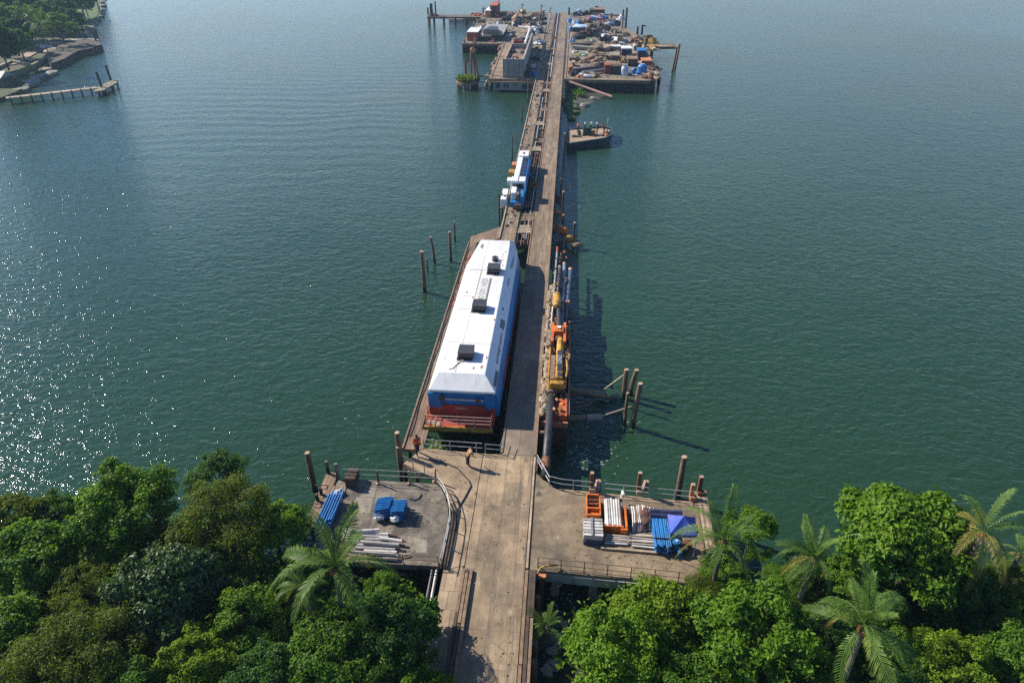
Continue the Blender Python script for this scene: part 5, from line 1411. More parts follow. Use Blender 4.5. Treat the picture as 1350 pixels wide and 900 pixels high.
def crown(seed, rad, lobes, clumps, leaves, L, W, cz, rc=(.42, .72)):
    rng = np.random.default_rng(seed)
    P_, N_ = [], []
    ga = math.pi * (3 - math.sqrt(5))
    ends = []
    for i in range(lobes):
        zz = 1 - (i + .5) / lobes * 1.45
        a = i * ga + rng.uniform(-.5, .5)
        rr = math.sqrt(max(0, 1 - zz * zz))
        d = np.array([rr * math.cos(a), rr * math.sin(a), zz])
        c = d * np.array(rad) * rng.uniform(.48, .72)
        lr = np.mean(rad) * rng.uniform(.28, .44)
        ends.append(c)
        for k in range(clumps):
            u = rng.normal(size=3); u /= np.linalg.norm(u)
            u = u + d * .55 + np.array([0, 0, .25]); u /= np.linalg.norm(u)
            cc = c + u * lr * rng.choice([rng.uniform(.7, 1.1), rng.uniform(.9, 1.45)], p=[.78, .22]) * np.array([1, 1, .85])
            r = rng.uniform(*rc)
            m = int(leaves * rng.uniform(.6, 1.3))
            o = rng.normal(size=(m, 3)); o /= np.linalg.norm(o, axis=1)[:, None]
            o *= (rng.uniform(0, 1, m) ** .45)[:, None] * r * np.array([1.15, 1.15, .62])
            p = cc + o
            nn = u * .55 + np.array([0, 0, .55]) + rng.normal(size=(m, 3)) * .55 + o / r * .35
            nn /= np.linalg.norm(nn, axis=1)[:, None]
            P_.append(p); N_.append(nn)
    pos = np.concatenate(P_); pos[:, 2] += cz
    return leaf_mesh('crown', pos, np.concatenate(N_), rng, L, W), [e + np.array([0, 0, cz]) for e in ends]

def tree_template(seed, rad, cz, lobes=11, clumps=13, leaves=95, L=.36, W=.2, rc=(.42, .72)):
    me, ends = crown(seed, rad, lobes, clumps, leaves, L, W, cz, rc)
    q = MB()
    rng = random.Random(seed)
    top = cz - rad[2] * .25
    q.tube([(0, 0, -.6), (.06, .02, top * .3), (-.05, .08, top * .65), (.04, 0, top)], [.30, .23, .19, .15], 9)
    for e in ends[:8]:
        z0 = top * rng.uniform(.55, .95); e = Vector(e)
        m = Vector((e.x * .45, e.y * .45, z0 + (e.z - z0) * .55))
        q.tube([(0, 0, z0), m, e], [.11, .075, .03], 6)
    tm = MBmesh(q, 'trunk', bark)
    return me, tm

def MBmesh(q, name, m):
    o = q.build(name, m, local=True)
    me = o.data
    bpy.data.objects.remove(o)
    return me

CROWN_Z = 5.6
TT = {
    'round': tree_template(1, (4.3, 4.3, 3.5), CROWN_Z),
    'wide': tree_template(2, (4.8, 4.6, 2.9), CROWN_Z, lobes=12),
    'tall': tree_template(3, (3.3, 3.3, 4.2), CROWN_Z, lobes=10, clumps=12),
    'fine': tree_template(4, (4.5, 4.5, 3.2), CROWN_Z, lobes=12, clumps=15, leaves=120, L=.27, W=.11, rc=(.45, .8)),
    'open': tree_template(5, (3.9, 3.9, 3.4), CROWN_Z, lobes=8, clumps=8, leaves=95, L=.36, W=.19, rc=(.45, .75)),
    'large': tree_template(6, (4.4, 4.4, 3.7), CROWN_Z, lobes=13, clumps=14, leaves=85, L=.44, W=.26, rc=(.5, .8)),
}
RADI = {'round': 4.5, 'wide': 4.9, 'tall': 3.6, 'fine': 4.7, 'open': 4.0, 'large': 4.7}
ntree = [0]
def tree(px, py, rpx, kind, leaf, label, group='broadleaf trees on the near shore', ground=LAND, zc=None, sq=1.0):
    z = zc or 6.0
    for _ in range(6):
        s = rpx * mpp(px, py, z) / RADI[kind]
        z = ground + CROWN_Z * s * sq if zc is None else zc
    p = P(px, py, z)
    g = ground if zc is None else zc - CROWN_Z * s * sq
    ntree[0] += 1
    t = thing('tree', (p.x, p.y, g), label, 'tree', group, rz=ntree[0] * 2.4)
    t.scale = (s, s, s * sq)
    me, tm = TT[kind]
    c = bpy.data.objects.new('crown', me); C.objects.link(c); c.parent = t
    if not me.materials: me.materials.append(LEAF[leaf])
    c.material_slots[0].link = 'OBJECT'; c.material_slots[0].material = LEAF[leaf]
    k = bpy.data.objects.new('trunk', tm); C.objects.link(k); k.parent = t
    return t

tree(168, 668, 72, 'round', 'mid', 'broad green tree highest on the western shore against the glittering water')
tree(148, 712, 60, 'wide', 'bright', 'bright green spreading tree just below the highest western tree')
tree(55, 738, 64, 'large', 'mid', 'large leaved green tree near the glitter at the western frame edge')
tree(16, 690, 40, 'tall', 'olive', 'small dull tree at the western frame edge against the glitter')
tree(285, 628, 42, 'open', 'deep', 'thin open tree through which water shows beside the olive crown')
tree(298, 690, 72, 'fine', 'olive', 'fine leaved olive tree between the open tree and grey platform')
tree(362, 702, 48, 'round', 'bright', 'bright tree overhanging the outer corner of the grey platform')
tree(98, 790, 55, 'fine', 'olive', 'yellowish olive tree in the middle of the western wood')
tree(152, 770, 34, 'tall', 'yellow', 'slim yellow green tree standing between olive and grey crowns')
tree(215, 785, 74, 'large', 'grey', 'grey green glossy tree in the middle of the western wood')
tree(95, 885, 92, 'fine', 'olive', 'wide olive tree cut by the bottom frame edge')
tree(252, 882, 58, 'round', 'yellow', 'compact vivid yellow green tree at the bottom of the western wood')
tree(15, 845, 62, 'large', 'mid', 'green tree at the western frame edge above the wide olive one')
tree(325, 818, 52, 'open', 'mid', 'loose green tree behind the vivid yellow green one')
tree(432, 875, 82, 'wide', 'mid', 'wide green tree under the palm by the road', sq=.9)
tree(522, 838, 64, 'large', 'deep', 'dark green tree pressing against the slab path')
tree(380, 778, 30, 'open', 'bright', 'small bright sapling beside the palm at the grey platform')
tree(355, 905, 62, 'round', 'deep', 'dark tree at the bottom edge between vivid and wide green crowns')
tree(180, 930, 70, 'round', 'mid', 'low green tree mostly below the frame between the olive and vivid crowns')
tree(548, 925, 52, 'round', 'mid', 'green tree at the bottom edge shading the slab path')
tree(505, 775, 26, 'open', 'bright', 'small bright shrub tree under the brown platform rail')
tree(805, 862, 76, 'round', 'bright', 'bright green tree beside the dark inlet right of the road')
tree(866, 820, 62, 'large', 'yellow', 'yellow green tree under the rusty platform rail')
tree(1000, 838, 86, 'round', 'bright', 'large bright tree in the middle of the eastern wood')
tree(928, 798, 46, 'fine', 'olive', 'dull olive tree under the palm near the canopy')
tree(990, 702, 40, 'open', 'bright', 'light airy tree leaning over the water beyond the canopy')
tree(1188, 712, 88, 'large', 'mid', 'tallest glossy round tree on the eastern shore')
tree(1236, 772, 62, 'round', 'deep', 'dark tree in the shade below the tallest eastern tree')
tree(1262, 882, 58, 'round', 'yellow', 'yellow green tree at the bottom beside the big palm')
tree(1338, 872, 56, 'large', 'mid', 'green tree in the bottom corner of the eastern wood')
tree(1330, 775, 44, 'fine', 'olive', 'dull tree behind the yellowing palm at the eastern frame edge')
tree(1085, 915, 66, 'wide', 'mid', 'green tree at the bottom below the big palm')
tree(905, 915, 72, 'wide', 'mid', 'green tree at the bottom edge between the two bright crowns')
tree(1062, 745, 34, 'fine', 'deep', 'dark bushy tree behind the upright palm')
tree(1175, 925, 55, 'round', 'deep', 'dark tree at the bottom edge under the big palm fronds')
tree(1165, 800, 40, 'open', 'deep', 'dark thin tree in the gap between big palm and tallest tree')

for args in ((130, 800, 40, 'open', 'mid', 'loose tree filling the gap under the slim yellow green tree'),
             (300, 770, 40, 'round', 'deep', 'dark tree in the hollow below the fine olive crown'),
             (205, 715, 36, 'open', 'mid', 'leafy tree in the hollow right of the wide bright crown'),
             (70, 680, 38, 'round', 'mid', 'round tree at the water left of the highest western tree'),
             (475, 905, 55, 'round', 'mid', 'round tree at the bottom edge under the road palm'),
             (10, 905, 50, 'round', 'deep', 'dark tree in the bottom western corner'),
             (1110, 760, 36, 'round', 'mid', 'small round tree below the upright pale palm'),
             (1035, 765, 34, 'fine', 'mid', 'fine leaved tree left of the upright pale palm'),
             (1290, 810, 46, 'round', 'deep', 'dark tree under the yellowing ragged palm'),
             (1200, 860, 40, 'open', 'mid', 'loose tree between the big palm and the bottom yellow green crown'),
             (955, 765, 36, 'round', 'mid', 'round tree at the foot of the palm by the canopy'),
             (1335, 820, 40, 'round', 'mid', 'round tree at the eastern frame edge above the bottom corner'),
             (1095, 850, 40, 'round', 'deep', 'dark tree left of the bare palm trunk')):
    tree(*args)
# leafy undergrowth between the trunks
def inside(p, poly):
    c = False; n = len(poly); j = n - 1
    for i in range(n):
        if (poly[i][1] > p[1]) != (poly[j][1] > p[1]) and p[0] < (poly[j][0] - poly[i][0]) * (p[1] - poly[i][1]) / (poly[j][1] - poly[i][1]) + poly[i][0]: c = not c
        j = i
    return c
for nm, poly, bx_, seed, lab in (('undergrowth_west', left_shore, (-52, -8.2, 15, 36), 5, 'dark leafy undergrowth under the western trees'), ('undergrowth_east', right_shore, (1.5, 48, 15, 34), 6, 'dark leafy undergrowth under the eastern trees')):
    g = np.random.default_rng(seed); PP, NN = [], []
    k = 0
    while k < 900:
        x, y = g.uniform(bx_[0], bx_[1]), g.uniform(bx_[2], bx_[3])
        if not inside((x, y), poly): continue
        k += 1
        r = g.uniform(.6, 1.1); m = 45
        o = g.normal(size=(m, 3)) * np.array([r * .6, r * .6, r * .35]); p = o + np.array([x, y, LAND + .5 + g.uniform(0, .9)])
        p[:, 2] = np.maximum(p[:, 2], LAND + .02)
        n_ = g.normal(size=(m, 3)) * .5 + np.array([0, 0, 1]); n_ /= np.linalg.norm(n_, axis=1)[:, None]
        PP.append(p); NN.append(n_)
    me = leaf_mesh(nm, np.concatenate(PP), np.concatenate(NN), g, .42, .22); me.materials.append(LEAF['mid'])
    o = bpy.data.objects.new('undergrowth', me); C.objects.link(o); tag(o, lab, kind='stuff')

# ------------------------------------------------------------------- palms
def frond_mesh(seed, L, rise, droop, stations=32, ll=.85, name='frond'):
    rng = random.Random(seed)
    q = MB()
    pts = []
    for i in range(11):
        f = i / 10
        pts.append(Vector((L * f * (1 - .16 * droop * f * f), 0, L * (rise * f - droop * f * f))))
    q.tube(pts, [.055 * (1 - f / 10 * .85) for f in range(11)], 5)
    q.mat(0)
    for i in range(stations):
        f = .14 + .86 * (i + .5) / stations
        k = min(int(f * 10), 9); p = pts[k].lerp(pts[k + 1], f * 10 - k); tg = (pts[k + 1] - pts[k]).normalized()
        up = Vector((-tg.z, 0, tg.x))
        l = ll * (math.sin(min(1, f * 1.25 + .12) * math.pi * .62) ** .8) * (1 - .55 * max(0, f - .6) / .4) * rng.uniform(.85, 1.1)
        for s in (-1, 1):
            fw = .4 + .75 * f + rng.uniform(-.12, .12)
            d = (Vector((0, s, 0)) + tg * fw + up * .28).normalized()
            hang = Vector((0, 0, -1))
            m = p + d * l * .5 + hang * l * .06
            e = p + d * l * .92 + hang * l * rng.uniform(.25, .65)
            w = tg * .033
            q.add([p - w * .6, p + w * .6, m + w, e, m - w], [(0, 1, 2, 4), (4, 2, 3)])
    o = q.build(name, LEAF['palm'], local=True); me = o.data; bpy.data.objects.remove(o)
    return me
FR = [frond_mesh(1, 3.6, .75, .75), frond_mesh(2, 3.9, .55, .92), frond_mesh(3, 3.5, .15, 1.15), frond_mesh(4, 3.3, 1.3, .6)]
def palm_trunk(h, seed):
    q = MB(); a = seed * 1.9
    q.tube([(.5 * math.cos(a) * (1 - f) ** 2 - .5 * math.cos(a) * 0, .5 * math.sin(a) * (1 - f) ** 2, -.4 + (h + .4) * f) for f in (0, .2, .4, .6, .8, 1)], [.24, .18, .16, .15, .14, .15], 10)
    return MBmesh(q, 'trunk', palm_bark)
PT = {}
def palm(px, py, rpx, zc, label, leaf='palm', n=17, seed=1, dry=0, ground=LAND, group='coconut palms on the near shore', upright=0.0):
    p = P(px, py, zc)
    s = rpx * mpp(px, py, zc) / 3.3
    t = thing('palm_tree', (p.x, p.y, ground), label, 'palm', group)
    h = zc - ground
    rng = random.Random(seed)
    tr = bpy.data.objects.new('trunk', palm_trunk(h, seed)); C.objects.link(tr); tr.parent = t
    c = MB(); 
    for k in range(6):
        a = k * 1.05; c.blob((.22 * math.cos(a) * s, .22 * math.sin(a) * s, h - .25 * s), (.15 * s, .15 * s, .18 * s), .1, k, 1)
    co = c.build('coconuts', coconut, t, local=True)
    for k in range(n):
        f = k / (n - 1)
        if f < .22 + upright: me, el = FR[3], rng.uniform(15, 35)
        elif f < .5: me, el = FR[0], rng.uniform(5, 22)
        elif f < .8: me, el = FR[1], rng.uniform(-8, 12)
        else: me, el = FR[2], rng.uniform(-25, -5)
        o = bpy.data.objects.new('frond', me); C.objects.link(o); o.parent = t
        o.location = (0, 0, h)
        o.rotation_euler = (R(rng.uniform(-28, 28)), -R(el + rng.uniform(-9, 9)), k * 2.39996 + rng.uniform(-.55, .55) + seed)
        sc = s * rng.uniform(.72, 1.15); o.scale = (sc, sc, sc)
        o.material_slots[0].link = 'OBJECT'
        o.material_slots[0].material = LEAF['dry' if (k >= n - max(dry, 2)) else leaf]
    return t
palm(441, 748, 74, 8.8, 'tall upright palm in front of the loose grey pipes', leaf='palm', n=22, seed=2, upright=.22)
palm(400, 775, 38, 6.5, 'smaller palm half hidden beside the tall upright palm', n=12, seed=3)
palm(954, 712, 60, 8.0, 'palm with fronds reaching under the blue canopy', n=16, seed=4, upright=.1)
palm(1074, 735, 54, 9.0, 'upright palm with pale drooping fronds against dark water', n=17, seed=5, dry=1)
palm(1140, 826, 80, 9.6, 'big star shaped palm with a bare leaning trunk at the bottom', n=24, seed=6)
palm(1297, 700, 62, 9.2, 'yellowing ragged palm near the eastern frame edge', leaf='palm', n=13, seed=7, dry=7)
palm(722, 826, 32, 2.6, 'small low palm growing beside the dark inlet', n=15, seed=8, ground=.3, upright=.2)
palm(1345, 730, 34, 6.0, 'ragged palm cut by the eastern frame edge', n=10, seed=9, dry=3)

# rocks and driftwood on the bank of the dark inlet
rng = random.Random(41)
for i, (px, py, s, lab) in enumerate(((729, 858, .45, 'pale rock lowest on the bank of the dark inlet'), (736, 850, .35, 'small pale rock between two larger ones on the inlet bank'), (742, 843, .5, 'pinkish rock at the leafy edge of the inlet bank'), (744, 822, .3, 'white rock by the dark hole of the inlet'), (733, 876, .6, 'broad rock at the bottom of the inlet bank'), (731, 842, .3, 'single white stone at the waterline of the inlet'), (722, 884, .5, 'brown rock beside the road piles'))):
    p = P(px, py, .5); mb = MB(); mb.blob((p.x, p.y, .5), (s, s * .8, s * .6), .4, i, 2)
    tag(mb.build('rock', rock_mat), lab, 'rock', 'rocks on the inlet bank')
mb = MB(); mb.prism(xy([(722, 905), (716, 870), (736, 838), (760, 835), (770, 860), (750, 900)], .4), -1, .45, .6)
struct('inlet_bank', mb, soil)
for (px, py) in ((709, 800), (707, 830), (705, 860), (704, 885)):
    p = P(px, py, 1.5)
    mb = MB(); mb.tube([(p.x, p.y, -1), (p.x, p.y, 2.6)], .2, 9)
    tag(mb.build('road_pile', pile_wood), 'brown pile under the road edge facing the dark inlet', 'pile', 'piles under the road edge')
mb = MB()
for k in range(120):
    px, py = rng.uniform(715, 765), rng.uniform(780, 880); p = P(px, py, .03)
    s = rng.uniform(.02, .06)
    mb.blob((p.x, p.y, .02), (s * 1.6, s, .03), .4, k, 1)
tag(mb.build('floating_scum', tarp_pale), 'specks of pale foam on the inlet water', kind='stuff')

# =================================================================== far shore
Gf = 'trees on the far shore'
fs_ = [(8, 12, 26, 'round', 'deep', 'dark round tree at the corner of the far shore'), (34, 6, 24, 'large', 'mid', 'tree behind the far palm'), (62, 4, 22, 'fine', 'deep', 'fine dark tree on the skyline of the far shore'), (80, 12, 20, 'round', 'mid', 'round tree beside the far lawn'), (92, 26, 15, 'round', 'deep', 'dark round tree shading the edge of the far lawn'), (14, 42, 24, 'wide', 'deep', 'wide dark tree in front of the far shore corner'), (78, 34, 17, 'open', 'mid', 'loose tree just above the far quay'), (-12, 60, 28, 'large', 'deep', 'dark tree at the frame edge beside the far path'), (28, 26, 22, 'fine', 'mid', 'leafy tree immediately behind the far palm crown'), (104, -2, 18, 'round', 'deep', 'tree at the top frame edge behind the far lawn'), (125, -6, 14, 'wide', 'mid', 'low tree at the far tip of the lawn'), (46, -8, 24, 'round', 'mid', 'tree cut by the top frame edge above the far palm'), (70, 22, 16, 'round', 'deep', 'dark tree between the far palm and round tree'), (2, 66, 20, 'wide', 'deep', 'low dark tree by the path on the far shore'), (98, 38, 9, 'open', 'mid', 'little tree on the sunlit strip of the far quay')]
fs_ += [(20, -4, 24, 'fine', 'mid', 'feathery tree at the top frame edge of the far corner'), (40, 44, 15, 'wide', 'deep', 'low dark tree under the far palm'), (58, 18, 18, 'large', 'deep', 'glossy dark tree right behind the far palm'), (24, 56, 17, 'round', 'mid', 'round tree between the far path and the wide dark tree'), (86, 2, 18, 'wide', 'mid', 'broad tree against the far lawn edge'), (66, 40, 12, 'round', 'deep', 'small dark tree at the quay root'), (112, 8, 11, 'wide', 'bright', 'bright low bush in the middle of the far lawn'), (10, 28, 22, 'round', 'mid', 'mid green tree filling the far corner')]
for px, py, r, k, l, lab in fs_: tree(px, py, r * 1.2, k, l, lab, Gf, ground=.9, sq=.95)
palm(52, 34, 20, 13, 'tall palm in front of the dark trees on the far shore', n=17, seed=12, ground=.9, group=Gf)
palm(36, 20, 14, 12, 'paler palm half hidden in the far trees', n=13, seed=13, ground=.9, group=Gf)
# quay, walls, rocks, jetty
t = thing('stone_quay', P(105, 58, 2), 'long dark stone quay jutting from the far shore', 'quay')
mb = MB(); mb.prism(xy([(88, 52), (112, 50), (130, 53), (133, 59), (118, 64), (102, 67), (84, 78), (66, 84), (58, 74), (74, 60)], 2.0), -1, 2.0, .6); mb.build('deck', mat('dark quay stone', (.060, .042, .030), .45, .4, .9, .5, 2, .1, [((.17, .12, .08), .60, .7, .2), ((.03, .05, .015), .58, .68, .15)]), t)
mb = MB(); mb.prism(xy([(86, 52.5), (112, 50.2), (130, 52.6), (130, 54), (112, 52), (90, 55)], 2.0), 1.95, 2.15); mb.build('light_edge', rock_mat, t)
for (px, py) in ((129, 62), (131, 58), (113, 53), (99, 55)):
    p = P(px, py, 0); MB().tube([(p.x, p.y, -1), (p.x, p.y, 5.0)], .35, 8).build('post', timber_dark, t)
t = thing('moored_dinghy', P(124, 59.5, .2), 'small pale dinghy moored in the shade of the far quay', 'dinghy')
p = P(124, 60.5, .3); MB().prism([(p.x - 3, p.y - .8), (p.x + 2, p.y - .8), (p.x + 3.4, p.y), (p.x + 2, p.y + .8), (p.x - 3, p.y + .8)], .0, .8, -.3).build('hull', tarp_white, t); MB().prism([(p.x - 2.6, p.y - .5), (p.x + 1.8, p.y - .5), (p.x + 1.8, p.y + .5), (p.x - 2.6, p.y + .5)], .805, .86).build('cover', tarp_blue, t)
def wall_line(px, h, w, m, name, label, cat):
    t = thing(name, P(*px[0], 1), label, cat)
    for a, b in zip(px, px[1:]):
        pa, pb = P(*a, 1), P(*b, 1); d = pb - pa
        MB().box(((pa.x + pb.x) / 2, (pa.y + pb.y) / 2, .9 + h / 2), (d.length, w, h), (0, 0, math.degrees(math.atan2(d.y, d.x)))).build('segment', m, t)
wall_line([(9, 108), (34, 95), (59, 82.5)], 1.3, .9, mat('mossy wall', (.14, .15, .06), .35, 1), 'garden_wall', 'long mossy wall running down to the cove on the far shore', 'wall')
wall_line([(-4, 92), (16, 83), (40, 87)], .9, .7, timber_pale, 'path_edge', 'pale low kerb curving along the far path', 'kerb')
wall_line([(-2, 103), (16, 96), (30, 94)], .7, .6, rock_mat, 'stone_border', 'pale stone border around the dark bed on the far shore', 'border')
t = thing('boathouse', P(3, 112, 1), 'small dark roofed hut at the edge of the frame by the jetty', 'hut')
p = P(2, 112, 1); MB().bx(p.x - 3, p.x + 2.2, p.y - 2.2, p.y + 2.2, .9, 3.2).build('wall', concrete_dark, t)
MB().add([(p.x - 3.4, p.y - 2.7, 3.2), (p.x + 2.6, p.y - 2.7, 3.2), (p.x + 2.6, p.y + 2.7, 3.2), (p.x - 3.4, p.y + 2.7, 3.2), (p.x - 3.4, p.y, 4.6), (p.x + 2.6, p.y, 4.6)], [(0, 1, 5, 4), (2, 3, 4, 5), (0, 4, 3), (1, 2, 5), (3, 2, 1, 0)]).build('roof', sheet_grey, t)
t = thing('timber_jetty', P(60, 122, 1), 'long narrow pale jetty with a skewed float at its end', 'jetty')
a, b = P(8, 129.5, 1.4), P(127, 116, 1.4); d = (b - a)
MB().box(((a.x + b.x) / 2, (a.y + b.y) / 2, 1.4), (d.length, 2.1, .25), (0, 0, math.degrees(math.atan2(d.y, d.x)))).build('walkway', timber_pale, t)
for k in range(9):
    p = a.lerp(b, (k + .6) / 9); MB().tube([(p.x + .1, p.y - 1, -1), (p.x + .1, p.y - 1, 1.7)], .2, 7).build('pile', timber_dark, t)
MB().tube([a + Vector((0, 1.1, .9)), b + Vector((0, 1.1, .9))], .06, 5).build('handrail', timber, t)
fp = xy([(124, 121.5), (126, 116.5), (148, 106.2), (156, 106.5), (154, 109.5), (137, 119.5)], 1.2)
MB().prism(fp, .9, 1.3).build('float_deck', mat('mossy boards', (.20, .18, .10), .35, 1, brick=(60, 4, .9, .06, .4)), t)
for (px, py) in ((135, 117), (147, 107.5)):
    p = P(px, py, .9); MB().tube([(p.x, p.y, -1), (p.x - .3, p.y, 5.2)], .3, 8).build('mooring_pole', timber_dark, t)
for (px, py) in ((130, 121), (138, 118.5), (147, 113), (154, 109)):
    p = P(px, py, .5); MB().tube([(p.x, p.y, -1), (p.x, p.y, .89)], .3, 7).build('pile', timber_dark, t)
t = thing('signpost', P(127, 52, 2), 'slim dark post standing on the far quay edge', 'post')
p = P(113, 51, 2); MB().tube([(p.x, p.y, 2), (p.x, p.y, 5)], .25, 7).build('post', timber_dark, t); MB().box((p.x, p.y, 5.1), (.8, .2, .6)).build('head', timber_dark, t)
shore_px = [(135, 3), (135.5, 8), (135.5, 13), (134, 18), (131, 22), (128, 26), (124, 30), (120, 34), (117, 37), (114, 41), (111, 44), (109, 47), (62, 92), (66, 97), (58, 101), (50, 104), (44, 108), (40, 112), (28, 119), (20, 121)]
rng = random.Random(51)
for i, (px, py) in enumerate(shore_px):
    p = P(px + rng.uniform(-.6, .6), py, .4); s = rng.uniform(.8, 1.7)
    mb = MB(); mb.blob((p.x, p.y, .4), (s * 1.3, s * 1.8, s * .6), .4, i, 1)
    tag(mb.build('shore_rock', rock_mat), 'pale boulder along the waterline of the far lawn' if i < 12 else 'pale boulder around the cove beside the far jetty', 'rock', 'boulders along the far lawn' if i < 12 else 'boulders around the far cove')
# small sandy scraps on the mud
for i, (px, py, lab) in enumerate(((58, 61, 'pale flat boat hull upturned under the far palm'), (76, 58, 'sandy slab on the sunlit strip of the quay'), (70, 66, 'second sandy slab lower on the far quay'), (65, 68, 'pale block below the far palm'))):
    p = P(px, py, 1.6); mb = MB(); mb.blob((p.x, p.y, 1.7 if i else 1.5), (3.4 - i * .5, 1.6, .6), .3, i + 4, 2)
    tag(mb.build('upturned_boat' if i == 0 else 'stone_slab', timber_pale if i else tarp_white), lab, 'boat' if i == 0 else 'slab', 'pale things on the far quay')
# =================================================================== the island at the end of the trestle
IZ = 3.0
isl_mat = mat('island deck', (0.235, 0.180, 0.120), .3, .25, .88, .5, 2, .08, [((.10, .082, .06), .5, .64, .12), ((.30, .24, .15), .6, .7, .2), ((.09, .10, .035), .66, .72, .15)])
def isl_platform(px, label, piles, name='island_platform'):
    poly = xy(px); c = P(*px[0])
    t = thing(name, (c.x, c.y, 0), label, 'platform', 'platforms of the island')
    MB().prism(poly, 2.3, IZ).build('deck', isl_mat, t)
    if label.startswith(('main', 'island')):           # added block, painted near-black as the shade of the void under the deck
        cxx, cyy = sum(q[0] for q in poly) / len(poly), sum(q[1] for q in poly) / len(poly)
        MB().prism([(cxx + (q[0] - cxx) * .95, cyy + (q[1] - cyy) * .985) for q in poly], -.5, 2.29).build('void_shade_block', mat('painted void shade', (.016, .014, .012), .4, 1.5), t)
    n = len(poly)
    mb = MB()
    for i in range(n):
        a, b = Vector((*poly[i], 0)), Vector((*poly[(i + 1) % n], 0)); d = b - a
        if d.length < 1: continue
        mb.box(((a.x + b.x) / 2, (a.y + b.y) / 2, 2.75), (d.length, .5, .8), (0, 0, math.degrees(math.atan2(d.y, d.x))))
    mb.build('edge_beam', timber, t)
    for (x, y) in piles:
        p = P(x, y, 2.5); MB().tube([(p.x, p.y, -1), (p.x, p.y, 2.4)], .5, 8).build('pile', timber_dark if (x % 2) else timber, t)
    return t
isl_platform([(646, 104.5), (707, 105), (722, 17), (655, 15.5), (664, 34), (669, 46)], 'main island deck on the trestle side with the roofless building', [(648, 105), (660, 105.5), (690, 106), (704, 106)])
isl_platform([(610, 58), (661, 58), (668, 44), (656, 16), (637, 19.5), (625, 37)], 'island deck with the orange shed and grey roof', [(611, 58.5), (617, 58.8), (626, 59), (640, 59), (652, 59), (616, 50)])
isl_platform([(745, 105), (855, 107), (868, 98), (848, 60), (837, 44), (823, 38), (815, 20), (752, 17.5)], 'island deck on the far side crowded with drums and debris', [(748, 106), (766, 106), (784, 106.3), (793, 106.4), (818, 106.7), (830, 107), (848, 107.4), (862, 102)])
t = isl_platform([(564, 22.6), (564, 20.6), (640, 20.2), (642, 22.8)], 'thin timber arm reaching out from the island over open water', [(566, 22), (572, 22), (585, 22), (600, 22), (615, 22), (630, 22)])
t = isl_platform([(846, 57.5), (890, 59), (893, 62), (848, 62.5)], 'rusty gantry arm reaching out from the debris deck', [(860, 62)])
# grey front wall below the roofless building
t = thing('dock_wall', P(676, 104, 0), 'grey dock wall with dark openings below the roofless building', 'wall')
a, b = P(646, 104.5), P(707, 105)
MB().bx(a.x + .8, b.x - .3, a.y - .65, a.y - .3, .35, 2.32).build('wall', concrete_wall, t)
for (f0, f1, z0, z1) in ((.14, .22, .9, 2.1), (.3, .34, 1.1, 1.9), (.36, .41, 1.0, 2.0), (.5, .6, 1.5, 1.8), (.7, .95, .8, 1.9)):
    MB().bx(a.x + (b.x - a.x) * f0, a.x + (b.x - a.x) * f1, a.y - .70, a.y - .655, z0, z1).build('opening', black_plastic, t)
MB().bx(a.x - .4, b.x - .2, a.y - 1.0, a.y - .7, 2.33, 2.6).build('ledge', concrete_tan, t)
pa, pb = P(638, 115, 1.2), P(668, 45, 3.1)
t = thing('fender_ramp', pa, 'faded orange timber fender sloping along the side of the roofless building', 'fender')
mb = MB(); rr = random.Random(3)
for k in range(26):
    q0 = pa.lerp(pb, k / 26); q1 = pa.lerp(pb, min(1, (k + rr.uniform(1.2, 2.4)) / 26)); o_ = Vector((rr.uniform(-.7, .7), 0, rr.uniform(-.25, .3)))
    mb.mat(rr.randrange(3)).tube([q0 + o_, q1 + o_], rr.uniform(.18, .38), 5)
mb.build('beam', [mat('faded orange timber', (.40, .20, .10), .35, 1.0), timber_pale, timber], t)
for k in range(6):
    q = pa.lerp(pb, .08 + k * .16); MB().tube([(q.x, q.y, -1), (q.x, q.y, q.z)], .35, 7).build('pile', timber_dark, t)
# roofless building
X0, X1, Y0, Y1, ZT, ZF = -17.4, -11.75, 193.9, 220.0, 7.8, 6.4
t = thing('roofless_building', (X0, Y0, 3), 'pale grey concrete building with no roof and debris inside its walls', 'building')
w = .45
MB().bx(X0, X1, Y0, Y0 + w, 3, ZT).build('front_wall', concrete_wall, t)
for k in range(1, 4): MB().bx(X0 + k * 1.45 - .05, X0 + k * 1.45 + .05, Y0 - .04, Y0 - .003, 3.1, ZT - .1).build('joint', concrete_dark, t)
MB().bx(X0 + .3, X1 - .1, Y0 - .15, Y0 - .004, 3.4, 3.55).build('ledge', concrete_tan, t)
MB().bx(X0 + 3.7, X0 + 4.0, Y0 - .05, Y0 - .004, 4.1, 4.4).build('vent_hole', black_plastic, t)
MB().bx(X1 - w, X1, Y0 + w + .01, Y1 + 22, 3, ZT).build('side_wall', concrete_wall, t)
MB().bx(X0, X0 + w, Y0 + w + .01, Y1 + 10, 3, ZT - .5).build('side_wall', mat('faded orange wall', (.36, .17, .10), .3, .8, stain=[((.4, .36, .3), .5, .64, .6)]), t)
MB().bx(X0 + w, X1 - w, Y1, Y1 + w, 3, ZT - .1).build('cross_wall', concrete_wall, t)
MB().bx(X0 + w, X1 - w, Y1 + 9, Y1 + 9.5, 3, ZT - .6).build('cross_wall', red_oxide, t)
MB().bx(X0 + w, X1 - w, Y0 + w, Y1 - .01, ZF - .2, ZF).build('floor', mat('rubble floor', (.22, .14, .095), .4, .8, stain=[((.06, .05, .045), .55, .66, .4)]), t)
rng = random.Random(61)
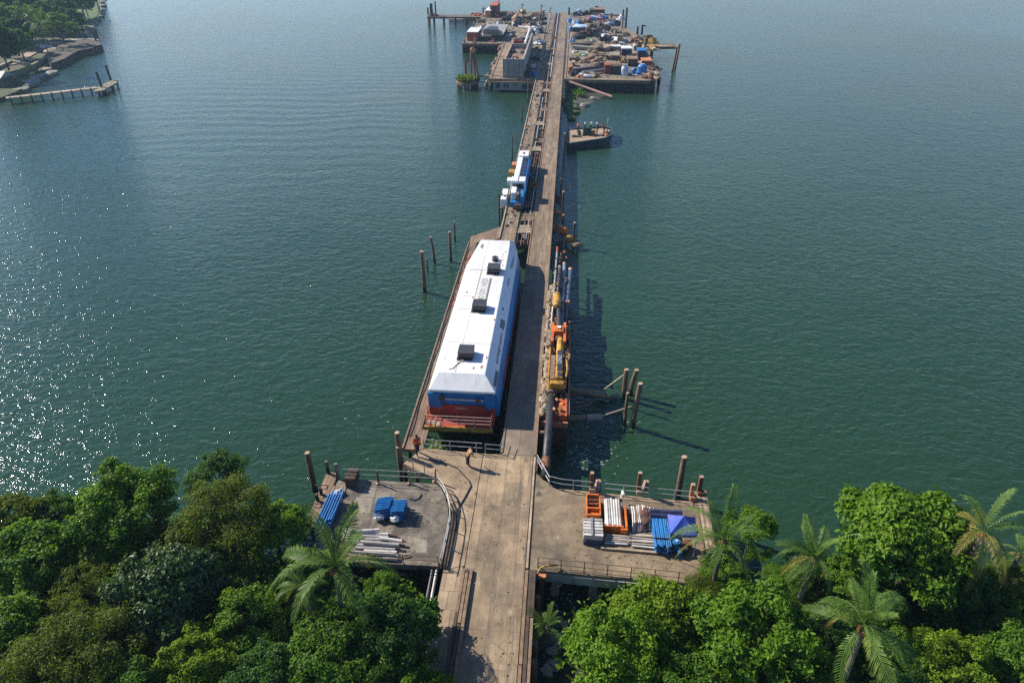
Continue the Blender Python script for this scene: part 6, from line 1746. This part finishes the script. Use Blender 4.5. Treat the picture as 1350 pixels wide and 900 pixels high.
def junk(x, y, z, w_, h_, mats, seed, n=7, d_=None):
    """a heap of odd boards, sheets and lumps; returns a builder"""
    r_ = random.Random(seed); mb = MB(); d_ = d_ or w_ * 1.2
    for k in range(n):
        mb.mat(r_.randrange(len(mats)))
        px_, py_ = x + r_.uniform(-.42, .42) * w_, y + r_.uniform(-.42, .42) * d_
        hh = h_ * r_.uniform(.35, 1.0) * (1 - .5 * abs(px_ - x) / w_)
        if r_.random() < .5:
            mb.box((px_, py_, z + hh * .5), (w_ * r_.uniform(.12, .4), d_ * r_.uniform(.1, .4), hh * r_.uniform(.5, 1)), (r_.uniform(-14, 14), r_.uniform(-14, 14), r_.uniform(0, 180)))
        else:
            mb.blob((px_, py_, z + hh * .3), (w_ * r_.uniform(.12, .28), d_ * r_.uniform(.12, .28), hh * .55), .45, seed * 13 + k, 1)
    for k in range(max(2, n // 3)):
        mb.mat(r_.randrange(len(mats)))
        a_ = r_.uniform(0, 3.14); L = w_ * r_.uniform(.4, .8)
        mb.tube([(x - math.cos(a_) * L * .5, y - math.sin(a_) * L * .5, z + h_ * r_.uniform(.1, .9)), (x + math.cos(a_) * L * .5, y + math.sin(a_) * L * .5, z + h_ * r_.uniform(.2, 1.0))], .11, 5)
    return mb
for i, (x, y, lab) in enumerate(((-15.9, 197, 'dark machine heap inside the nearest corner of the roofless building'), (-13.2, 196.5, 'black tyre heap inside the front of the roofless building'), (-14.6, 201, 'pale pipe heap on the floor of the roofless building'), (-15.8, 213, 'dark wreckage at the back of the roofless building'), (-13.0, 212, 'grey wreckage at the back inside the roofless building'))):
    mb = junk(x, y, ZF, 2.0, 1.2, [[dark_steel, timber_dark], [black_plastic, rust_metal], [pipe_white, rust_metal], [timber_dark, dark_steel], [concrete_dark, grey_steel]][i], i + 3)
    tag(mb.build('junk_heap', [[dark_steel, timber_dark], [black_plastic, rust_metal], [pipe_white, rust_metal], [timber_dark, dark_steel], [concrete_dark, grey_steel]][i]), lab, 'junk heap', 'junk inside the roofless building')

# --- generic island things, each placed by the point where it stands
def at(px, py): 
    p = P(px, py, IZ); return p, mpp(px, py, IZ)
def heap(px, py, w, h, mats, label, seed, n=13, name='junk_heap', cat='junk heap', group='debris heaps on the island'):
    p, m = at(px, py); W = w * m * 1.3; H = h * m * 1.2
    mb = junk(p.x, p.y + W * .3, IZ, W, H, mats, seed, n)
    return tag(mb.build(name, mats), label, cat, group)
def tarp(px, py, w, h, m_, label, seed, group='sheeted piles on the island'):
    p, m = at(px, py); W, H = w * m, h * m
    mb = MB().cloth((p.x, p.y + W * .45, IZ + .01), W, W * 1.1, H, seed)
    return tag(mb.build('sheeted_pile', m_, smooth=False), label, 'sheeted pile', group)
def container(px, py, w, h, d, m_, roof_m, label, name='shed', cat='shed'):
    p, m = at(px, py); W, H = w * m, h * m
    t = thing(name, (p.x, p.y, IZ), label, cat)
    MB().bx(p.x - W / 2, p.x + W / 2, p.y, p.y + d, IZ, IZ + H).build('body', m_, t, bevel=.05)
    MB().bx(p.x - W / 2 - .15, p.x + W / 2 + .15, p.y - .2, p.y + d + .2, IZ + H + .003, IZ + H + .18).build('roof', roof_m, t)
    MB().bx(p.x - W * .18, p.x + W * .12, p.y - .06, p.y - .003, IZ + .05, IZ + H * .75).build('door', m_, t)
    return t
def drum(px, py, w, h, m_, top_m, label, group='drums and tanks on the island'):
    p, m = at(px, py); r = w * m / 2; H = h * m
    t = thing('tank', (p.x, p.y + r, IZ), label, 'tank', group)
    MB().tube([(p.x, p.y + r, IZ + .01), (p.x, p.y + r, IZ + H * .75), (p.x, p.y + r, IZ + H)], [r, r, r * .7], 14).build('body', m_, t, smooth=False)
    MB().tube([(p.x, p.y + r, IZ + H + .003), (p.x, p.y + r, IZ + H * 1.1)], r * .4, 10).build('lid', top_m, t)
    return t
def post(px, py, h, label, m_=None, r=.28, z=IZ, group='posts on the island', arm=0):
    p = P(px, py, z); H = h * mpp(px, py, z)
    t = thing('mooring_post', (p.x, p.y, z), label, 'post', group)
    MB().tube([(p.x, p.y, -1 if z < .5 else z), (p.x, p.y, z + H)], [r, r * .85], 8).build('post', m_ or timber_dark, t)
    if arm:
        MB().tube([(p.x, p.y, z + H * .92), (p.x + arm, p.y + .2, z + H * .85)], r * .5, 6).build('arm', m_ or timber, t)
    return t

# shed side
container(623, 54.5, 14, 10.5, 12, brick_red, tarp_white, 'rust red shed with a white roof at the island edge')
p, m = at(648, 54)
t = thing('grey_shelter', (p.x, p.y, IZ), 'long open shelter with a torn grey sheet roof beside the red shed', 'shelter')
W = 27 * m; H = 7.5 * m
for k in range(5):
    for j in (0, 1): MB().tube([(p.x - W / 2 + k * W / 4, p.y + j * 22, IZ), (p.x - W / 2 + k * W / 4, p.y + j * 22, IZ + H * (1 + .1 * j))], .18, 6).build('pole', timber_dark, t)
mb = MB(); mb.add([(p.x - W / 2 - .5, p.y - 1, IZ + H), (p.x + W / 2 + .5, p.y - 1, IZ + H), (p.x + W / 2 + .5, p.y + 23, IZ + H * 1.15), (p.x - W / 2 - .5, p.y + 23, IZ + H * 1.15)] + [(p.x - W / 2 - .5, p.y - 1, IZ + H + .2), (p.x + W / 2 + .5, p.y - 1, IZ + H + .2), (p.x + W / 2 + .5, p.y + 23, IZ + H * 1.15 + .2), (p.x - W / 2 - .5, p.y + 23, IZ + H * 1.15 + .2)], [(3, 2, 1, 0), (4, 5, 6, 7), (0, 1, 5, 4), (1, 2, 6, 5), (2, 3, 7, 6), (3, 0, 4, 7)])
rfs = mb.build('roof', sheet_grey, t)
MB().prism([(p.x - 2.6, p.y + .5), (p.x + 2.4, p.y - .2), (p.x + 1.4, p.y + 8), (p.x - 1.2, p.y + 9)], IZ + H + .45, IZ + H + 1.6, 1.0).build('torn_sheet', dark_steel, rfs)
MB().bx(p.x - W / 2 + .5, p.x + W / 2 - 3, p.y + 1.5, p.y + 2.0, IZ + .1, IZ + H * .55).build('counter', mat('dark blue boards', (.03, .06, .09), .4, 1), t)
heap(650, 55.5, 6, 4, [mat('magenta cloth', (.35, .03, .12), .3), dark_steel], 'small magenta and dark heap under the grey shelter', 71)
heap(644, 38, 15, 5.5, [timber_dark, tarp_white, grey_steel], 'dark boat shaped heap at the edge above the red shed', 72)
tarp(655, 36, 18, 6.5, sheet_grey, 'pale grey peaked sheet in the middle of the shed deck', 3.1)
heap(652, 33.5, 5, 4, [dark_steel, concrete_dark], 'dark knot on top of the grey peaked sheet', 73)
container(643.5, 23.5, 7, 8, 14, orange_faded, tarp_white, 'small orange cabin at the corner near the timber arm')
container(650.5, 22.5, 9, 13, 16, maroon, brick_red, 'tall maroon cabin beside the small orange cabin')
heap(655, 23, 14, 6, [timber_dark, timber, maroon], 'brown timber heap at the foot of the maroon cabin', 74)
tarp(664, 18.5, 11, 3.5, yellow_paint, 'yellow sheet spread at the back of the island', 5.3)
heap(667, 27.5, 12, 6, [dark_steel, timber_dark, mat('dark blue cloth', (.02, .03, .07), .3)], 'dark blue heap behind the grey peaked sheet', 75)
heap(641, 22, 6, 4.5, [yellow_paint, tarp_white], 'yellow and white heap by the small orange cabin', 76)
t = post(657, 14, 15, 'white navigation post with a red head at the back of the island', tarp_white, .5)
p = P(657, 14, IZ); H = 15 * mpp(657, 14, IZ)
MB().tube([(p.x, p.y, IZ + H - 4), (p.x, p.y, IZ + H - 1.4)], .8, 8).build('red_head', red_oxide, t)
post(637, 18, 7, 'dark bent post at the root of the timber arm', timber_dark, .35, arm=1.5)
post(569, 21.5, 15, 'thick black post standing on the timber arm', black_plastic, .75)
post(574.5, 21, 17, 'thin dark post beside the thick black one on the timber arm', timber_dark, .35)
post(565, 30, 18, 'slim dark post at the very end of the timber arm', timber_dark, .4, z=0)
heap(571, 21.8, 10, 3, [timber_dark, timber], 'dark block heap at the foot of the thick black post', 77)
heap(628, 20.8, 14, 2.5, [rust_metal, brick_red], 'rusty beams lying where the timber arm meets the island', 78)
t = thing('white_dinghy', P(602, 27.5, 0), 'white dinghy floating under the timber arm', 'dinghy')
p = P(602, 28, 0); MB().prism([(p.x - 3.5, p.y - 1.5), (p.x + 2.5, p.y - 1.2), (p.x + 4, p.y), (p.x + 2.5, p.y + 1.2), (p.x - 3.5, p.y + 1.5)], -.1, 1.0, -.3).build('hull', tarp_white, t)
MB().tube([(p.x - 1, p.y, 1), (p.x + 4, p.y + 2, 2.4)], .35, 6).build('sail_roll', tarp_white, t)
t = thing('brown_dinghy', P(619, 26, 0), 'pinkish dinghy floating under the timber arm near the island', 'dinghy')
p = P(619, 27.5, 0); MB().prism([(p.x - 3, p.y - 1.4), (p.x + 2, p.y - 1.2), (p.x + 3.2, p.y), (p.x + 2, p.y + 1.2), (p.x - 3, p.y + 1.4)], -.1, 1.6, -.3).build('hull', orange_faded, t)
MB().bx(p.x - 1.5, p.x + 1, p.y - .7, p.y + .7, 1.605, 2.0).build('cover', timber_pale, t)
for (px, py, h, lab) in ((625, 38, 9, 'pale post at the corner behind the red shed'), (612, 57, 6, 'short pale post at the outer corner by the red shed'), (616, 51, 8, 'grey post beside the red shed'), (626, 58, 7, 'pink post in front of the red shed'), (619, 45, 5, 'short grey post above the red shed')):
    post(px, py, h, lab, timber_pale, .3)
# dolphin with plants
t = thing('planted_dolphin', P(615, 110, 0), 'old round pier stub overgrown with plants beside the island', 'dolphin')
c = P(615, 107, 1.8); r = 13.5 * mpp(615, 107, 1.8)
MB().prism([(c.x + r * math.cos(k * .628), c.y + r * 1.2 * math.sin(k * .628)) for k in range(10)], 1.2, 1.9).build('deck', timber, t)
for k in range(8): MB().tube([(c.x + r * .85 * math.cos(k * .785), c.y + r * math.sin(k * .785), -1), (c.x + r * .85 * math.cos(k * .785), c.y + r * math.sin(k * .785), 1.2)], .3, 7).build('pile', timber_dark, t)
mb = MB(); rng = random.Random(81)
for k in range(420):
    a = rng.uniform(0, 6.28); q = math.sqrt(rng.random()) * r * .85
    b0 = Vector((c.x + q * math.cos(a), c.y + q * 1.1 * math.sin(a), 1.9)); e = rng.uniform(.5, 1.5); b2 = rng.uniform(0, 6.28); L = rng.uniform(.8, 2.2)
    d = Vector((math.cos(b2) * math.cos(e), math.sin(b2) * math.cos(e), math.sin(e))); s = Vector((-d.y, d.x, 0)).normalized() * .18
    mb.add([b0 - s, b0 + s, b0 + d * L * .6 + s, b0 + d * L - Vector((0, 0, .2)), b0 + d * L * .6 - s], [(0, 1, 2, 3, 4)])
mb.build('foliage', LEAF['olive'], t)
tri = thing('tripod_frame', P(625, 100, 1), 'tall brown three legged timber frame on the planted dolphin', 'frame')
base = P(625, 102, 1.9); hh = 36 * mpp(625, 102, 1.9) * .98
for (dx, dy) in ((-.9, 0), (.3, .8), (1.4, -.3)): MB().tube([(base.x + dx, base.y + dy, 1.0), (base.x + dx * .35 - .3, base.y, 1.9 + hh * .93)], .3, 7).build('leg', pile_wood, tri)
MB().blob((base.x - .2, base.y, 1.9 + hh * .95), (.7, .5, .8), .3, 4).build('head', orange_faded, tri)
post(614, 98, 19, 'rusty post with a pale tip on the planted dolphin', rust_metal, .32, z=1.9, arm=1.2)
t = thing('footbridge', P(640, 100, 2), 'thin brown footbridge linking the planted dolphin to the island', 'footbridge')
a, b = P(629, 100, 2.4), P(647, 100, 2.4); MB().bx(a.x, b.x, a.y - .5, a.y + .5, 2.2, 2.5).build('deck', timber, t); MB().bx(a.x, b.x, a.y - .5, a.y - .35, .7, .9).build('lower_beam', timber_dark, t)
t = thing('tyre_fender', P(629, 106, 0), 'large dark tyre hanging on the side of the planted dolphin', 'tyre')
c2 = P(628.5, 105, 1.4); MB().tube([(c2.x + .2, c2.y - 1.1 + 1.3 * math.cos(k * .45), c2.z + 1.3 * math.sin(k * .45)) for k in range(15)], .25, 7).build('ring', black_plastic, t)
p = P(652, 66, 0)
mb = MB()
for k in range(9): mb.blob((p.x + rng.uniform(-2, 2), p.y + rng.uniform(-4, 4), rng.uniform(.3, 1.8)), (1.5, 2.0, 1.2), .45, k + 90, 1)
tag(mb.build('rubble_mound', rock_mat), 'brown rubble mound in the water beside the roofless building', 'rubble')
t = thing('white_skiff', P(641, 64.5, 0), 'narrow white skiff on the water by the rubble mound', 'skiff')
p = P(641, 64.5, 0); MB().prism([(p.x - 2.6, p.y - .5), (p.x + 1.6, p.y - .7), (p.x + 2.8, p.y), (p.x + 1.6, p.y + .7), (p.x - 2.6, p.y + .5)], -.1, .5).build('hull', tarp_white, t)
MB().bx(p.x - 1.8, p.x + 1.2, p.y - .25, p.y + .25, .505, .58).build('thwart', timber_pale, t)

# between building and trestle
S = [(697, 101, 9, 9, [black_plastic, dark_steel], 'black bin heap on the deck beside the roofless building'), (703, 101.5, 7, 9, [tarp_blue, dark_steel], 'dark blue bin heap next to the black one by the trestle'), (694, 92, 7, 7, [yellow_paint, timber_dark], 'yellow and dark heap beside the wall of the roofless building'), (703, 90, 12, 6, [tarp_white, dark_steel, grey_steel], 'pale and dark machine heap beside the trestle edge'), (706, 80, 14, 7, [dark_steel, grey_steel, timber_dark], 'dark girders heap beside the trestle walkway'), (700, 72, 13, 6, [dark_steel, mat('slate', (.08, .09, .11), .3), timber_pale], 'slate sheet heap behind the roofless building wall'), (696, 55.5, 8, 6, [black_plastic, dark_steel], 'black tyre heap outside the long pale wall'), (708, 59, 12, 5, [dark_steel, tarp_white], 'dark machine heap by the trestle past the wall'), (712, 44, 8, 11, [mat('navy cloth', (.02, .035, .10), .3), tarp_pale, dark_steel], 'navy heap with pale patches beside the trestle'), (702, 42, 10, 6, [tarp_pale, tarp_white, dark_steel], 'pale grey sheet heap next to the navy one'), (679, 35, 9, 6, [mat('blue black cloth', (.02, .025, .05), .3), tarp_white], 'blue black heap below the orange sheet'), (686, 28.5, 10, 6, [mat('bottle green sheet', (.02, .06, .05), .3), dark_steel], 'bottle green heap beside the brown ramp'), (698, 28.5, 12, 7, [dark_steel, tarp_white, timber_dark], 'dark wreck heap with white bits towards the back'), (712, 27, 12, 9, [timber_dark, dark_steel, rust_metal], 'tall dark wreck heap at the trestle end'), (687, 19, 8, 6, [tarp_white, yellow_edge], 'white and brown heap on the back edge'), (706, 22, 9, 4.5, [timber_dark, rust_metal], 'brown timber heap on the back edge near the trestle'), (716, 20, 6, 6, [timber_dark, orange_faded], 'dark and orange heap right at the trestle end'), (674, 49.5, 8, 4, [tarp_white, timber_dark, orange_faded], 'white heap on the orange wall behind the building'), (686, 53, 14, 3, [grey_steel, timber_dark], 'low grey heap in the yard behind the roofless building'), (717, 33, 6, 5, [black_plastic, dark_steel], 'small black heap against the trestle kerb')]
for i, (px, py, w, h, ms, lab) in enumerate(S): heap(px, py, w, h, ms, lab, 100 + i)
tarp(677.5, 31.5, 9, 6, orange_faded, 'orange sheet on the middle of the island deck', 7.7)
tarp(683, 25, 18, 5.5, mat('tan sheet', (.33, .21, .13), .3, 1), 'tan sheet stretched behind the orange one', 9.2)
mb = MB(); mb.tube([P(684, 35.5, 3.3), P(692, 36, 3.4), P(699, 36.5, 3.5)], .4, 7)
tag(mb.build('white_pipe', tarp_white), 'white pipe lying across the island behind the yard', 'pipe')
mb = MB(); mb.tube([P(692, 58, 7.5), P(699, 37, 7.3)], .35, 7)
tag(mb.build('white_beam', tarp_white), 'long white beam on top of the yard wall', 'beam')
for (px, py, h, lab) in ((688, 15, 9, 'pale mast with a crosspiece at the back edge of the island'), (713, 24, 16, 'tall grey mast beside the trestle end'), (711, 33, 14, 'pale mast standing in the navy heap'), (725, 17, 6, 'dark topped pale post at the trestle end')): post(px, py, h, lab, timber_pale, .3, arm=1.0)
# debris deck
T = [(757, 100, 11, 6, [mat('blue black sheet', (.02, .03, .055), .3), dark_steel], 'blue black heap at the near corner by the trestle'), (753, 98, 6, 10, [orange_faded, yellow_paint], 'orange and yellow splintered heap at the near corner'), (777, 102, 18, 5, [concrete_patch, tarp_white, timber], 'pale broken slab heap on the near edge'), (766, 103, 9, 3, [orange_faded, timber], 'low reddish rubble along the near edge'), (785, 80, 15, 5, [timber_pale, timber, rust_metal], 'brown boards heap on the open middle of the debris deck'), (795, 67, 22, 6, [timber, timber_dark, timber_pale], 'wide brown timber wreckage heap in the middle of the debris deck'), (812, 63, 8, 9, [timber_dark, rust_metal], 'dark spiky heap in front of the pale column'), (806, 79, 9, 6, [timber_dark, mat('moss green', (.06, .10, .03), .3), rust_metal], 'dark heap with mossy boards by the grey hut'), (768, 74, 10, 4, [mat('lime cloth', (.24, .32, .06), .3), tarp_white], 'lime green and white cloth heap'), (758, 70, 7, 3.5, [tarp_white, grey_steel], 'white bits heap beside the dark trough'), (768, 51, 16, 8, [timber_dark, rust_metal, dark_steel], 'dark brown wreckage heap near the trestle'), (776, 48, 10, 11, [rust_metal, brick_red, timber_dark], 'red and rust slanting wreckage heap'), (778, 55, 8, 4, [mat('pale green cloth', (.35, .42, .16), .3), tarp_white], 'pale green and white bundle below the red wreckage'), (788, 49, 16, 9, [black_plastic, dark_steel], 'black mound beside the red wreckage'), (806, 54, 22, 6, [timber_dark, dark_steel, tarp_white], 'long dark heap across the debris deck'), (797, 40, 18, 7, [timber_dark, mat('purple brown', (.12, .08, .09), .3), dark_steel], 'purple brown mound past the pale sheet'), (808, 34, 14, 6, [tarp_pale, mat('dull blue', (.06, .12, .25), .3), dark_steel], 'pale blue bundle heap at the back right of the deck'), (787, 27, 16, 5, [mat('crimson cloth', (.30, .03, .06), .3), tarp_blue, tarp_pale], 'crimson and blue bundle row at the back'), (794, 25.5, 10, 5, [tarp_blue, tarp_pale], 'bright blue bundle row beside the crimson one'), (762, 32, 12, 6, [tarp_pale, tarp_blue, timber_dark], 'pale blue rags heap near the trestle end'), (763, 21, 12, 6, [dark_steel, tarp_pale], 'dark scrap heap at the back by the trestle end'), (771, 19.5, 10, 5, [dark_steel, timber_dark], 'row of dark lumps on the back edge'), (845, 62, 12, 10, [dark_steel, timber_dark], 'dark tangled heap at the root of the gantry arm'), (853, 56.5, 20, 9, [timber_dark, rust_metal, yellow_edge], 'dark rusty heap spilling onto the gantry arm'), (843, 66, 10, 10, [yellow_paint, rust_metal], 'yellow crossed beams at the corner of the debris deck'), (856, 66, 22, 4, [yellow_paint, timber_pale], 'yellow beams hanging beside the gantry arm'), (822, 56, 8, 5, [tarp_pale, grey_steel], 'pale blue lump by the pale column'), (820, 62, 10, 5, [tarp_white, concrete_patch], 'white rubble heap behind the navy crates'), (858, 103, 16, 6, [timber, rust_metal, timber_pale], 'rusty splintered heap on the outer near corner'), (862, 92, 12, 5, [timber_dark, rust_metal], 'dark rubble along the outer edge'), (822, 83, 8, 5, [yellow_edge, timber_dark], 'yellowish lumps heap beside the brown boxes')]
for i, (px, py, w, h, ms, lab) in enumerate(T): heap(px, py, w, h, ms, lab, 200 + i, n=15)
for i, (px, py, w, h, m_, lab) in enumerate(((751, 30, 8, 6, tarp_blue, 'bright blue sheet mound hard against the trestle end'), (752, 42, 8, 7, mat('faded blue sheet', (.10, .22, .38), .3, 2, .6, .6), 'blue and white sheet mound along the trestle'), (754, 56, 9, 6, mat('dusty blue sheet', (.05, .15, .32), .3, 2, .6, .6), 'long blue sheet mound nearest the camera along the trestle'), (767, 37.5, 24, 5, tarp_pale, 'flat pale blue sheet roof near the trestle'), (819, 27, 12, 6, tarp_pale, 'pale blue sheet behind the posts at the back'), (768, 18, 8, 4, tarp_white, 'small white sheet at the back edge'), (797, 46, 10, 5, sheet_grey, 'grey sheet draped beside the black mound'))):
    tarp(px, py, w, h, m_, lab, i + 20.5)
def lid_crate(px, py, w, h, d, m_, top, label):
    p, m = at(px, py); W, H = w * m, h * m
    t = thing('crate', (p.x, p.y, IZ), label, 'crate', 'crates on the debris deck')
    MB().bx(p.x - W / 2, p.x + W / 2, p.y, p.y + d, IZ, IZ + H).build('body', m_, t, bevel=.1)
    MB().bx(p.x - W / 2 - .1, p.x + W / 2 + .1, p.y - .1, p.y + d + .1, IZ + H + .003, IZ + H + .35).build('lid', top, t, bevel=.1)
lid_crate(801, 98, 8, 10, 3.4, maroon, brick_red, 'maroon crate with a red lid on the near edge of the debris deck')
lid_crate(813, 98.5, 14, 9, 3.6, black_plastic, timber_dark, 'wide black crate between maroon crate and white blue tank')
lid_crate(826, 74, 13, 8, 5, pipe_navy, tarp_white, 'navy crate with a white lid in the middle of the debris deck')
lid_crate(846, 80, 11, 11, 5, mat('deep navy panel', (.02, .03, .06), .25), tarp_blue, 'deep navy crate with a blue lid near the outer edge')
lid_crate(834, 88, 13, 8, 5, mat('dark umber panel', (.06, .045, .04), .3), timber, 'dark umber crate behind the blue tanks')
lid_crate(853, 86, 13, 4, 5, brick_red, orange_faded, 'low red crate at the outer edge below the navy one')
lid_crate(811, 80, 12, 5, 6, concrete_dark, concrete_patch, 'low grey hut like crate with a pale lid behind the black crate')
lid_crate(812, 66, 12, 3, 5, timber_pale, tarp_white, 'flat pale crate beside the white rubble')
lid_crate(756, 88, 3.5, 4, 3, rust_metal, timber_pale, 'small rusty crate by the trestle side')
drum(823.5, 100, 10, 11, tarp_pale, tarp_blue, 'pale tank with blue patches on the near edge')
drum(836, 98, 7, 7, tarp_blue, tarp_pale, 'small blue tank between pale tank and large blue tank')
drum(847, 96, 13, 9, tarp_blue, tarp_pale, 'large blue tank near the outer corner')
drum(842, 99, 8, 4, tarp_blue, tarp_blue, 'low bright blue tub in front of the large blue tank')
drum(838, 66, 8, 6, tarp_pale, tarp_white, 'pale blue tank by the yellow crossed beams')
p, m = at(817, 57)
t = thing('pale_column', (p.x, p.y, IZ), 'pale concrete column standing in the middle of the debris deck', 'column')
MB().bx(p.x - .9, p.x + .9, p.y, p.y + 1.8, IZ, IZ + 10 * m).build('shaft', concrete_tan, t, bevel=.05); MB().bx(p.x - 1.1, p.x + 1.1, p.y - .2, p.y + 2, IZ, IZ + .5).build('foot', concrete_patch, t)
for i, (px0, py0, px1, py1, r, m_, lab) in enumerate(((755, 62, 786, 64.5, .7, mat('pale plank pipe', (.34, .30, .22), .3, 1), 'long pale pipe near the dark trough'), (752, 94, 796, 89, .6, dark_steel, 'long dark pipe behind the near edge'), (768, 96, 796, 92.5, .5, grey_steel, 'long grey pipe in front of the dark one'), (752, 58, 780, 57.5, .5, timber_pale, 'pale beam above the long pale pipe'), (751, 78, 765, 79.5, .5, timber_dark, 'dark beam beside the trestle on the debris deck'), (757, 45, 774, 44.5, .6, orange_faded, 'orange brown beam over the dark brown wreckage'), (755, 39, 775, 39.5, .8, dark_steel, 'dark trough edge under the pale blue sheet roof'))):
    mb = MB(); mb.tube([P(px0, py0, 3.8), P((px0 + px1) / 2, (py0 + py1) / 2 , 3.7), P(px1, py1, 3.6)], r, 7)
    tag(mb.build('long_beam', m_), lab, 'beam', 'long beams on the debris deck')
t = thing('brick_hulk', P(787, 20, IZ), 'long dark brown hulk at the back edge of the debris deck', 'hulk')
p, m = at(787, 20); W = 20 * m
MB().bx(p.x - W / 2, p.x + W / 2, p.y, p.y + 9, IZ, IZ + 6 * m).build('body', timber_dark, t, bevel=.2); MB().bx(p.x - W / 2 + 1, p.x + W / 2, p.y - .4, p.y - .003, IZ, IZ + 3 * m).build('skirt', timber_pale, t)
MB().bx(p.x - W * .2, p.x + W * .5, p.y - .2, p.y + 9.3, IZ + 6 * m + .005, IZ + 6.6 * m).build('roof', timber, t)
for i, (px, py, h, lab) in enumerate(((750, 20, 9, 'dark post at the end corner of the trestle'), (785, 17, 8, 'lamp post with a dark head behind the brown hulk'), (806, 24, 6, 'short brown post holding the low frame at the back'), (821, 26, 12, 'dark double post at the back corner of the deck'), (824.5, 38, 25, 'tallest dark post at the outer back corner'), (820, 37, 14, 'grey post beside the tallest dark one'), (840, 46, 10, 'brown spiky post near the gantry arm'), (846, 46, 12, 'dark post with crossarm above the gantry arm'), (849, 70, 18, 'pale rusty post leaning at the yellow crossed beams'), (852, 62, 12, 'slim dark post at the root of the gantry arm'))):
    post(px, py, h, lab, timber_pale if i in (8, 5) else timber_dark, .42, arm=1.4 if i in (1, 7) else 0)
mb = MB(); mb.tube([P(806, 20, 4.5), P(823, 21, 4.5)], .35, 6)
tag(mb.build('low_beam', rust_metal), 'rusty crossbeam between the posts at the back of the deck', 'beam')
for (px, pyb, lab) in ((886, 96, 'nearer brown pile carrying the end of the gantry arm'), (889.5, 92, 'farther brown pile carrying the end of the gantry arm')):
    p = P(px, pyb, 0); t = thing('gantry_pile', (p.x, p.y, 0), lab, 'pile', 'piles of the gantry arm')
    q = P(px + 3.2, 62, 0); 
    h = 31 * mpp(px, pyb, 0) * 1.0
    MB().tube([(p.x, p.y, -1), (p.x + .6, p.y, h)], .3, 8).build('shaft', pile_wood, t); MB().tube([(p.x + .6, p.y, h + .005), (p.x + .6, p.y, h + .3)], .34, 8).build('cap', pile_top, t)
t = thing('tyre_fender', P(866, 108, 0), 'dark tyres hanging from the outer near corner of the debris deck', 'tyre')
c = P(866, 103, 2.0)
for k in range(2): MB().tube([(c.x + .6, c.y - 1 + k * 2 + 1.1 * math.cos(j * .45), 1.3 + 1.1 * math.sin(j * .45)) for j in range(15)], .3, 7).build('tyre', black_plastic, t)
XT = [(775, 60, 10, 4, 'dusty brown heap beneath the pale beam'), (782, 70, 9, 4, 'splintered heap left of the wide timber wreckage'), (790, 87, 10, 5, 'brown heap behind the maroon crate'), (770, 83, 12, 4, 'low brown heap in the open near half'), (760, 80, 8, 5, 'dark timber heap by the dark beam'), (832, 78, 8, 5, 'brown heap left of the deep navy crate'), (815, 72, 9, 5, 'grey brown heap left of the navy white crate'), (802, 60, 10, 5, 'dark heap below the long dark heap'), (783, 37, 12, 5, 'brown heap right of the flat pale roof'), (800, 31, 12, 5, 'rusty heap before the bright blue row'), (812, 44, 10, 5, 'brown heap at the right of the purple mound'), (825, 48, 8, 5, 'brown heap on the outer edge before the gantry'), (775, 30, 10, 4, 'dusty heap behind the pale blue rags'), (835, 56, 9, 6, 'dark heap at the gantry root corner'), (850, 75, 8, 5, 'splintered heap by the leaning pale post'), (795, 75, 9, 4, 'flat board heap in the open middle'),
      (673, 22, 10, 5, 'brown heap by the yellow sheet'), (668, 33, 9, 4, 'grey heap left of the orange sheet'), (692, 31, 8, 5, 'brown heap on the middle deck'), (702, 34, 9, 5, 'dark heap above the pale sheet heap'), (698, 47, 9, 5, 'dark heap inside the yard wall'), (708, 68, 8, 5, 'brown heap by the trestle below the slate sheets'), (700, 85, 8, 5, 'dark heap between the wall and the girders'), (632, 30, 9, 4, 'brown heap above the red shed'), (650, 44, 14, 4, 'grey brown heap behind the grey shelter'), (662, 40, 8, 4, 'rusty heap at the fold of the shed deck')]
for i, (px, py, w, h, lab) in enumerate(XT):
    heap(px, py, w, h, [[timber, timber_dark, rust_metal], [timber_pale, timber, dark_steel], [concrete_dark, timber_dark, timber]][i % 3], lab, 400 + i)
# loose scrap too small and too many to count
mb = MB(); rng = random.Random(99)
ms = [timber, timber_dark, timber_pale, rust_metal, grey_steel, tarp_white, tarp_blue, dark_steel, orange_faded]
for k in range(2600):
    a = rng.random()
    if a < .5: px, py = rng.uniform(755, 848), rng.uniform(20, 104) ** 1.0
    elif a < .8: px, py = rng.uniform(660, 722), rng.uniform(18, 100)
    else: px, py = rng.uniform(614, 662), rng.uniform(20, 57)
    if a >= .5 and a < .8 and px < 669 + 0 and py > 40: continue
    if 660 < px < 692 and 56 < py < 104: continue
    if a >= .5 and a < .8 and px > 722 - (py - 17) * .17: continue
    if a < .5 and px > 815 + (py - 20) * .55: continue
    if a >= .8 and px < 636 - (py - 20) * .6: continue
    p, m = at(px, py); s = m * rng.uniform(.5, 1.5)
    mb.mat(rng.choices(range(9), (5, 5, 4, 3, 2, 2, 1, 4, 1))[0])
    if rng.random() < .6: mb.box((p.x, p.y, IZ + s * .22), (s, s * rng.uniform(.6, 2.6), s * .5), (rng.uniform(-15, 15), rng.uniform(-15, 15), rng.uniform(0, 180)))
    else: mb.blob((p.x, p.y, IZ + s * .2), (s * .7, s, s * .45), .4, k, 1)
tag(mb.build('scattered_scrap', ms), 'loose scrap strewn over the island decks', kind='stuff')
